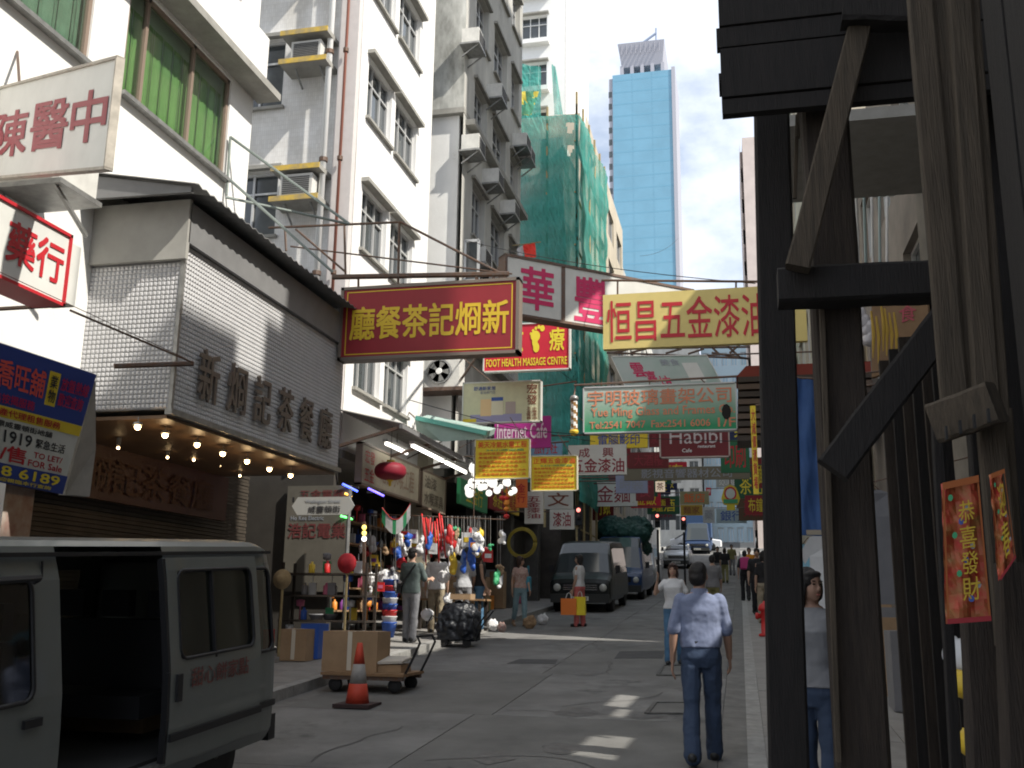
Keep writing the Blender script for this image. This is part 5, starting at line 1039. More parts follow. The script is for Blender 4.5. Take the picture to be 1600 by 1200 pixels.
lp(MB().box((hwv(0.9)+0.05, -1.64, 0.80), (hwv(0.9)+0.075, -1.58, 0.98)), 'handle', M_trim, DR)
sl = MB(); sl.box((hwv(0.55)+0.05, -1.70, 0.55), (hwv(0.55)+0.075, -0.40, 0.60)); lp(sl, 'rubbing_strip', M_trim, DR)
Cv = [Vector((hwv(0.97)+0.058, -1.45, 1.0)), Vector((hwv(0.97)+0.058, -0.62, 1.0)), Vector((hwv(0.89)+0.058, -0.62, 0.87)), Vector((hwv(0.89)+0.058, -1.45, 0.87))]
mb = text_mb('甜心餅家點', Cv, (0.0, 0.0, 1, 1), 0.004, 0.01); lp(mb, 'lettering', mat('faded red lettering', (0.20, 0.07, 0.06), 0.6), DR)
seal(-0.38, -0.09, 1.0, 1.66, 0.003, VN)
seal(-4.1, -2.98, 1.0, 1.66, 0.003, VN)
lp(MB().box((hwv(0.9), -3.06, 0.86), (hwv(0.9)+0.022, -2.92, 0.905)), 'door_handle', M_trim, VN)
lp(MB().box((hwv(0.6), -0.38, 0.555), (hwv(0.6)+0.02, -0.06, 0.60)), 'rear_strip', M_trim, VN)
lp(MB().box((-0.8, -0.02, 0.26), (0.80, 0.10, 0.46)), 'rear_bumper', M_trim, VN)
lp(MB().box((0.66, -0.01, 0.8), (0.80, 0.03, 1.15)), 'tail_lamp', M_tail, VN); lp(MB().box((-0.6, -0.01, 1.05), (0.6, 0.016, 1.6)), 'rear_window', M_trim, VN)
sm = MB(); 
for y in (-2.88,): sm.bar((hwv(0.45)+0.002, y, 0.40), (hwv(1.75)+0.002, y, 1.75), 0.012, 0.008)
lp(sm, 'door_seam', M_trim, VN)
lp(MB().tube([(0.80, -3.0, 1.64), (0.84, -3.0, 1.66), (0.84, -4.1, 1.64)], 0.02, 6), 'rain_visor', M_trim, VN)
lp(MB().box((hwv(0.98)+0.001, -0.42, 0.985), (hwv(0.98)+0.012, -0.05, 1.005)), 'door_track', M_trim, VN)
for x in (0.70, -0.70):
    for y in (-0.85, -3.75): wheel(VN, x, y, 0.31, 0.19)
# ---- generic front-facing van
def front_van(name, label, loc, L, W, H, paint, cat='van', hood=0.55, group=None, rot=0):
    t = thing(name, label, cat, loc, group, rot=(SLOPE, 0, rot)); hwf = lambda z: float(np.interp(z, [0.25, 0.4, 0.9, 1.05, H], [W*0.46, W*0.5, W*0.5, W*0.485, W*0.40]))
    st_ = [(0.0, 0.32, 0.82, 0.92), (0.06, 0.28, 0.93, 0.97), (0.3, 0.28, 1.02, 1.0), (hood, 0.28, 1.10, 1.0), (hood+0.02, 0.28, 1.12, 1.0), (hood+0.40, 0.28, H*0.80+0.05, 1.0), (hood+0.72, 0.28, H-0.06, 1.0), (hood+0.85, 0.28, H-0.02, 1), (1.9, 0.28, H, 1), (2.0, 0.28, H, 1), (3.0, 0.28, H, 1), (L-0.3, 0.28, H, 1), (L, 0.3, H-0.15, 0.95)]
    lv = [0.0, 0.08, 0.25, 0.45, 0.56, 0.72, 0.88]
    def cl(c, i, j):
        x, y, z = c
        if hood+0.01 < y < hood+0.74 and abs(x) < W*0.40 and z > 1.1: return 'windscreen'
        if 1.0 < z-0.08 < H-0.3 and abs(x) > W*0.36 and hood+0.75 < y < L-0.4: return 'side_window' if x > 0 else 'side_window_'
        return 'body'
    for kd, mb in shell(st_, hwf, lv, cl).items(): lp(mb, kd.rstrip('_'), paint if kd == 'body' else M_wind, t, kd == 'body')
    lp(MB().box((-W*0.47, -0.1, 0.28), (W*0.47, 0.05, 0.52)), 'bumper', mat('dark bumper', (0.04, 0.042, 0.04), 0.5), t); gr = lp(MB().box((-W*0.28, -0.015, 0.62), (W*0.28, 0.02, 0.80)), 'grille', M_trim, t)
    for k in range(3): lp(MB().box((-W*0.27, -0.025, 0.64+k*0.06), (W*0.27, -0.016, 0.655+k*0.06)), 'grille_bar', M_chrome, gr)
    for s_ in (-1, 1):
        lp(MB().lathe((s_*W*0.37, -0.005, 0.70), [(0.10, 0.05), (0.11, 0), (0.09, -0.03), (0.03, -0.04)], 14, 'y'), 'headlight', M_head, t, True)
        lp(MB().box((s_*(W*0.5+0.02), hood+0.3, 1.1), (s_*(W*0.5+0.16), hood+0.36, 1.32)), 'wing_mirror', M_trim, t)
        lp(MB().bar((s_*0.02, hood+0.06, 1.15), (s_*0.5, hood+0.2, 1.27), 0.015, 0.015), 'wiper', M_trim, t)
        for y in (0.75, L-0.9): wheel(t, s_*(W*0.43), y, 0.33, 0.2)
    pl = lp(MB().box((-0.26, -0.115, 0.34), (0.26, -0.101, 0.46)), 'number_plate', M_plate, t)
    Cp = [Vector((-0.26, -0.116, 0.46)), Vector((0.26, -0.116, 0.46)), Vector((0.26, -0.116, 0.34)), Vector((-0.26, -0.116, 0.34))]
    lp(text_mb('HK 4721', Cp, (0.1, 0.2, 0.9, 0.8), 0.003, 0.02), 'plate_text', T_blk, pl)
    return t
front_van('dark_van', 'dark van facing us, parked on the left behind the woman in pink trousers', (-4.52, 28.8, gz(28.8)), 4.7, 1.8, 2.02, M_dkvan)
t = front_van('blue_truck', 'blue truck parked behind the dark van under a green tarpaulin load', (-4.35, 36.0, gz(36)), 4.9, 1.9, 2.25, M_bltruck, 'truck')
tp = MB()
for (x, y, z, a_, b_, c_2) in ((0, 3.0, 2.35, 1.0, 1.7, 0.55), (-0.45, 2.6, 2.5, 0.6, 0.9, 0.55), (0.4, 3.4, 2.55, 0.65, 1.0, 0.5), (0.1, 2.2, 2.3, 0.95, 0.7, 0.45), (0, 3.2, 1.8, 1.02, 1.8, 0.5)): tp.ball((x, y, z), (a_, b_, c_2), 16, 10)
link('tarpaulin', remeshed(tp, 'tarpaulin', mat('dark green tarpaulin', (0.012, 0.06, 0.05), 0.7, var=0.3, scale=2, bump=0.4, bscale=6), 0.05, 3, 0.22), t)
t = front_van('far_truck', 'dark blue truck coming down far up the street', (G(1090, 866).x, G(1090, 866).y, gz(G(1090, 866).y)), 5.0, 2.0, 2.5, mat('dark blue truck', (0.03, 0.055, 0.12), 0.4), 'truck', 0.25)
lp(MB().box((-1.05, 1.7, 0.7), (1.05, 5.4, 3.1)), 'cargo_box', mat('blue cargo box', (0.04, 0.08, 0.17), 0.5), t)
t = front_van('third_van', 'grey van half hidden behind the blue truck on the left', (-4.5, 43.5, gz(43.5)), 4.6, 1.75, 2.0, M_silver)
p = G(1062, 889); front_van('silver_car', 'small silver car in the road beyond the woman in white', (p.x-0.2, p.y, gz(p.y)), 4.0, 1.65, 1.45, M_silver, 'car', 0.95)
t = thing('crossing_car', 'white car passing on the sunlit cross street at the top', 'car', (-1.5, 87, gz(87)+0.01), rot=(0, 0, R(90)))
for kd, mb in shell([(0, 0.3, 0.75, 0.9), (0.1, 0.25, 0.85, 1), (1.1, 0.25, 0.98, 1), (1.7, 0.25, 1.4, 1), (3.2, 0.25, 1.42, 1), (3.9, 0.25, 1.0, 1), (4.3, 0.3, 0.9, 0.92)], lambda z: float(np.interp(z, [0.25, 0.9, 1.45], [0.8, 0.85, 0.62])), [0, 0.2, 0.5, 0.65, 0.85], lambda c, i, j: 'window' if c[2] > 0.98 and c[2] < 1.33 and 1.2 < c[1] < 3.8 else 'body').items(): lp(mb, kd, mat('white car paint', (0.75, 0.75, 0.75), 0.3) if kd == 'body' else M_wind, t)
for x in (-0.75, 0.75):
    for y in (0.8, 3.4): wheel(t, x, y, 0.3, 0.18)

# ================================================================== PEOPLE
M_skin = mat('skin', (0.46, 0.29, 0.21), 0.55, var=0.08, scale=8); M_skin2 = mat('tanned skin', (0.34, 0.20, 0.14), 0.55, var=0.08, scale=8); M_hair = mat('black hair', (0.012, 0.010, 0.010), 0.45, bump=0.6, bscale=60, stretch=(3, 3, 0.6)); M_hairb = mat('dark brown hair', (0.05, 0.025, 0.018), 0.45, bump=0.6, bscale=60, stretch=(3, 3, 0.6)); M_eye = mat('eye', (0.02, 0.015, 0.012), 0.2); M_lip = mat('lip', (0.35, 0.12, 0.10), 0.5); M_shoe = mat('black shoe', (0.02, 0.02, 0.02), 0.5)
def limb(mb, p, q, r0, r1, bulge=0.0, n=10, ext=True):
    p, q = Vector(p), Vector(q); a = (q-p).normalized(); pts = []; rs = []
    for t in (0, 0.12, 0.3, 0.5, 0.7, 0.88, 1): pts.append(p+(q-p)*t); rs.append(r0+(r1-r0)*t+bulge*math.sin(math.pi*min(1, t*1.4)))
    mb.tube(pts, rs, n); mb.ball(p, r0*0.99, n, 6); mb.ball(q, r1*0.99, n, 6)
def torso(mb, rings, n=20):
    vs = []; fs = []
    for (z, hx, hy, oy) in rings:
        for k in range(n):
            a = 2*math.pi*k/n; c, s_ = math.cos(a), math.sin(a); e = 0.8
            vs.append((hx*math.copysign(abs(c)**e, c), oy+hy*math.copysign(abs(s_)**e, s_), z))
    for i in range(len(rings)-1):
        for k in range(n): fs.append((i*n+k, i*n+(k+1) % n, (i+1)*n+(k+1) % n, (i+1)*n+k))
    fs += [tuple(range(n-1, -1, -1)), tuple((len(rings)-1)*n+k for k in range(n))]; mb.add(vs, fs)
def rotx(v, a): return Vector((v[0], v[1]*math.cos(a)-v[2]*math.sin(a), v[1]*math.sin(a)+v[2]*math.cos(a)))
def person(label, loc, face, H, top, bottom, hair='short', legs=((8, 4), (-10, 12)), arms=None, skin=None, sleeve=0.55, leglen=1.0, fem=False, hairm=None, voxel=0.010, head=0, shoes=None, extra=None, tucked=False, group=None, lean=0):
    """face: heading in degrees, 0 looks up the street (+Y). legs: (hip swing, knee bend) degrees for L,R. arms: (forward swing, outward, elbow bend) for L,R"""
    k = H/1.70; skin = skin or M_skin; hairm = hairm or M_hair
    t = thing('person', label, 'person', loc, group, rot=(0, 0, R(face))); t.scale = (k, k, k)
    arms = arms or ((-6, 9, 14), (8, 9, 14)); fs_ = 0.92 if fem else 1.0; sw = 0.172*fs_
    body, tp, bt, shm = MB(), MB(), MB(), []
    ank = []
    for i, s_ in enumerate((-1, 1)):
        a, b = R(legs[i][0]), R(legs[i][1]); hip = Vector((s_*0.088, 0, 0.88)); d1 = Vector((s_*0.01, math.sin(a), -math.cos(a))); kn = hip+d1*0.42; d2 = Vector((0, math.sin(a-b), -math.cos(a-b))); an = kn+d2*0.40
        ank.append((hip, kn, an, a-b))
    low = min(an.z for _, _, an, _ in ank); dz = 0.075-low
    up = Vector((0, 0, dz))
    for i, (hip, kn, an, aa) in enumerate(ank):
        hip, kn, an = hip+up, kn+up, an+up
        limb(body, hip, kn, 0.080, 0.052); limb(body, kn, an, 0.050, 0.034, 0.014)
        tip = -min(0.9, max(-0.3, aa))*0.9 if an.z > 0.09 else 0
        fd = Vector((0, math.cos(aa*0.7), math.sin(aa*0.7))) if an.z > 0.09 else Vector((0, 1, 0)); heel = an-fd*0.045+Vector((0, 0, -0.035)); toe = an+fd*0.13+Vector((0, 0, -0.045))
        limb(body, heel, toe, 0.034, 0.028); sm_ = MB(); limb(sm_, heel+Vector((0, 0, 0.002)), toe, 0.045, 0.038); limb(sm_, an-Vector((0, 0, 0.02)), heel, 0.042, 0.043); shm.append(sm_)
        limb(bt, hip, kn, 0.098 if not fem else 0.094, 0.072); e = kn+(an-kn)*min(1, (leglen-0.5)*2+0.0) if leglen < 1 else an+Vector((0, 0, -0.03)); limb(bt, kn, e, 0.074, 0.072 if leglen >= 1 and not fem else 0.062)
    z0 = dz; hipw, waist, chest, sh_w = (0.165, 0.128, 0.150, 0.165) if fem else (0.160, 0.142, 0.165, 0.188)
    rg = [(0.80, hipw*0.7, 0.085, 0.0), (0.88, hipw, 0.108, -0.008), (0.96, hipw*0.97, 0.105, -0.004), (1.06, waist, 0.090, 0), (1.18, chest*0.95, 0.102, 0.003), (1.28, chest, 0.110 if not fem else 0.118, 0.008 if fem else 0.0), (1.37, sh_w*0.92, 0.088, -0.005), (1.415, sh_w*0.6, 0.066, -0.012), (1.45, 0.062, 0.058, -0.01)]
    torso(body, [(z+z0, a, b, c) for z, a, b, c in rg])
    g = 0.018
    if tucked: tr = [r for r in rg if r[0] > 0.95]; tr = [(0.965, hipw*1.0, 0.112, 0), (1.02, waist*1.14+0.01, 0.112, 0)]+[r for r in rg if r[0] > 1.1 and r[0] < 1.44]
    else: tr = [(0.86, hipw*1.03, 0.115, 0)]+[r for r in rg if 0.9 < r[0] < 1.44]
    if fem and not tucked: tr[0] = (0.92, hipw, 0.112, 0); tr = [r for r in tr if r[0] > 0.91]
    torso(tp, [(z+z0, a+g, b+g, c) for z, a, b, c in tr]+[(1.437+z0, 0.068+g*0.4, 0.062+g*0.4, -0.01)])
    torso(bt, [(0.79+z0, hipw*0.75, 0.095, 0), (0.88+z0, hipw+0.014, 0.122, -0.006), (0.97+z0, hipw*0.98+0.012, 0.116, -0.004), (1.035+z0, waist+0.022, 0.108, 0)])
    hands = []
    for i, s_ in enumerate((-1, 1)):
        sw_, ab, eb = [R(v) for v in arms[i]]; sh = Vector((s_*(sh_w-0.012), -0.008, 1.375+z0))
        d1 = rotx(Vector((s_*math.sin(ab), 0, -math.cos(ab))), sw_); el = sh+d1*0.285
        d2 = rotx(Vector((s_*math.sin(ab*0.35 if eb < 1.2 else ab*-0.4), 0, -math.cos(ab*0.35))), sw_+eb); wr = el+d2*0.25
        r_ = 0.85 if fem else 1.0
        limb(body, sh, el, 0.052*r_, 0.040*r_); limb(body, el, wr, 0.040*r_, 0.026*r_, 0.004)
        side = Vector((0, 1, 0)); side = (side-d2*side.dot(d2)).normalized(); nrm = d2.cross(side)
        pc = wr+d2*0.045
        for tt in (-1, -0.33, 0.33, 1): limb(body, wr+side*(0.012*tt), wr+d2*0.085+side*(0.027*tt), 0.014, 0.0135, n=8)
        for f_, (o_, ln) in enumerate(((0.030, 0.068), (0.010, 0.078), (-0.010, 0.072), (-0.029, 0.056))):
            b0 = wr+d2*0.085+side*o_; cv = nrm*(-0.018*s_); m1 = b0+d2*ln*0.55+cv*0.5; limb(body, b0, m1, 0.0105, 0.0095, n=6); limb(body, m1, m1+d2*ln*0.42+cv*1.1, 0.0095, 0.0085, n=6)
        b0 = wr+d2*0.03+side*0.03; m1 = b0+d2*0.03+side*0.025; limb(body, b0, m1, 0.013, 0.011, n=6); limb(body, m1, m1+d2*0.035+side*0.004, 0.011, 0.009, n=6)
        hands.append(wr+d2*0.11)
        if sleeve > 0: limb(tp, sh+Vector((-s_*0.01, 0, -0.004)), sh+(el-sh)*min(1, sleeve*1.5) if sleeve < 0.9 else el, 0.066*r_, 0.062*r_)
        if sleeve >= 0.9: limb(tp, el, wr, 0.058*r_, 0.045*r_)
    hd = R(head); hc = Vector((0, 0.012, 1.585+z0))
    def hp(x, y, z): return hc+Vector((x*math.cos(hd)-y*math.sin(hd), x*math.sin(hd)+y*math.cos(hd), z))
    limb(body, (0, -0.012, 1.40+z0), (0, 0.0, 1.53+z0), 0.056*fs_, 0.050*fs_)
    def hb(mb, x, y, z, rx, ry, rz, n=14, m=10):
        b = len(mb.v); mb.ball((0, 0, 0), (rx, ry, rz), n, m)
        for q in range(b, len(mb.v)): v = mb.v[q]; w_ = hp(x+v[0], y+v[1], z+v[2]); mb.v[q] = tuple(w_)
    hb(body, 0, -0.012, 0.025, 0.074, 0.092, 0.088); hb(body, 0, 0.022, -0.03, 0.058, 0.066, 0.080); hb(body, 0, 0.045, -0.082, 0.030, 0.032, 0.026)
    hb(body, 0, 0.088, -0.025, 0.013, 0.017, 0.022, 8, 6); hb(body, 0, 0.079, 0.002, 0.009, 0.012, 0.03, 8, 6)
    for s_ in (-1, 1): hb(body, s_*0.074, -0.012, -0.012, 0.010, 0.020, 0.030, 8, 6)
    link('body', remeshed(body, 'body', skin, voxel, 2), t)
    if sleeve == 0: pass
    link('top', remeshed(tp, 'top', top, voxel*1.15, 3, 0.024), t); link('trousers', remeshed(bt, 'trousers', bottom, voxel*1.15, 3, 0.032), t)
    for sm_ in shm: link('shoe', remeshed(sm_, 'shoe', shoes or M_shoe, 0.011, 2), t)
    hm = MB(); hb(hm, 0, -0.022, 0.040, 0.084, 0.094, 0.090); hb(hm, 0, -0.045, -0.005, 0.078, 0.068, 0.085)
    if hair == 'short':
        hb(hm, 0, 0.03, 0.085, 0.06, 0.05, 0.035)
        for s_ in (-1, 1): hb(hm, s_*0.066, -0.02, 0.01, 0.016, 0.035, 0.05)
    else:
        hb(hm, 0, 0.04, 0.075, 0.062, 0.045, 0.035); ln = 0.17 if hair == 'long' else 0.11
        for x in (-0.055, 0, 0.055): hb(hm, x, -0.062+abs(x)*0.4, -0.03-ln*0.5, 0.034, 0.036, ln)
        for s_ in (-1, 1): hb(hm, s_*0.074, -0.01, -0.02, 0.018, 0.045, 0.085)
    link('hair', remeshed(hm, 'hair', hairm, 0.009, 1, 0.034), t)
    for s_ in (-1, 1):
        e = MB(); hb(e, s_*0.031, 0.078, 0.006, 0.013, 0.008, 0.006, 8, 6); link('eye', e.mesh('eye', M_eye, True), t)
        e = MB(); hb(e, s_*0.031, 0.078, 0.027, 0.018, 0.008, 0.004, 8, 6); link('eyebrow', e.mesh('eyebrow', hairm, True), t)
    e = MB(); hb(e, 0, 0.083, -0.064, 0.021, 0.008, 0.006, 8, 6); link('mouth', e.mesh('mouth', M_lip, True), t)
    M4 = Matrix.Translation(Vector(loc)) @ Matrix.Rotation(R(face), 4, 'Z') @ Matrix.Diagonal((k, k, k, 1))
    return t, [M4 @ h for h in hands], M4, z0
fab = lambda n, c, v=0.1: mat(n, c, 0.85, var=v, scale=7, bump=0.25, bscale=14)
F_blue = fab('blue grey shirt cloth', (0.17, 0.20, 0.30)); F_jean = fab('dark denim', (0.035, 0.055, 0.10)); F_white = fab('white cotton', (0.62, 0.62, 0.62)); F_pink = fab('salmon pink cloth', (0.55, 0.14, 0.13)); F_lj = fab('light denim', (0.22, 0.33, 0.37)); F_grey = fab('grey cloth', (0.20, 0.20, 0.21)); F_dgreen = fab('grey green shirt', (0.09, 0.115, 0.11)); F_black = fab('black cloth', (0.018, 0.018, 0.02)); F_mjean = fab('blue denim', (0.07, 0.16, 0.27)); F_lgrey = fab('pale grey cotton', (0.42, 0.43, 0.45)); F_cream = mat('patterned cream cloth', (0.52, 0.44, 0.38), 0.85, c2=(0.40, 0.2, 0.18), scale=22); F_or = fab('orange cloth', (0.7, 0.26, 0.02)); F_olive = fab('olive cloth', (0.2, 0.19, 0.08))
mp_ = G(1100, 1192)
PM, hands, M4, z0 = person('man in blue grey short sleeved shirt and dark jeans walking away up the road', mp_, 2, 1.70, F_blue, F_jean, 'short', ((-12, 10), (14, 4)), ((-9, 11, 16), (9, 11, 18)), M_skin2, 0.62, voxel=0.0075, tucked=True, head=-12)
bl = MB(); n = 24
for z in (0.985, 1.02): bl.v += [(0.178*math.cos(2*math.pi*i/n), 0.128*math.sin(2*math.pi*i/n), z+z0) for i in range(n)]
bl.f += [(i, (i+1) % n, n+(i+1) % n, n+i) for i in range(n)]; link('belt', bl.mesh('belt', M_shoe), PM)
cm_ = MB(); cm_.v = []
for z, r_ in ((1.425, 0.082), (1.475, 0.070)): cm_.v += [(r_*math.cos(2*math.pi*i/n), -0.008+r_*0.95*math.sin(2*math.pi*i/n), z+z0-(0.02*max(0, math.sin(2*math.pi*i/n)))) for i in range(n)]
cm_.f = [(i, (i+1) % n, n+(i+1) % n, n+i) for i in range(n)]; co_ = link('collar', cm_.mesh('collar', F_blue), PM); sd = co_.modifiers.new('s', 'SOLIDIFY'); sd.thickness = 0.008
_, hp_, _, _ = person('woman in white top and pink trousers standing by the dark van', G(905, 979), 75, 1.66, F_white, F_pink, 'bob', ((3, 2), (-3, 4)), ((4, 6, 12), (6, 8, 10)), M_skin, 0.35, fem=True, head=20)
def carrier(name, label, top, w_, h_, d_, m, rz=0.0):
    t = thing(name, label, 'bag', Vector(top)-Vector((0, 0, h_+0.12)), rot=(0, 0, rz)); mb = MB()
    mb.add([(-w_/2, -d_/2, 0), (w_/2, -d_/2, 0), (w_/2, d_/2, 0), (-w_/2, d_/2, 0), (-w_/2*1.02, -d_/2*0.7, h_), (w_/2*1.02, -d_/2*0.7, h_), (w_/2*1.02, d_/2*0.7, h_), (-w_/2*1.02, d_/2*0.7, h_)], [(0, 1, 2, 3), (0, 1, 5, 4), (1, 2, 6, 5), (2, 3, 7, 6), (3, 0, 4, 7)])
    link('bag_body', mb.mesh('bag_body', m), t); hh = MB()
    for y in (-d_*0.3, d_*0.3): hh.tube([(-w_*0.2, y, h_), (-w_*0.12, y*0.4, h_+0.10), (0, 0, h_+0.13), (w_*0.12, y*0.4, h_+0.10), (w_*0.2, y, h_)], 0.006, 5)
    link('handle', hh.mesh('handle', T_white), t); return t
hr = min(hp_, key=lambda v: v.y)
carrier('shopping_bag', 'orange paper shopping bag held by the woman in pink trousers', hr+Vector((-0.06, -0.04, 0.02)), 0.36, 0.38, 0.12, mat('orange paper', (0.80, 0.20, 0.02), 0.5), 0.05); carrier('shopping_bag', 'yellow shopping bag held beside the orange one', hr+Vector((0.20, 0.0, 0.06)), 0.26, 0.42, 0.12, mat('yellow paper', (0.82, 0.66, 0.03), 0.5), -0.1)
_, hq, Mq, _ = person('woman in patterned cream top and light jeans near the parked dark van', G(812, 979), -150, 1.62, F_cream, F_lj, 'long', ((10, 5), (-10, 14)), ((6, 8, 20), (0, 10, 10)), M_skin, 0.35, leglen=0.86, fem=True, hairm=M_hairb, shoes=mat('tan sandal', (0.35, 0.24, 0.16), 0.6), head=60)
tb = thing('shoulder_bag', 'turquoise shoulder bag on the woman in patterned cream top', 'bag', Mq @ Vector((-0.22, -0.10, 0.85))); b_ = MB().box((-0.09, -0.16, 0), (0.08, 0.14, 0.36)); bo = link('bag_body', b_.mesh('bag_body', mat('turquoise cloth', (0.06, 0.30, 0.42), 0.8)), tb); bv = bo.modifiers.new('b', 'BEVEL'); bv.width = 0.04; bv.segments = 2; link('strap', MB().tube([(0, -0.12, 0.35), (0.02, -0.05, 0.6), (0.02, 0.08, 0.6), (0, 0.11, 0.35)], 0.012, 6).mesh('strap', MATS['turquoise cloth']), tb)
person('woman in white tee with one arm raised to her shoulder, walking towards us', Vector(((1056-1157)/F*16.5, 16.5, gz(16.5))), 178, 1.58, F_white, F_mjean, 'bob', ((-8, 8), (10, 3)), ((-5, 20, 25), (35, 30, 120)), M_skin, 0.4, fem=True, hairm=M_hairb)
_, hs, Ms, zs = person('man in grey green shirt with a crossbody strap at the stall, seen from behind', G(640, 1003, KH), -8, 1.68, F_dgreen, F_grey, 'short', ((3, 2), (-4, 6)), ((22, 12, 70), (20, 12, 75)), M_skin, 0.6)
st_ = thing('shoulder_strap', 'black diagonal strap across the back of the man at the stall', 'strap', Ms @ Vector((0, -0.16, 1.0))); link('strap', MB().bar((-0.15, 0.025, 0.02), (0.13, 0.02, 0.40), 0.03, 0.012).mesh('strap', M_black), st_); link('pouch', MB().box((-0.24, 0.06, -0.12), (-0.16, 0.24, 0.06)).mesh('pouch', M_black), st_)
P_ = lambda px, Y, off=0.0: Vector(((px-1157)/F*Y*1.0, Y, gz(Y)+off))
def at(px, Y, off=0.0): return GY(px, Y, off)
person('person in white shirt browsing among the hanging goods', at(684, 19.9, KH), 20, 1.66, F_white, fab('khaki cloth', (0.3, 0.25, 0.17)), 'short', ((2, 2), (-3, 3)), None, M_skin, 0.6)
person('man in pale grey tee beside the black covered cart', at(726, 20.6, KH), 30, 1.68, F_lgrey, F_grey, 'short', ((2, 2), (-3, 3)), ((15, 10, 60), (8, 10, 20)), M_skin, 0.55)
person('woman in black tank top and jeans behind the black covered cart', at(750, 20.9, KH), -60, 1.62, F_black, F_mjean, 'bob', ((8, 4), (-8, 12)), ((5, 8, 20), (5, 8, 20)), M_skin, 0.0, fem=True, hairm=M_hairb)
person('person in grey shirt just past the shoulder of the man in blue', at(1112, 26), 10, 1.64, F_grey, F_olive, 'short', ((8, 4), (-8, 12)), None, M_skin, 0.6, voxel=0.012)
person('person in black clothes crossing far up the street, left of two', at(1121, 52), 170, 1.66, F_black, F_grey, 'short', voxel=0.014)
person('person in black with a yellow hem standing at the far crossing', at(1132, 50), 0, 1.66, F_black, F_olive, 'bob', voxel=0.014)
person('person in olive top at the far crossing', at(1143, 56), 180, 1.66, F_olive, F_grey, 'short', voxel=0.014)
person('person in bright orange top far up the right pavement', at(1170, 40, KH), 180, 1.7, F_or, F_black, 'short', voxel=0.014)
_, _, Mp, _ = person('person with a pink backpack on the right kerb', at(1163, 34, KH), 0, 1.6, F_black, F_black, 'short', voxel=0.014)
bp_ = thing('backpack', 'pink backpack worn by the person on the right kerb', 'bag', Mp @ Vector((0, -0.2, 1.05))); b_ = link('bag_body', MB().box((-0.15, -0.1, 0), (0.15, 0.05, 0.4)).mesh('bag_body', mat('pink nylon', (0.5, 0.05, 0.2), 0.6)), bp_); bv = b_.modifiers.new('b', 'BEVEL'); bv.width = 0.05; bv.segments = 3; link('pocket', MB().box((-0.1, -0.13, 0.04), (0.1, -0.09, 0.2)).mesh('pocket', MATS['pink nylon']), bp_)
person('person in dark clothes walking on the right pavement beside the dark post', at(1182, 27, KH), 180, 1.68, F_black, F_black, 'short', voxel=0.013); person('person in grey trousers at the right pavement edge', at(1192, 24, KH), 10, 1.62, F_black, fab('beige trousers', (0.35, 0.3, 0.22)), 'bob', fem=True, voxel=0.013)
person('woman in grey sleeveless top standing behind the timber posts', Vector((0.42, 6.6, gz(6.6)+KH)), 158, 1.56, fab('mid grey cotton', (0.2, 0.205, 0.22)), F_jean, 'long', ((4, 3), (-5, 5)), ((-2, 12, 12), (2, 13, 14)), M_skin2, 0.0, fem=True, voxel=0.0085, head=60)

# ================================================================== STREET OBJECTS AND SHOP GOODS
# traffic cone
cp = G(558, 1104); CO = thing('traffic_cone', 'worn orange and white traffic cone beside the hand cart', 'traffic cone', cp)
lp(MB().box((-0.22, -0.22, 0), (0.22, 0.22, 0.04)), 'base', mat('cone base', (0.05, 0.03, 0.03), 0.8), CO)
M_cone = mat('faded cone orange', (0.55, 0.06, 0.03), 0.6, var=0.2, scale=6)
rc = lambda z: 0.145-0.115*(z/0.72)
for a, b, m, nm in ((0.04, 0.26, M_cone, 'lower_band'), (0.26, 0.48, mat('dirty white band', (0.33, 0.31, 0.29), 0.6, var=0.25, scale=8), 'white_band'), (0.48, 0.72, M_cone, 'upper_band')): lp(MB().lathe((0, 0, 0), [(rc(a), a), (rc((a+b)/2), (a+b)/2), (rc(b), b)], 20), nm, m, CO, True)
# hand cart with box
HC = thing('hand_cart', 'low wooden hand cart with four black wheels at the left kerb', 'cart', G(600, 1080))
g0 = HC.location; cx0, cx1 = PY(512, 1050, 12.6).x-g0.x, PY(640, 1050, 12.6).x-g0.x; M_ply = mat('cart plywood', (0.28, 0.17, 0.09), 0.8, var=0.2)
for k in range(5): lp(MB().box((cx0, -0.30+k*0.17, 0.20), (cx1, -0.14+k*0.17, 0.235)), 'deck_plank', M_ply, HC)
lp(MB().box((cx0+0.02, -0.28, 0.15), (cx1-0.02, -0.2, 0.199)).box((cx0+0.02, 0.42, 0.15), (cx1-0.02, 0.5, 0.199)), 'runner', M_steel, HC, kind='stuff')
for x in (cx0+0.18, cx1-0.14):
    for y in (-0.22, 0.42): lp(MB().lathe((x, y, 0.088), [(0.03, -0.03), (0.085, -0.03), (0.09, -0.015), (0.09, 0.015), (0.085, 0.03), (0.03, 0.03)], 14, 'y'), 'wheel', M_black, HC, True)
hx = PY(668, 985, 12.9).x-g0.x
for y in (-0.2, 0.45): lp(MB().tube([(cx1-0.03, y, 0.2), (cx1+0.08, y, 0.42), (cx1+0.17, y, 0.62), (hx, y, 0.70)], 0.016, 8), 'handle_arm', M_black, HC)
lp(MB().tube([(hx, -0.2, 0.70), (hx, 0.45, 0.70)], 0.016, 8), 'handle_bar', M_black, HC)
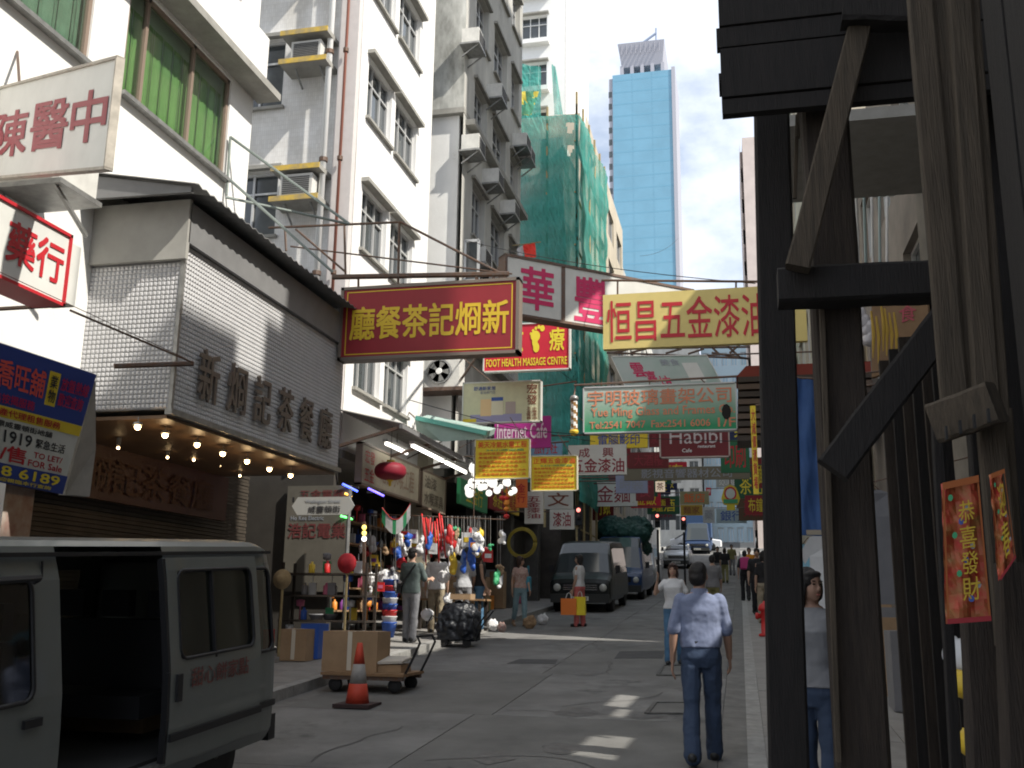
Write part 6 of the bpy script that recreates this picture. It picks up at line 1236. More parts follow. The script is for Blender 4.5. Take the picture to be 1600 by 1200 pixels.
def carton(loc, sx, sy, sz, label, m=None, rz=0, group=None, tape=True):
    t = thing('cardboard_box', label, 'box', loc, group, rot=(0, 0, rz)); m = m or M_card
    lp(MB().box((-sx/2, -sy/2, 0), (sx/2, sy/2, sz)), 'carton', m, t); lp(MB().box((-sx/2, -sy/2-0.002, sz), (sx/2, -0.008, sz+0.006)), 'flap', m, t); lp(MB().box((-sx/2, 0.008, sz), (sx/2, sy/2+0.002, sz+0.006)), 'flap', m, t)
    if tape: lp(MB().box((-0.03, -sy/2-0.004, 0.02), (0.03, -sy/2-0.001, sz+0.004)).box((-0.03, -sy/2-0.004, sz+0.007), (0.03, sy/2, sz+0.009)), 'tape', M_tape, t, kind='stuff')
    return t
a, b = PY(510, 985, 12.6), PY(592, 1048, 12.6); carton(((a.x+b.x)/2, 12.75, g0.z+0.237), b.x-a.x, 0.5, 0.50, 'large taped cardboard box riding on the hand cart')
t = thing('sheet_bundle', 'pale flat bundle lying on the hand cart deck', 'bundle', (g0.x+cx1-0.28, 12.75, g0.z+0.237)); lp(MB().slab([(-0.22, -0.22, 0.1), (0.2, -0.22, 0.12), (0.2, 0.2, 0.16), (-0.22, 0.2, 0.16)], (0, 0, 0.03)), 'sheet', mat('pale card', (0.5, 0.46, 0.4), 0.8), t); lp(MB().box((-0.24, -0.2, 0), (0.18, 0.2, 0.1)), 'stack', M_card, t)
# black covered cart
bp = G(716, 1010); BC = thing('covered_cart', 'cart loaded high under black sheeting beside the stall', 'cart', bp)
mb = MB(); mb.box((-0.34, -0.25, 0.12), (0.34, 0.35, 0.62)); mb.ball((0, 0.05, 0.55), (0.40, 0.34, 0.28), 16, 10); mb.ball((-0.15, 0, 0.35), (0.28, 0.32, 0.25)); mb.ball((0.18, 0, 0.32), (0.26, 0.32, 0.22))
link('black_sheet', remeshed(mb, 'black_sheet', mat('black sheeting', (0.012, 0.014, 0.018), 0.45, var=0.3), 0.02, 3, 0.10), BC)
for x in (-0.22, 0.22): lp(MB().lathe((x, -0.2, 0.08), [(0.03, -0.025), (0.08, -0.02), (0.08, 0.02), (0.03, 0.025)], 12, 'y'), 'wheel', M_black, BC)
for y in (-0.15, 0.2): lp(MB().tube([(0.3, y, 0.2), (0.45, y, 0.45), (0.62, y, 0.66)], 0.014, 6), 'handle_arm', M_black, BC)
lp(MB().tube([(-0.34, -0.1, 0.5), (-0.5, -0.1, 0.56), (-0.62, -0.1, 0.35)], 0.014, 6), 'handle_arm', M_black, BC)
carton(bp+Vector((0.05, 0.05, 0.86)), 0.4, 0.35, 0.10, 'flat carton lying on top of the black covered cart', tape=False)
# hydrant
HY = thing('fire_hydrant', 'red fire hydrant half hidden by the dark post on the right', 'hydrant', Vector((0.43, 20.5, gz(20.5)+KH))); HY.scale = (0.85, 0.85, 0.85); lp(MB().lathe((0, 0, 0), [(0.16, 0), (0.16, 0.05), (0.10, 0.07), (0.10, 0.55), (0.15, 0.58), (0.15, 0.63), (0.12, 0.70), (0.05, 0.75), (0.03, 0.79)], 16), 'barrel', M_red, HY, True)
lp(MB().lathe((0, 0, 0.45), [(0.06, -0.22), (0.075, -0.2), (0.075, -0.15), (0.055, -0.14), (0.055, 0.0)], 12, 'x'), 'outlet', M_red, HY, True)
# lantern
LN = thing('red_lantern', 'oval dark red lantern hanging under the shop awning', 'lantern', PY(610, 752, 17.3)); c = PY(610, 736, 17.3)-LN.location
prof = [(0.06, -0.165)]+[(0.29*(1-abs(2*(i+0.5)/24-1)**2.5)**0.4*(1+0.02*(i % 2)), -0.165+0.33*(i+0.5)/24) for i in range(24)]+[(0.06, 0.165)]
lp(MB().lathe(tuple(c), prof, 24), 'shade', mat('lantern cloth', (0.22, 0.01, 0.025), 0.6), LN, True); lp(MB().lathe(tuple(c), [(0.075, 0.165), (0.075, 0.20)], 14), 'cap', T_gold, LN); lp(MB().tube([c+Vector((0, 0, 0.2)), c+Vector((0, 0, 0.9))], 0.006, 5), 'cord', M_black, LN); lp(MB().lathe(tuple(c), [(0.02, -0.28), (0.03, -0.2), (0.07, -0.17)], 10), 'tassel', T_gold, LN)
# neon strips
for k, (a, b, colr, nm) in enumerate((((535, 756), (559, 768), (0.05, 0.10, 1.0), 'blue'), ((575, 763), (600, 775), (0.12, 0.08, 0.9), 'violet'), ((539, 771), (550, 775), (1.0, 0.45, 0.05), 'orange'), ((532, 806), (551, 811), (0.1, 1.0, 0.15), 'green'))):
    t = thing('neon_strip', nm+' glowing neon strip at the corner of the hardware shop', 'lamp', PY(*a, 16.4)); part(MB().tube([PY(*a, 16.4), PY(*b, 16.5)], 0.018, 8), 'tube', mat(nm+' neon', (0.2, 0.2, 0.2), 0.4, emit=colr, estr=3.5), t, True); part(MB().box(PY(*a, 16.48)-Vector((0.02, 0, 0.05)), PY(*b, 16.52)+Vector((0.02, 0.02, 0.05))), 'backing', M_dark, t)
t = thing('clock_sign', 'three small round yellow and white lamps stacked on the shop pillar', 'lamp', PY(569, 845, 17.0))
for k, (y, m) in enumerate(((824, mat('amber lamp', (0.9, 0.7, 0.1), 0.4, emit=(1, 0.75, 0.2), estr=1.5)), (833, MATS['amber lamp']), (842, M_tube))): part(MB().ball(PY(569, y, 17.0), 0.045, 10, 8), 'lamp', m, t, True)
part(MB().bar(PY(569, 815, 17.06), PY(569, 985, 17.06), 0.05, 0.05), 'upright', M_steel, t)
# bunting of pale cards
BN = thing('card_bunting', 'curved string of white cards with green edges hung at the shop front', 'bunting', PY(618, 830, 17.6)); pts = []
for i in range(9):
    u = i/8; pts.append(PY(597+u*44, 793+math.sin(math.pi*u)*22-6*u, 17.6))
part(MB().tube(pts, 0.008, 5), 'string', M_red, BN)
for i in range(8):
    a, b = pts[i], pts[i+1]; q = part(MB().slab([a, b, b+Vector((0, 0.02, -0.27)), a+Vector((0, 0.02, -0.27))], (0, 0.01, 0)), 'card', F_white if i % 3 else M_green, BN)
# red cords and other hanging goods
CB = thing('cord_bunch', 'bunch of long red plastic cords hanging at the hardware stall', 'cords', PY(675, 868, 18.6))
for k in range(10):
    x = 659+k*3.4; t0, t1 = PY(x, 806+random.uniform(-6, 14), 18.6), PY(x+random.uniform(-6, 10), 868+random.uniform(-12, 18), 18.6)
    part(MB().tube([t0, (t0+t1)/2+Vector((0.02*math.sin(k), 0, 0)), t1], [0.016, 0.02, 0.012], 6), 'cord', mat('red plastic cord', (0.6, 0.03, 0.03), 0.5), CB, True)
tr = thing('hanging_rail', 'steel rail under the shop ceiling from which goods hang', 'rail', PY(640, 800, 18.6)); part(MB().tube([PY(560, 802, 18.6), PY(790, 812, 18.6)], 0.012, 6), 'rail', M_steel, tr)
part(MB().tube([PY(600, 804, 18.6), (PY(600, 804, 18.6).x, 18.6, 4.5)], 0.01, 6), 'drop', M_steel, tr); part(MB().tube([PY(740, 810, 18.6), (PY(740, 810, 18.6).x, 18.6, 4.9)], 0.01, 6), 'drop', M_steel, tr)
# buckets, basins, bags on the sunlit display
DS = thing('display_table', 'trestle table carrying goods in front of the hardware shop', 'table', G(640, 985, KH)+Vector((0, 0.6, 0)))
lp(MB().box((-1.3, -0.3, 0.62), (1.5, 0.35, 0.66)), 'top', M_ply, DS)
for x in (-1.2, 0.1, 1.4):
    for y in (-0.25, 0.3): lp(MB().box((x-0.03, y-0.03, 0), (x+0.03, y+0.03, 0.62)), 'leg', M_wood, DS)
BUCK = [MB().lathe((0, 0, 0), [(0.10, 0), (0.145, 0.26), (0.155, 0.27), (0.155, 0.285), (0.14, 0.285), (0.098, 0.02)], 18) for _ in range(1)][0]
cols = [('blue', M_blue), ('white', F_white), ('red', M_red), ('blue', M_blue), ('white', F_white), ('blue', M_blue), ('red', M_red), ('blue', M_blue)]
base = G(607, 996, KH); bz = 0
for k, (nm, m) in enumerate(cols):
    o = link('bucket', BUCK.mesh('bucket', m, True), None, base+Vector((0, 0, bz))); tag(o, nm+' plastic bucket, '+ORD[k]+' from the ground in the tall nested stack', 'bucket', 'nested buckets at the stall'); link('handle', MB().tube([(0.15*math.cos(math.pi*i/8), -0.10*math.sin(math.pi*i/8)*0.5-0.06*math.sin(math.pi*i/8), 0.27-0.06*math.sin(math.pi*i/8)) for i in range(9)], 0.005, 5).mesh('handle', M_galv), o); bz += 0.115
def blob(name, label, cat, loc, r, m, seed, group=None, kn=True):
    mb = MB(); rnd = random.Random(seed); mb.ball((0, 0, r[2]*0.9), (r[0], r[1], r[2]*0.9), 12, 8)
    for _ in range(3): mb.ball((rnd.uniform(-.4, .4)*r[0], rnd.uniform(-.4, .4)*r[1], r[2]*rnd.uniform(0.5, 1.2)), (r[0]*0.7, r[1]*0.7, r[2]*0.6), 10, 7)
    for _ in range(4): mb.ball((rnd.uniform(-.6, .6)*r[0], rnd.uniform(-.6, .6)*r[1], r[2]*rnd.uniform(0.3, 1.5)), (r[0]*rnd.uniform(0.25, 0.5), r[1]*0.4, r[2]*rnd.uniform(0.25, 0.5)), 8, 6)
    for sx in (-1, 1): mb.tube([(sx*r[0]*0.25, 0, r[2]*1.4), (sx*r[0]*0.35, 0.01, r[2]*2.0)], [r[0]*0.22, r[0]*0.1], 6)
    ob = link(name, remeshed(mb, name, m, max(0.010, r[0]*0.08), 1, r[0]*0.6), None, loc); return tag(ob, label, cat, group)
M_bagw = mat('white plastic bag', (0.72, 0.72, 0.72), 0.4); F_redm = mat('red cloth goods', (0.5, 0.03, 0.04), 0.8)
tt = DS.location+Vector((0, 0, 0.662))
for k, (px, py, r, m, lab) in enumerate(((600, 900, 0.17, M_bagw, 'large white plastic bag on top of the bucket stack'), (583, 905, 0.14, M_bagw, 'white plastic bag left of the bucket stack'), (616, 905, 0.15, M_bagw, 'white plastic bag right of the bucket stack'), (628, 880, 0.11, F_redm, 'red bundle hanging above the man at the stall'), (648, 925, 0.12, mat('peach goods', (0.7, 0.4, 0.22), 0.6), 'peach coloured bag beside the man at the stall'), (668, 960, 0.12, M_bagw, 'white net bag of goods behind the man at the stall'), (575, 930, 0.1, M_green, 'green plastic bag at the corner of the stall'), (694, 900, 0.13, F_white, 'white bundle hung beside the person in white'), (700, 935, 0.10, M_bagw, 'small white bag under the hung bundle'), (770, 925, 0.12, M_bagw, 'white bag on the ground by the pillar'), (784, 955, 0.10, F_cream, 'patterned bag on the ground by the pillar'), (828, 960, 0.16, M_card, 'brown sack beside the woman in patterned top'), (848, 965, 0.14, M_bagw, 'pale plastic sack by the dark van wheel'))):
    p = PY(px, py, 18.9) if px < 720 else G(px, {770: 985, 784: 988, 828: 982, 848: 976}[px], KH if px < 800 else 0)+Vector((0, 0, r)); blob('goods_bag', lab, 'bag', p+Vector((0, 0, -r)), (r, r*0.8, r), m, k)
rnd = random.Random(11)
palette = [M_red, M_blue, M_green, M_yellow, F_white, M_bagw, mat('pink plastic', (0.6, 0.15, 0.25), 0.5), mat('orange plastic', (0.7, 0.25, 0.04), 0.5), mat('purple plastic', (0.2, 0.05, 0.25), 0.5), M_card, F_grey]
names = ['red', 'blue', 'green', 'yellow', 'white', 'pale', 'pink', 'orange', 'purple', 'brown', 'grey']
def packet(p, m, nm, where, grp, s_=1.0):
    k = rnd.randint(0, 3); mb = MB()
    if k == 0: mb.slab([(-0.05*s_, 0, 0), (0.05*s_, 0, 0), (0.05*s_, 0, 0.15*s_), (-0.05*s_, 0, 0.15*s_)], (0, 0.04, 0)).tube([(0, 0.02, 0.15*s_), (0, 0.02, 0.24*s_)], 0.006, 5); n_ = 'hanging_packet'; w_ = 'packet'
    elif k == 1: mb.lathe((0, 0, 0), [(0.038*s_, 0), (0.04*s_, 0.01), (0.04*s_, 0.11*s_), (0.014*s_, 0.125*s_), (0.014*s_, 0.15*s_)], 10); n_ = 'bottle'; w_ = 'bottle'
    elif k == 2: mb.lathe((0, 0, 0), [(0.06*s_, 0), (0.10*s_, 0.07*s_), (0.105*s_, 0.075*s_), (0.055*s_, 0.012)], 14); n_ = 'basin'; w_ = 'basin'
    else: mb.lathe((0, 0, 0), [(0.012, 0), (0.012, 0.16*s_), (0.05*s_, 0.17*s_), (0.055*s_, 0.24*s_), (0.02, 0.25*s_)], 10); n_ = 'brush'; w_ = 'brush'
    single(MB().add([(p.x+v[0], p.y+v[1], p.z+v[2]) for v in mb.v], mb.f), n_, m, nm+' '+w_+' '+where, w_, grp, k != 0)
# shelves behind the display to carry small goods
SF = thing('goods_shelf', 'stepped wooden shelving crowded with small goods in the shop mouth', 'shelf', (-7.3, 19.0, gz(19)+KH))
for k in range(5):
    z = 0.45+k*0.42; lp(MB().box((-0.2, -2.0, z), (0.12-0.02*k, 2.2, z+0.03)), 'shelf_board', M_ply, SF)
for y in (-2.0, 0.1, 2.15): lp(MB().box((-0.22, y, 0), (-0.18, y+0.05, 2.4)), 'upright', M_wood, SF)
for k in range(5):
    z = SF.location.z+0.482+k*0.42
    for j in range(11):
        ci = rnd.randrange(len(palette)); packet(Vector((-7.34+rnd.uniform(-0.05, 0.12), 17.1+j*0.37+rnd.uniform(-0.1, 0.1), z)), palette[ci], names[ci], 'among the small goods on the stepped shelving', 'small goods on the stepped shelving', 1.25)
# left heap before the notice panel
for k, (px, py, Y, kind, m, lab) in enumerate(((475, 1020, 14.6, 'box', M_card, 'brown carton standing on the left pavement beyond the van'), (499, 1018, 14.9, 'box', M_blue, 'blue plastic crate box beside the brown carton on the pavement'))):
    g = GY(px, Y, KH); carton(g, 0.42 if k == 0 else 0.30, 0.38, 0.46 if k == 0 else 0.52, lab, m, tape=(k == 0))
t = thing('stall_rack', 'dark rack of bric a brac in front of the notice panel', 'rack', GY(525, 15.6, KH))
for z in (0.1, 0.5, 0.9, 1.25): lp(MB().box((-0.85, -0.25, z), (0.65, 0.25, z+0.03)), 'shelf_board', M_wood, t)
for x in (-0.84, 0.62):
    for y in (-0.24, 0.21): lp(MB().box((x, y, 0), (x+0.04, y+0.04, 1.45)), 'upright', M_wood, t)
for k in range(26):
    ci = rnd.randrange(len(palette)); lv_ = rnd.choice((0.132, 0.532, 0.932, 1.282)); packet(t.location+Vector((rnd.uniform(-0.75, 0.55), rnd.uniform(-0.2, 0.15), lv_)), palette[ci], names[ci], 'heaped on the dark rack before the notice panel', 'goods on the dark rack', 1.3)
for px, py, r, m, lab, cat in ((441, 905, 0.16, mat('straw', (0.36, 0.27, 0.15), 0.9, var=0.2, scale=20), 'round straw hat propped on a stick by the van', 'hat'), (542, 880, 0.16, F_redm, 'round red basin hung on the dark rack', 'basin')):
    p = PY(px, py, 15.0); t = thing('straw_hat' if cat == 'hat' else 'hung_basin', lab, cat, p-Vector((0, 0, r)))
    lp(MB().lathe((0, 0, r), [(r, 0), (r*0.95, -0.02), (r*0.5, -0.05), (r*0.42, -0.11), (0.02, -0.13)], 20, 'y'), 'brim', m, t, True)
    lp(MB().tube([(0, 0.03, r), (0, 0.03, gz(15)+KH-p.z+r)], 0.022, 6), 'stick', M_bam, t)
# hung bulbs and glass globes in the sun
M_globe = mat('white glass globe', (0.85, 0.85, 0.83), 0.2, spec=0.7, emit=(1, 0.97, 0.9), estr=0.8)  # slight emission stands in for sun shining through the globes
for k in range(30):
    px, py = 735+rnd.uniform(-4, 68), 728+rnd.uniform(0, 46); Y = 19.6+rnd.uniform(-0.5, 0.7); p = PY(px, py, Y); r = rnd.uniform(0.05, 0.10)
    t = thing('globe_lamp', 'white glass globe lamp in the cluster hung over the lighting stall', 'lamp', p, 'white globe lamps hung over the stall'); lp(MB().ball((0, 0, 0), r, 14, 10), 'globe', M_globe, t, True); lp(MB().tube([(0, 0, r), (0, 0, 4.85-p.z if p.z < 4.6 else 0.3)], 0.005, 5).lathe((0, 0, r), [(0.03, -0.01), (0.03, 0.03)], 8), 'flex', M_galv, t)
for k in range(7):
    p = PY(792+rnd.uniform(-8, 12), 770+rnd.uniform(0, 40), 20.4); single(MB().ball(p, (0.07, 0.07, 0.05), 10, 6).tube([p, (p.x, p.y, p.z+0.3)], 0.006, 5), 'paper_ornament', M_red if k % 2 else MATS['orange plastic'], ('red' if k % 2 else 'orange')+' paper ornament dangling beside the globe lamps', 'ornament', 'paper ornaments by the globe lamps', True)
# far left shop fronts: dark boxed goods and boards under the grey building
for k in range(16):
    Y = 23.0+k*0.55; p = Vector((-6.9+rnd.uniform(-0.2, 0.2), Y, gz(Y)+KH)); ci = rnd.randrange(len(palette)); h = rnd.uniform(0.3, 1.1)
    carton(p, 0.4, 0.4, h, ORD[k]+' box along the shops under the grey building, counted from us', palette[ci] if k % 3 else M_card, group='boxes before the shops under the grey building', tape=False)
for k, (Y0, Y1, m) in enumerate(((22.2, 24.8, M_green), (25.0, 26.8, S_red), (26.95, 28.6, M_yellow))):
    C = [Vector((-6.3, Y0, gz(Y0)+3.45)), Vector((-6.3, Y1, gz(Y0)+3.45)), Vector((-6.3, Y1, gz(Y0)+2.85)), Vector((-6.3, Y0, gz(Y0)+2.85))]
    sign('fascia_board', ['green', 'dark red', 'yellow'][k]+' shop fascia under the grey building', C, m, 0.08, None, 0, [(['五金行', '茶莊', '電器'][k], (0.2, 0.15, 0.8, 0.85), T_yel if k < 2 else T_red)])
t = thing('rope_coil', 'yellow hose coil hung on the shop pillar under the grey building', 'hose', PY(815, 870, 23.5)); c = PY(815, 848, 23.5)-t.location
for k in range(3): lp(MB().tube([(c.x+(0.30+0.03*k)*math.cos(a), c.y+0.02*k, c.z+(0.30+0.03*k)*math.sin(a)) for a in [2*math.pi*i/24 for i in range(25)]], 0.014, 6), 'coil', mat('olive hose', (0.3, 0.24, 0.03), 0.6), t, True)
# laundry and traffic lights
t = thing('hung_laundry', 'red and orange laundry hung above the angled sign', 'laundry', PY(825, 398, 24.5)); part(net_sheet([PY(817, 383, 24.5), PY(836, 380, 24.5), PY(838, 402, 24.5), PY(820, 402, 24.5)], (0, -1, 0), 8, 8, 0.04), 'cloth', mat('bright red cloth', (0.8, 0.06, 0.04), 0.8), t); part(net_sheet([PY(808, 388, 24.6), PY(817, 384, 24.6), PY(818, 400, 24.6), PY(809, 400, 24.6)], (0, -1, 0), 6, 6, 0.03), 'cloth', F_white, t); part(MB().tube([PY(800, 384, 24.6), PY(845, 378, 24.6)], 0.015, 6), 'pole', M_bam, t)
for k, (px, py, Y) in enumerate(((1027, 806, 44), (1068, 811, 47), (904, 797, 33))):
    p = PY(px, py, Y); t = thing('traffic_light', ['traffic light showing red, left of the far pair', 'traffic light showing red, right of the far pair', 'small red lamp on the pole by the parked vans'][k], 'traffic light', (p.x, Y, gz(Y)+KH)); part(MB().box((p.x-0.11, Y, p.z-0.5), (p.x+0.11, Y+0.2, p.z+0.14)), 'housing', M_black, t); part(MB().ball(p+Vector((0, -0.02, 0)), 0.07, 10, 8), 'red_lamp', mat('red signal', (0.8, 0.1, 0.1), 0.3, emit=(1, 0.25, 0.2), estr=2), t); part(MB().ball(p+Vector((0, 0.02, -0.25)), 0.09, 10, 8), 'dark_lamp', M_dark, t); part(MB().tube([(p.x, Y+0.1, gz(Y)), (p.x, Y+0.1, p.z-0.6)], 0.05, 8), 'post', M_black, t)
# ---- right side: cloth, garments, red banners, awning, odds and ends
def cloth(px4, Y, amp, name, label, cat, m, nu=14, nv=18, hang=True):
    P4 = [PY(x, y, Y) for x, y in px4]; t = thing(name, label, cat, P4[3].lerp(P4[2], 0.5)); part(net_sheet(P4, (0, -1, 0), nu, nv, amp), 'cloth', m, t, True)
    if hang: part(MB().tube([P4[0]+Vector((-0.05, 0.01, 0.01)), P4[1]+Vector((0.05, 0.01, 0.01))], 0.01, 6), 'rod', M_steel, t); part(MB().tube([P4[1]+Vector((0, 0.01, 0.01)), Vector((2.19, Y+0.01, P4[1].z+0.15))], 0.008, 5), 'stay', M_steel, t)
    return t
cloth(((1232, 590), (1272, 594), (1286, 838), (1238, 836)), 8.2, 0.03, 'blue_cloth', 'faded blue cloth hanging between the timber posts', 'cloth', mat('faded blue cloth', (0.035, 0.085, 0.22), 0.8, var=0.2, scale=3))
part(MB().box(PY(1237, 828, 8.19), PY(1287, 836, 8.21)), 'hem', mat('beige hem', (0.3, 0.26, 0.2), 0.8), [o for o in col.objects if o.name == 'blue_cloth'][0])
def garment(px, py, w_, h_, Y, m, label):
    c = PY(px, py, Y); t = thing('hung_shirt', label, 'shirt', c-Vector((0, 0, h_))); mb = MB(); nn = 12
    sil = [(0.14, 0), (0.30, 0.03), (0.5, 0.22), (0.40, 0.32), (0.31, 0.24), (0.33, 1), (-0.33, 1), (-0.31, 0.24), (-0.40, 0.32), (-0.5, 0.22), (-0.30, 0.03), (-0.14, 0)]
    part(MB().slab([c+Vector((u*w_, 0.02*math.sin(9*v+u*7), -v*h_)) for u, v in sil], (0, 0.05, 0)), 'cloth', m, t); part(MB().tube([c+Vector((-0.15*w_, 0.02, -0.01)), c+Vector((0, 0.02, 0.06)), c+Vector((0.15*w_, 0.02, -0.01))], 0.006, 5).tube([c+Vector((0, 0.02, 0.06)), Vector((2.19, Y+0.02, c.z+0.35))], 0.006, 5), 'hanger', M_steel, t)
garment(1290, 835, 0.45, 0.78, 9.0, F_white, 'white shirt hanging at head height right of the grey topped woman'); garment(1306, 850, 0.40, 0.70, 9.6, mat('peach cloth', (0.5, 0.28, 0.2), 0.8), 'peach shirt hanging behind the white one'); garment(1362, 765, 0.45, 0.9, 8.4, fab('dull grey cloth', (0.16, 0.16, 0.17)), 'pale grey shirt hanging higher between post and hoarding'); garment(1345, 900, 0.35, 0.6, 8.8, F_white, 'small white garment low between post and hoarding'); garment(1262, 850, 0.35, 0.4, 10.5, mat('sky cloth', (0.2, 0.4, 0.5), 0.8), 'sky blue garment beside the blue cloth')
M_ban = mat('red festive banner', (0.42, 0.015, 0.02), 0.55, c2=(0.26, 0.14, 0.04), scale=16)
M_ban2 = mat('red banner ground', (0.42, 0.015, 0.02), 0.55, var=0.2)
for k, (q, Y, txt) in enumerate(((((1470, 756), (1526, 744), (1546, 970), (1478, 975)), 3.12, '恭喜發財'), (((1545, 742), (1566, 734), (1584, 872), (1560, 908)), 3.0, '迎春'))):
    P4 = [PY(x, y, Y) for x, y in q]; r_ = thing('festive_banner', ['larger red festive banner with gold characters pinned to the timbers', 'narrow red festive banner beside the larger one'][k], 'banner', P4[3].lerp(P4[2], 0.5)); part(net_sheet(P4, (0, -1, 0), 10, 20, 0.012), 'sheet', M_ban, r_)
    text_part(txt, P4, (0.38, 0.15, 0.80, 0.86) if k == 0 else (0.3, 0.1, 0.75, 0.9), mat('dull gold print', (0.5, 0.34, 0.03), 0.5), r_, off=0.03, vertical=True, bold=0.01); stripe(P4, (0.0, 0.0, 1, 0.05), mat('dull orange print', (0.32, 0.09, 0.02), 0.6), r_, 'border', 0.025); stripe(P4, (0.0, 0.965, 1, 1), S_red, r_, 'border', 0.025)
    stripe(P4, (0, 0.05, 0.05, 0.965), MATS['dull orange print'], r_, 'border', 0.022); stripe(P4, (0.95, 0.05, 1, 0.965), MATS['dull orange print'], r_, 'border', 0.022)
    for j in range(9): dd = MB(); disc(dd, P4, 0.2+0.62*((j*37) % 10)/10, 0.12+0.09*j, 0.07, 0.025, 7, 0.026+0.0005*j); part(dd, 'printed_flower', [M_green, T_grey, T_blue][j % 3], r_)
for k, (px, py, m, lab) in enumerate(((1506, 1068, M_yellow, 'yellow round fruit ornament low between the planks, upper one'), (1516, 1160, M_yellow, 'yellow round fruit ornament low between the planks, lower one'))):
    blob('ornament', lab, 'ornament', PY(px, py, 4.6)-Vector((0, 0, 0.06)), (0.055, 0.055, 0.06), m, 40+k)
blob('goods_bag', 'white plastic bag hung low between the right planks', 'bag', PY(1503, 1025, 4.7)-Vector((0, 0, 0.08)), (0.08, 0.07, 0.08), M_bagw, 50)
aircon((1.36, 8.9, PY(1400, 375, 8.9).z), R(90)+R(180), 'large dark bottomed air conditioner on the right wall above the beam', s=(1.0, 1.5, 2.1)).location = (2.17, 9.5, PY(1400, 390, 8.9).z)
p = PY(1410, 480, 9.2); Cq = [PY(1362, 470, 9.2), PY(1450, 465, 9.0), PY(1450, 560, 9.0), PY(1362, 590, 9.2)]
sign('brown_board', 'dull brown hanging board behind the beam with yellow tassels', Cq, mat('dull brown board', (0.16, 0.09, 0.04), 0.7, var=0.2), 0.05, None, 0, [('食', (0.5, 0.1, 0.8, 0.35), T_dred)], rods=[(Cq[1], Vector((2.19, 9.0, Cq[1].z)), 0.015)])
for k in range(6):
    a = PY(1362+k*7+rnd.uniform(-2, 2), 490+rnd.uniform(-15, 10), 8.7); part(MB().tube([a, a+Vector((0.01, 0, -0.2)), a+Vector((-0.01, 0, -0.42))], [0.008, 0.016, 0.004], 6), 'tassel', mat('dull gold tassel', (0.35, 0.22, 0.03), 0.7), [o for o in col.objects if o.name == 'brown_board'][0])
for k in range(4): a = PY(1340+k*6, 490+k*12, 9.6); blob('goods_bag', ['first', 'second', 'third', 'fourth'][k]+' clear white plastic bundle from the top, hung behind the post', 'bag', a-Vector((0, 0, 0.1)), (0.08, 0.06, 0.10), mat('clear plastic', (0.45, 0.42, 0.42), 0.3), 60+k)
for k in range(5):
    a, b = PY(1338+k*12, 305, 12.0+k*0.3), PY(1342+k*11, 410, 12.0+k*0.3); single(MB().tube([a, b], 0.018, 6).box(a+Vector((-0.1, 0.02, 0)), a+Vector((0.1, 0.06, 0.03))), 'hanging_pole', mat('pale teal pole', (0.28, 0.36, 0.36), 0.5) if k % 2 else F_white, ORD[k]+(' teal' if k % 2 else ' white')+' awning pole from the left, between post and planks above the beam', 'pole', 'awning poles on the right wall')
RA = thing('rolled_awning', 'slatted brown awning hood with red top beside the dark post', 'awning', PY(1165, 690, 16.5))
for k in range(9):
    z = PY(1160, 690-k*11, 16.5).z; part(MB().box((PY(1150+k*0.6, 640, 16.5).x, 16.4-0.02*k, z), (2.15, 17.2, z+0.085)), 'slat', mat('brown slat', (0.14, 0.10, 0.075), 0.7) if k % 2 else mat('dark slat', (0.07, 0.055, 0.045), 0.7), RA)
z = PY(1160, 590, 16.5).z; part(MB().slab([(PY(1152, 640, 16.5).x, 16.35, z-0.02), (2.15, 16.35, z-0.02), (2.15, 16.35, z+0.16), (PY(1168, 640, 16.5).x, 16.35, z+0.16)], (0, 0.9, 0)), 'hood', mat('red brown canvas', (0.25, 0.05, 0.035), 0.8), RA)
for k in range(8):
    Y = 9.5+k*1.1; p = Vector((1.75+rnd.uniform(-0.15, 0.1), Y, gz(Y)+KH)); ci = rnd.randrange(len(palette)); carton(p, 0.5, 0.5, rnd.uniform(0.5, 1.3), ORD[k]+' carton along the right shop wall, counted from us', M_card if k % 2 else F_grey, group='cartons along the right shop wall', tape=False)
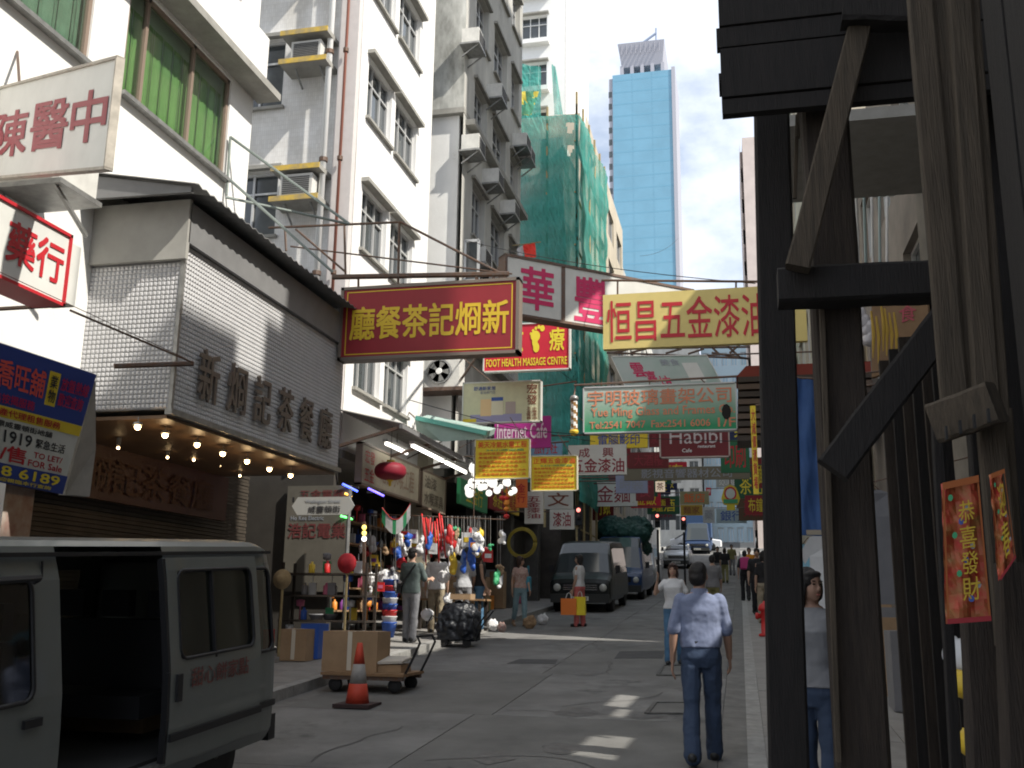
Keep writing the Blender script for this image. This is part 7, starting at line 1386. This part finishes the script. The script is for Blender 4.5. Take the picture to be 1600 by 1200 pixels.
# more hung and heaped goods in the sunlit mouth of the shop
CRUMP = []
for q in range(7):                                            # crumpled bag and bundle shapes shared by the hung goods
    r2 = random.Random(100+q); mb = MB(); tall = r2.uniform(0.8, 1.8); wide = r2.uniform(0.7, 1.3)
    for _ in range(9): mb.ball((r2.uniform(-.5, .5)*wide, r2.uniform(-.3, .3), -r2.uniform(0.3, 1.6)*tall), (r2.uniform(0.25, 0.6)*wide, r2.uniform(0.2, 0.45), r2.uniform(0.2, 0.6)*tall), 8, 6)
    mb.tube([(0, 0, 0.1), (0, 0, -0.9*tall)], [0.08, 0.4], 8); CRUMP.append(remeshed(mb, 'article', M_bagw, 0.085, 1, 0.0))
CR_M = {}
def hung(px, py, Y, k, m, nm):
    p = PY(px, py, Y); top = PY(px, 806, Y); sz_ = 0.055+0.05*((k*7) % 5)/4; mb = MB(); kd = k % 4
    t = thing('hung_goods', nm+' article hung in the sunlit mouth of the hardware shop', 'goods', p, 'articles hung in the mouth of the hardware shop')
    if kd == 0:
        part(mb.slab([p+Vector((-sz_, 0, -sz_*2.6)), p+Vector((sz_, 0.01, -sz_*2.7)), p+Vector((sz_*0.95, 0, -0.01)), p+Vector((-sz_*1.05, 0, 0))], (0, 0.035, 0)), 'article', m, t); part(MB().slab([p+Vector((-sz_*0.7, -0.003, -sz_*1.8)), p+Vector((sz_*0.7, -0.003, -sz_*1.8)), p+Vector((sz_*0.7, -0.003, -sz_*0.9)), p+Vector((-sz_*0.7, -0.003, -sz_*0.9))], (0, 0.002, 0)), 'label', palette[(k*3) % len(palette)], t)
    else:
        key = (k % 7, m.name)
        if key not in CR_M: d_ = CRUMP[k % 7].copy(); d_.materials.clear(); d_.materials.append(m); CR_M[key] = d_
        o = link('article', CR_M[key], t); o.scale = (sz_*1.35, sz_*1.35, sz_*1.35); o.rotation_euler = (0, 0, k*1.3)
    part(MB().tube([p, top], 0.004, 4), 'string', M_galv, t)
for k in range(84):
    ci = rnd.choice((0, 0, 1, 2, 3, 4, 4, 4, 5, 5, 5, 5, 6, 7, 9, 10)); px = rnd.uniform(560, 792); hung(px, rnd.uniform(822, 935 if px < 625 else 862 if px < 772 else 915), 18.55+rnd.uniform(-0.25, 0.9), k, palette[ci], names[ci])
for k in range(26):
    ci = rnd.choice((0, 1, 4, 5, 5, 6, 7, 9)); packet(DS.location+Vector((rnd.uniform(-1.2, 1.4), rnd.uniform(-0.25, 0.25), 0.662)), palette[ci], names[ci], 'standing on the trestle table of the hardware shop', 'goods on the trestle table', 1.4)
bpy.data.scenes.remove(TMP)
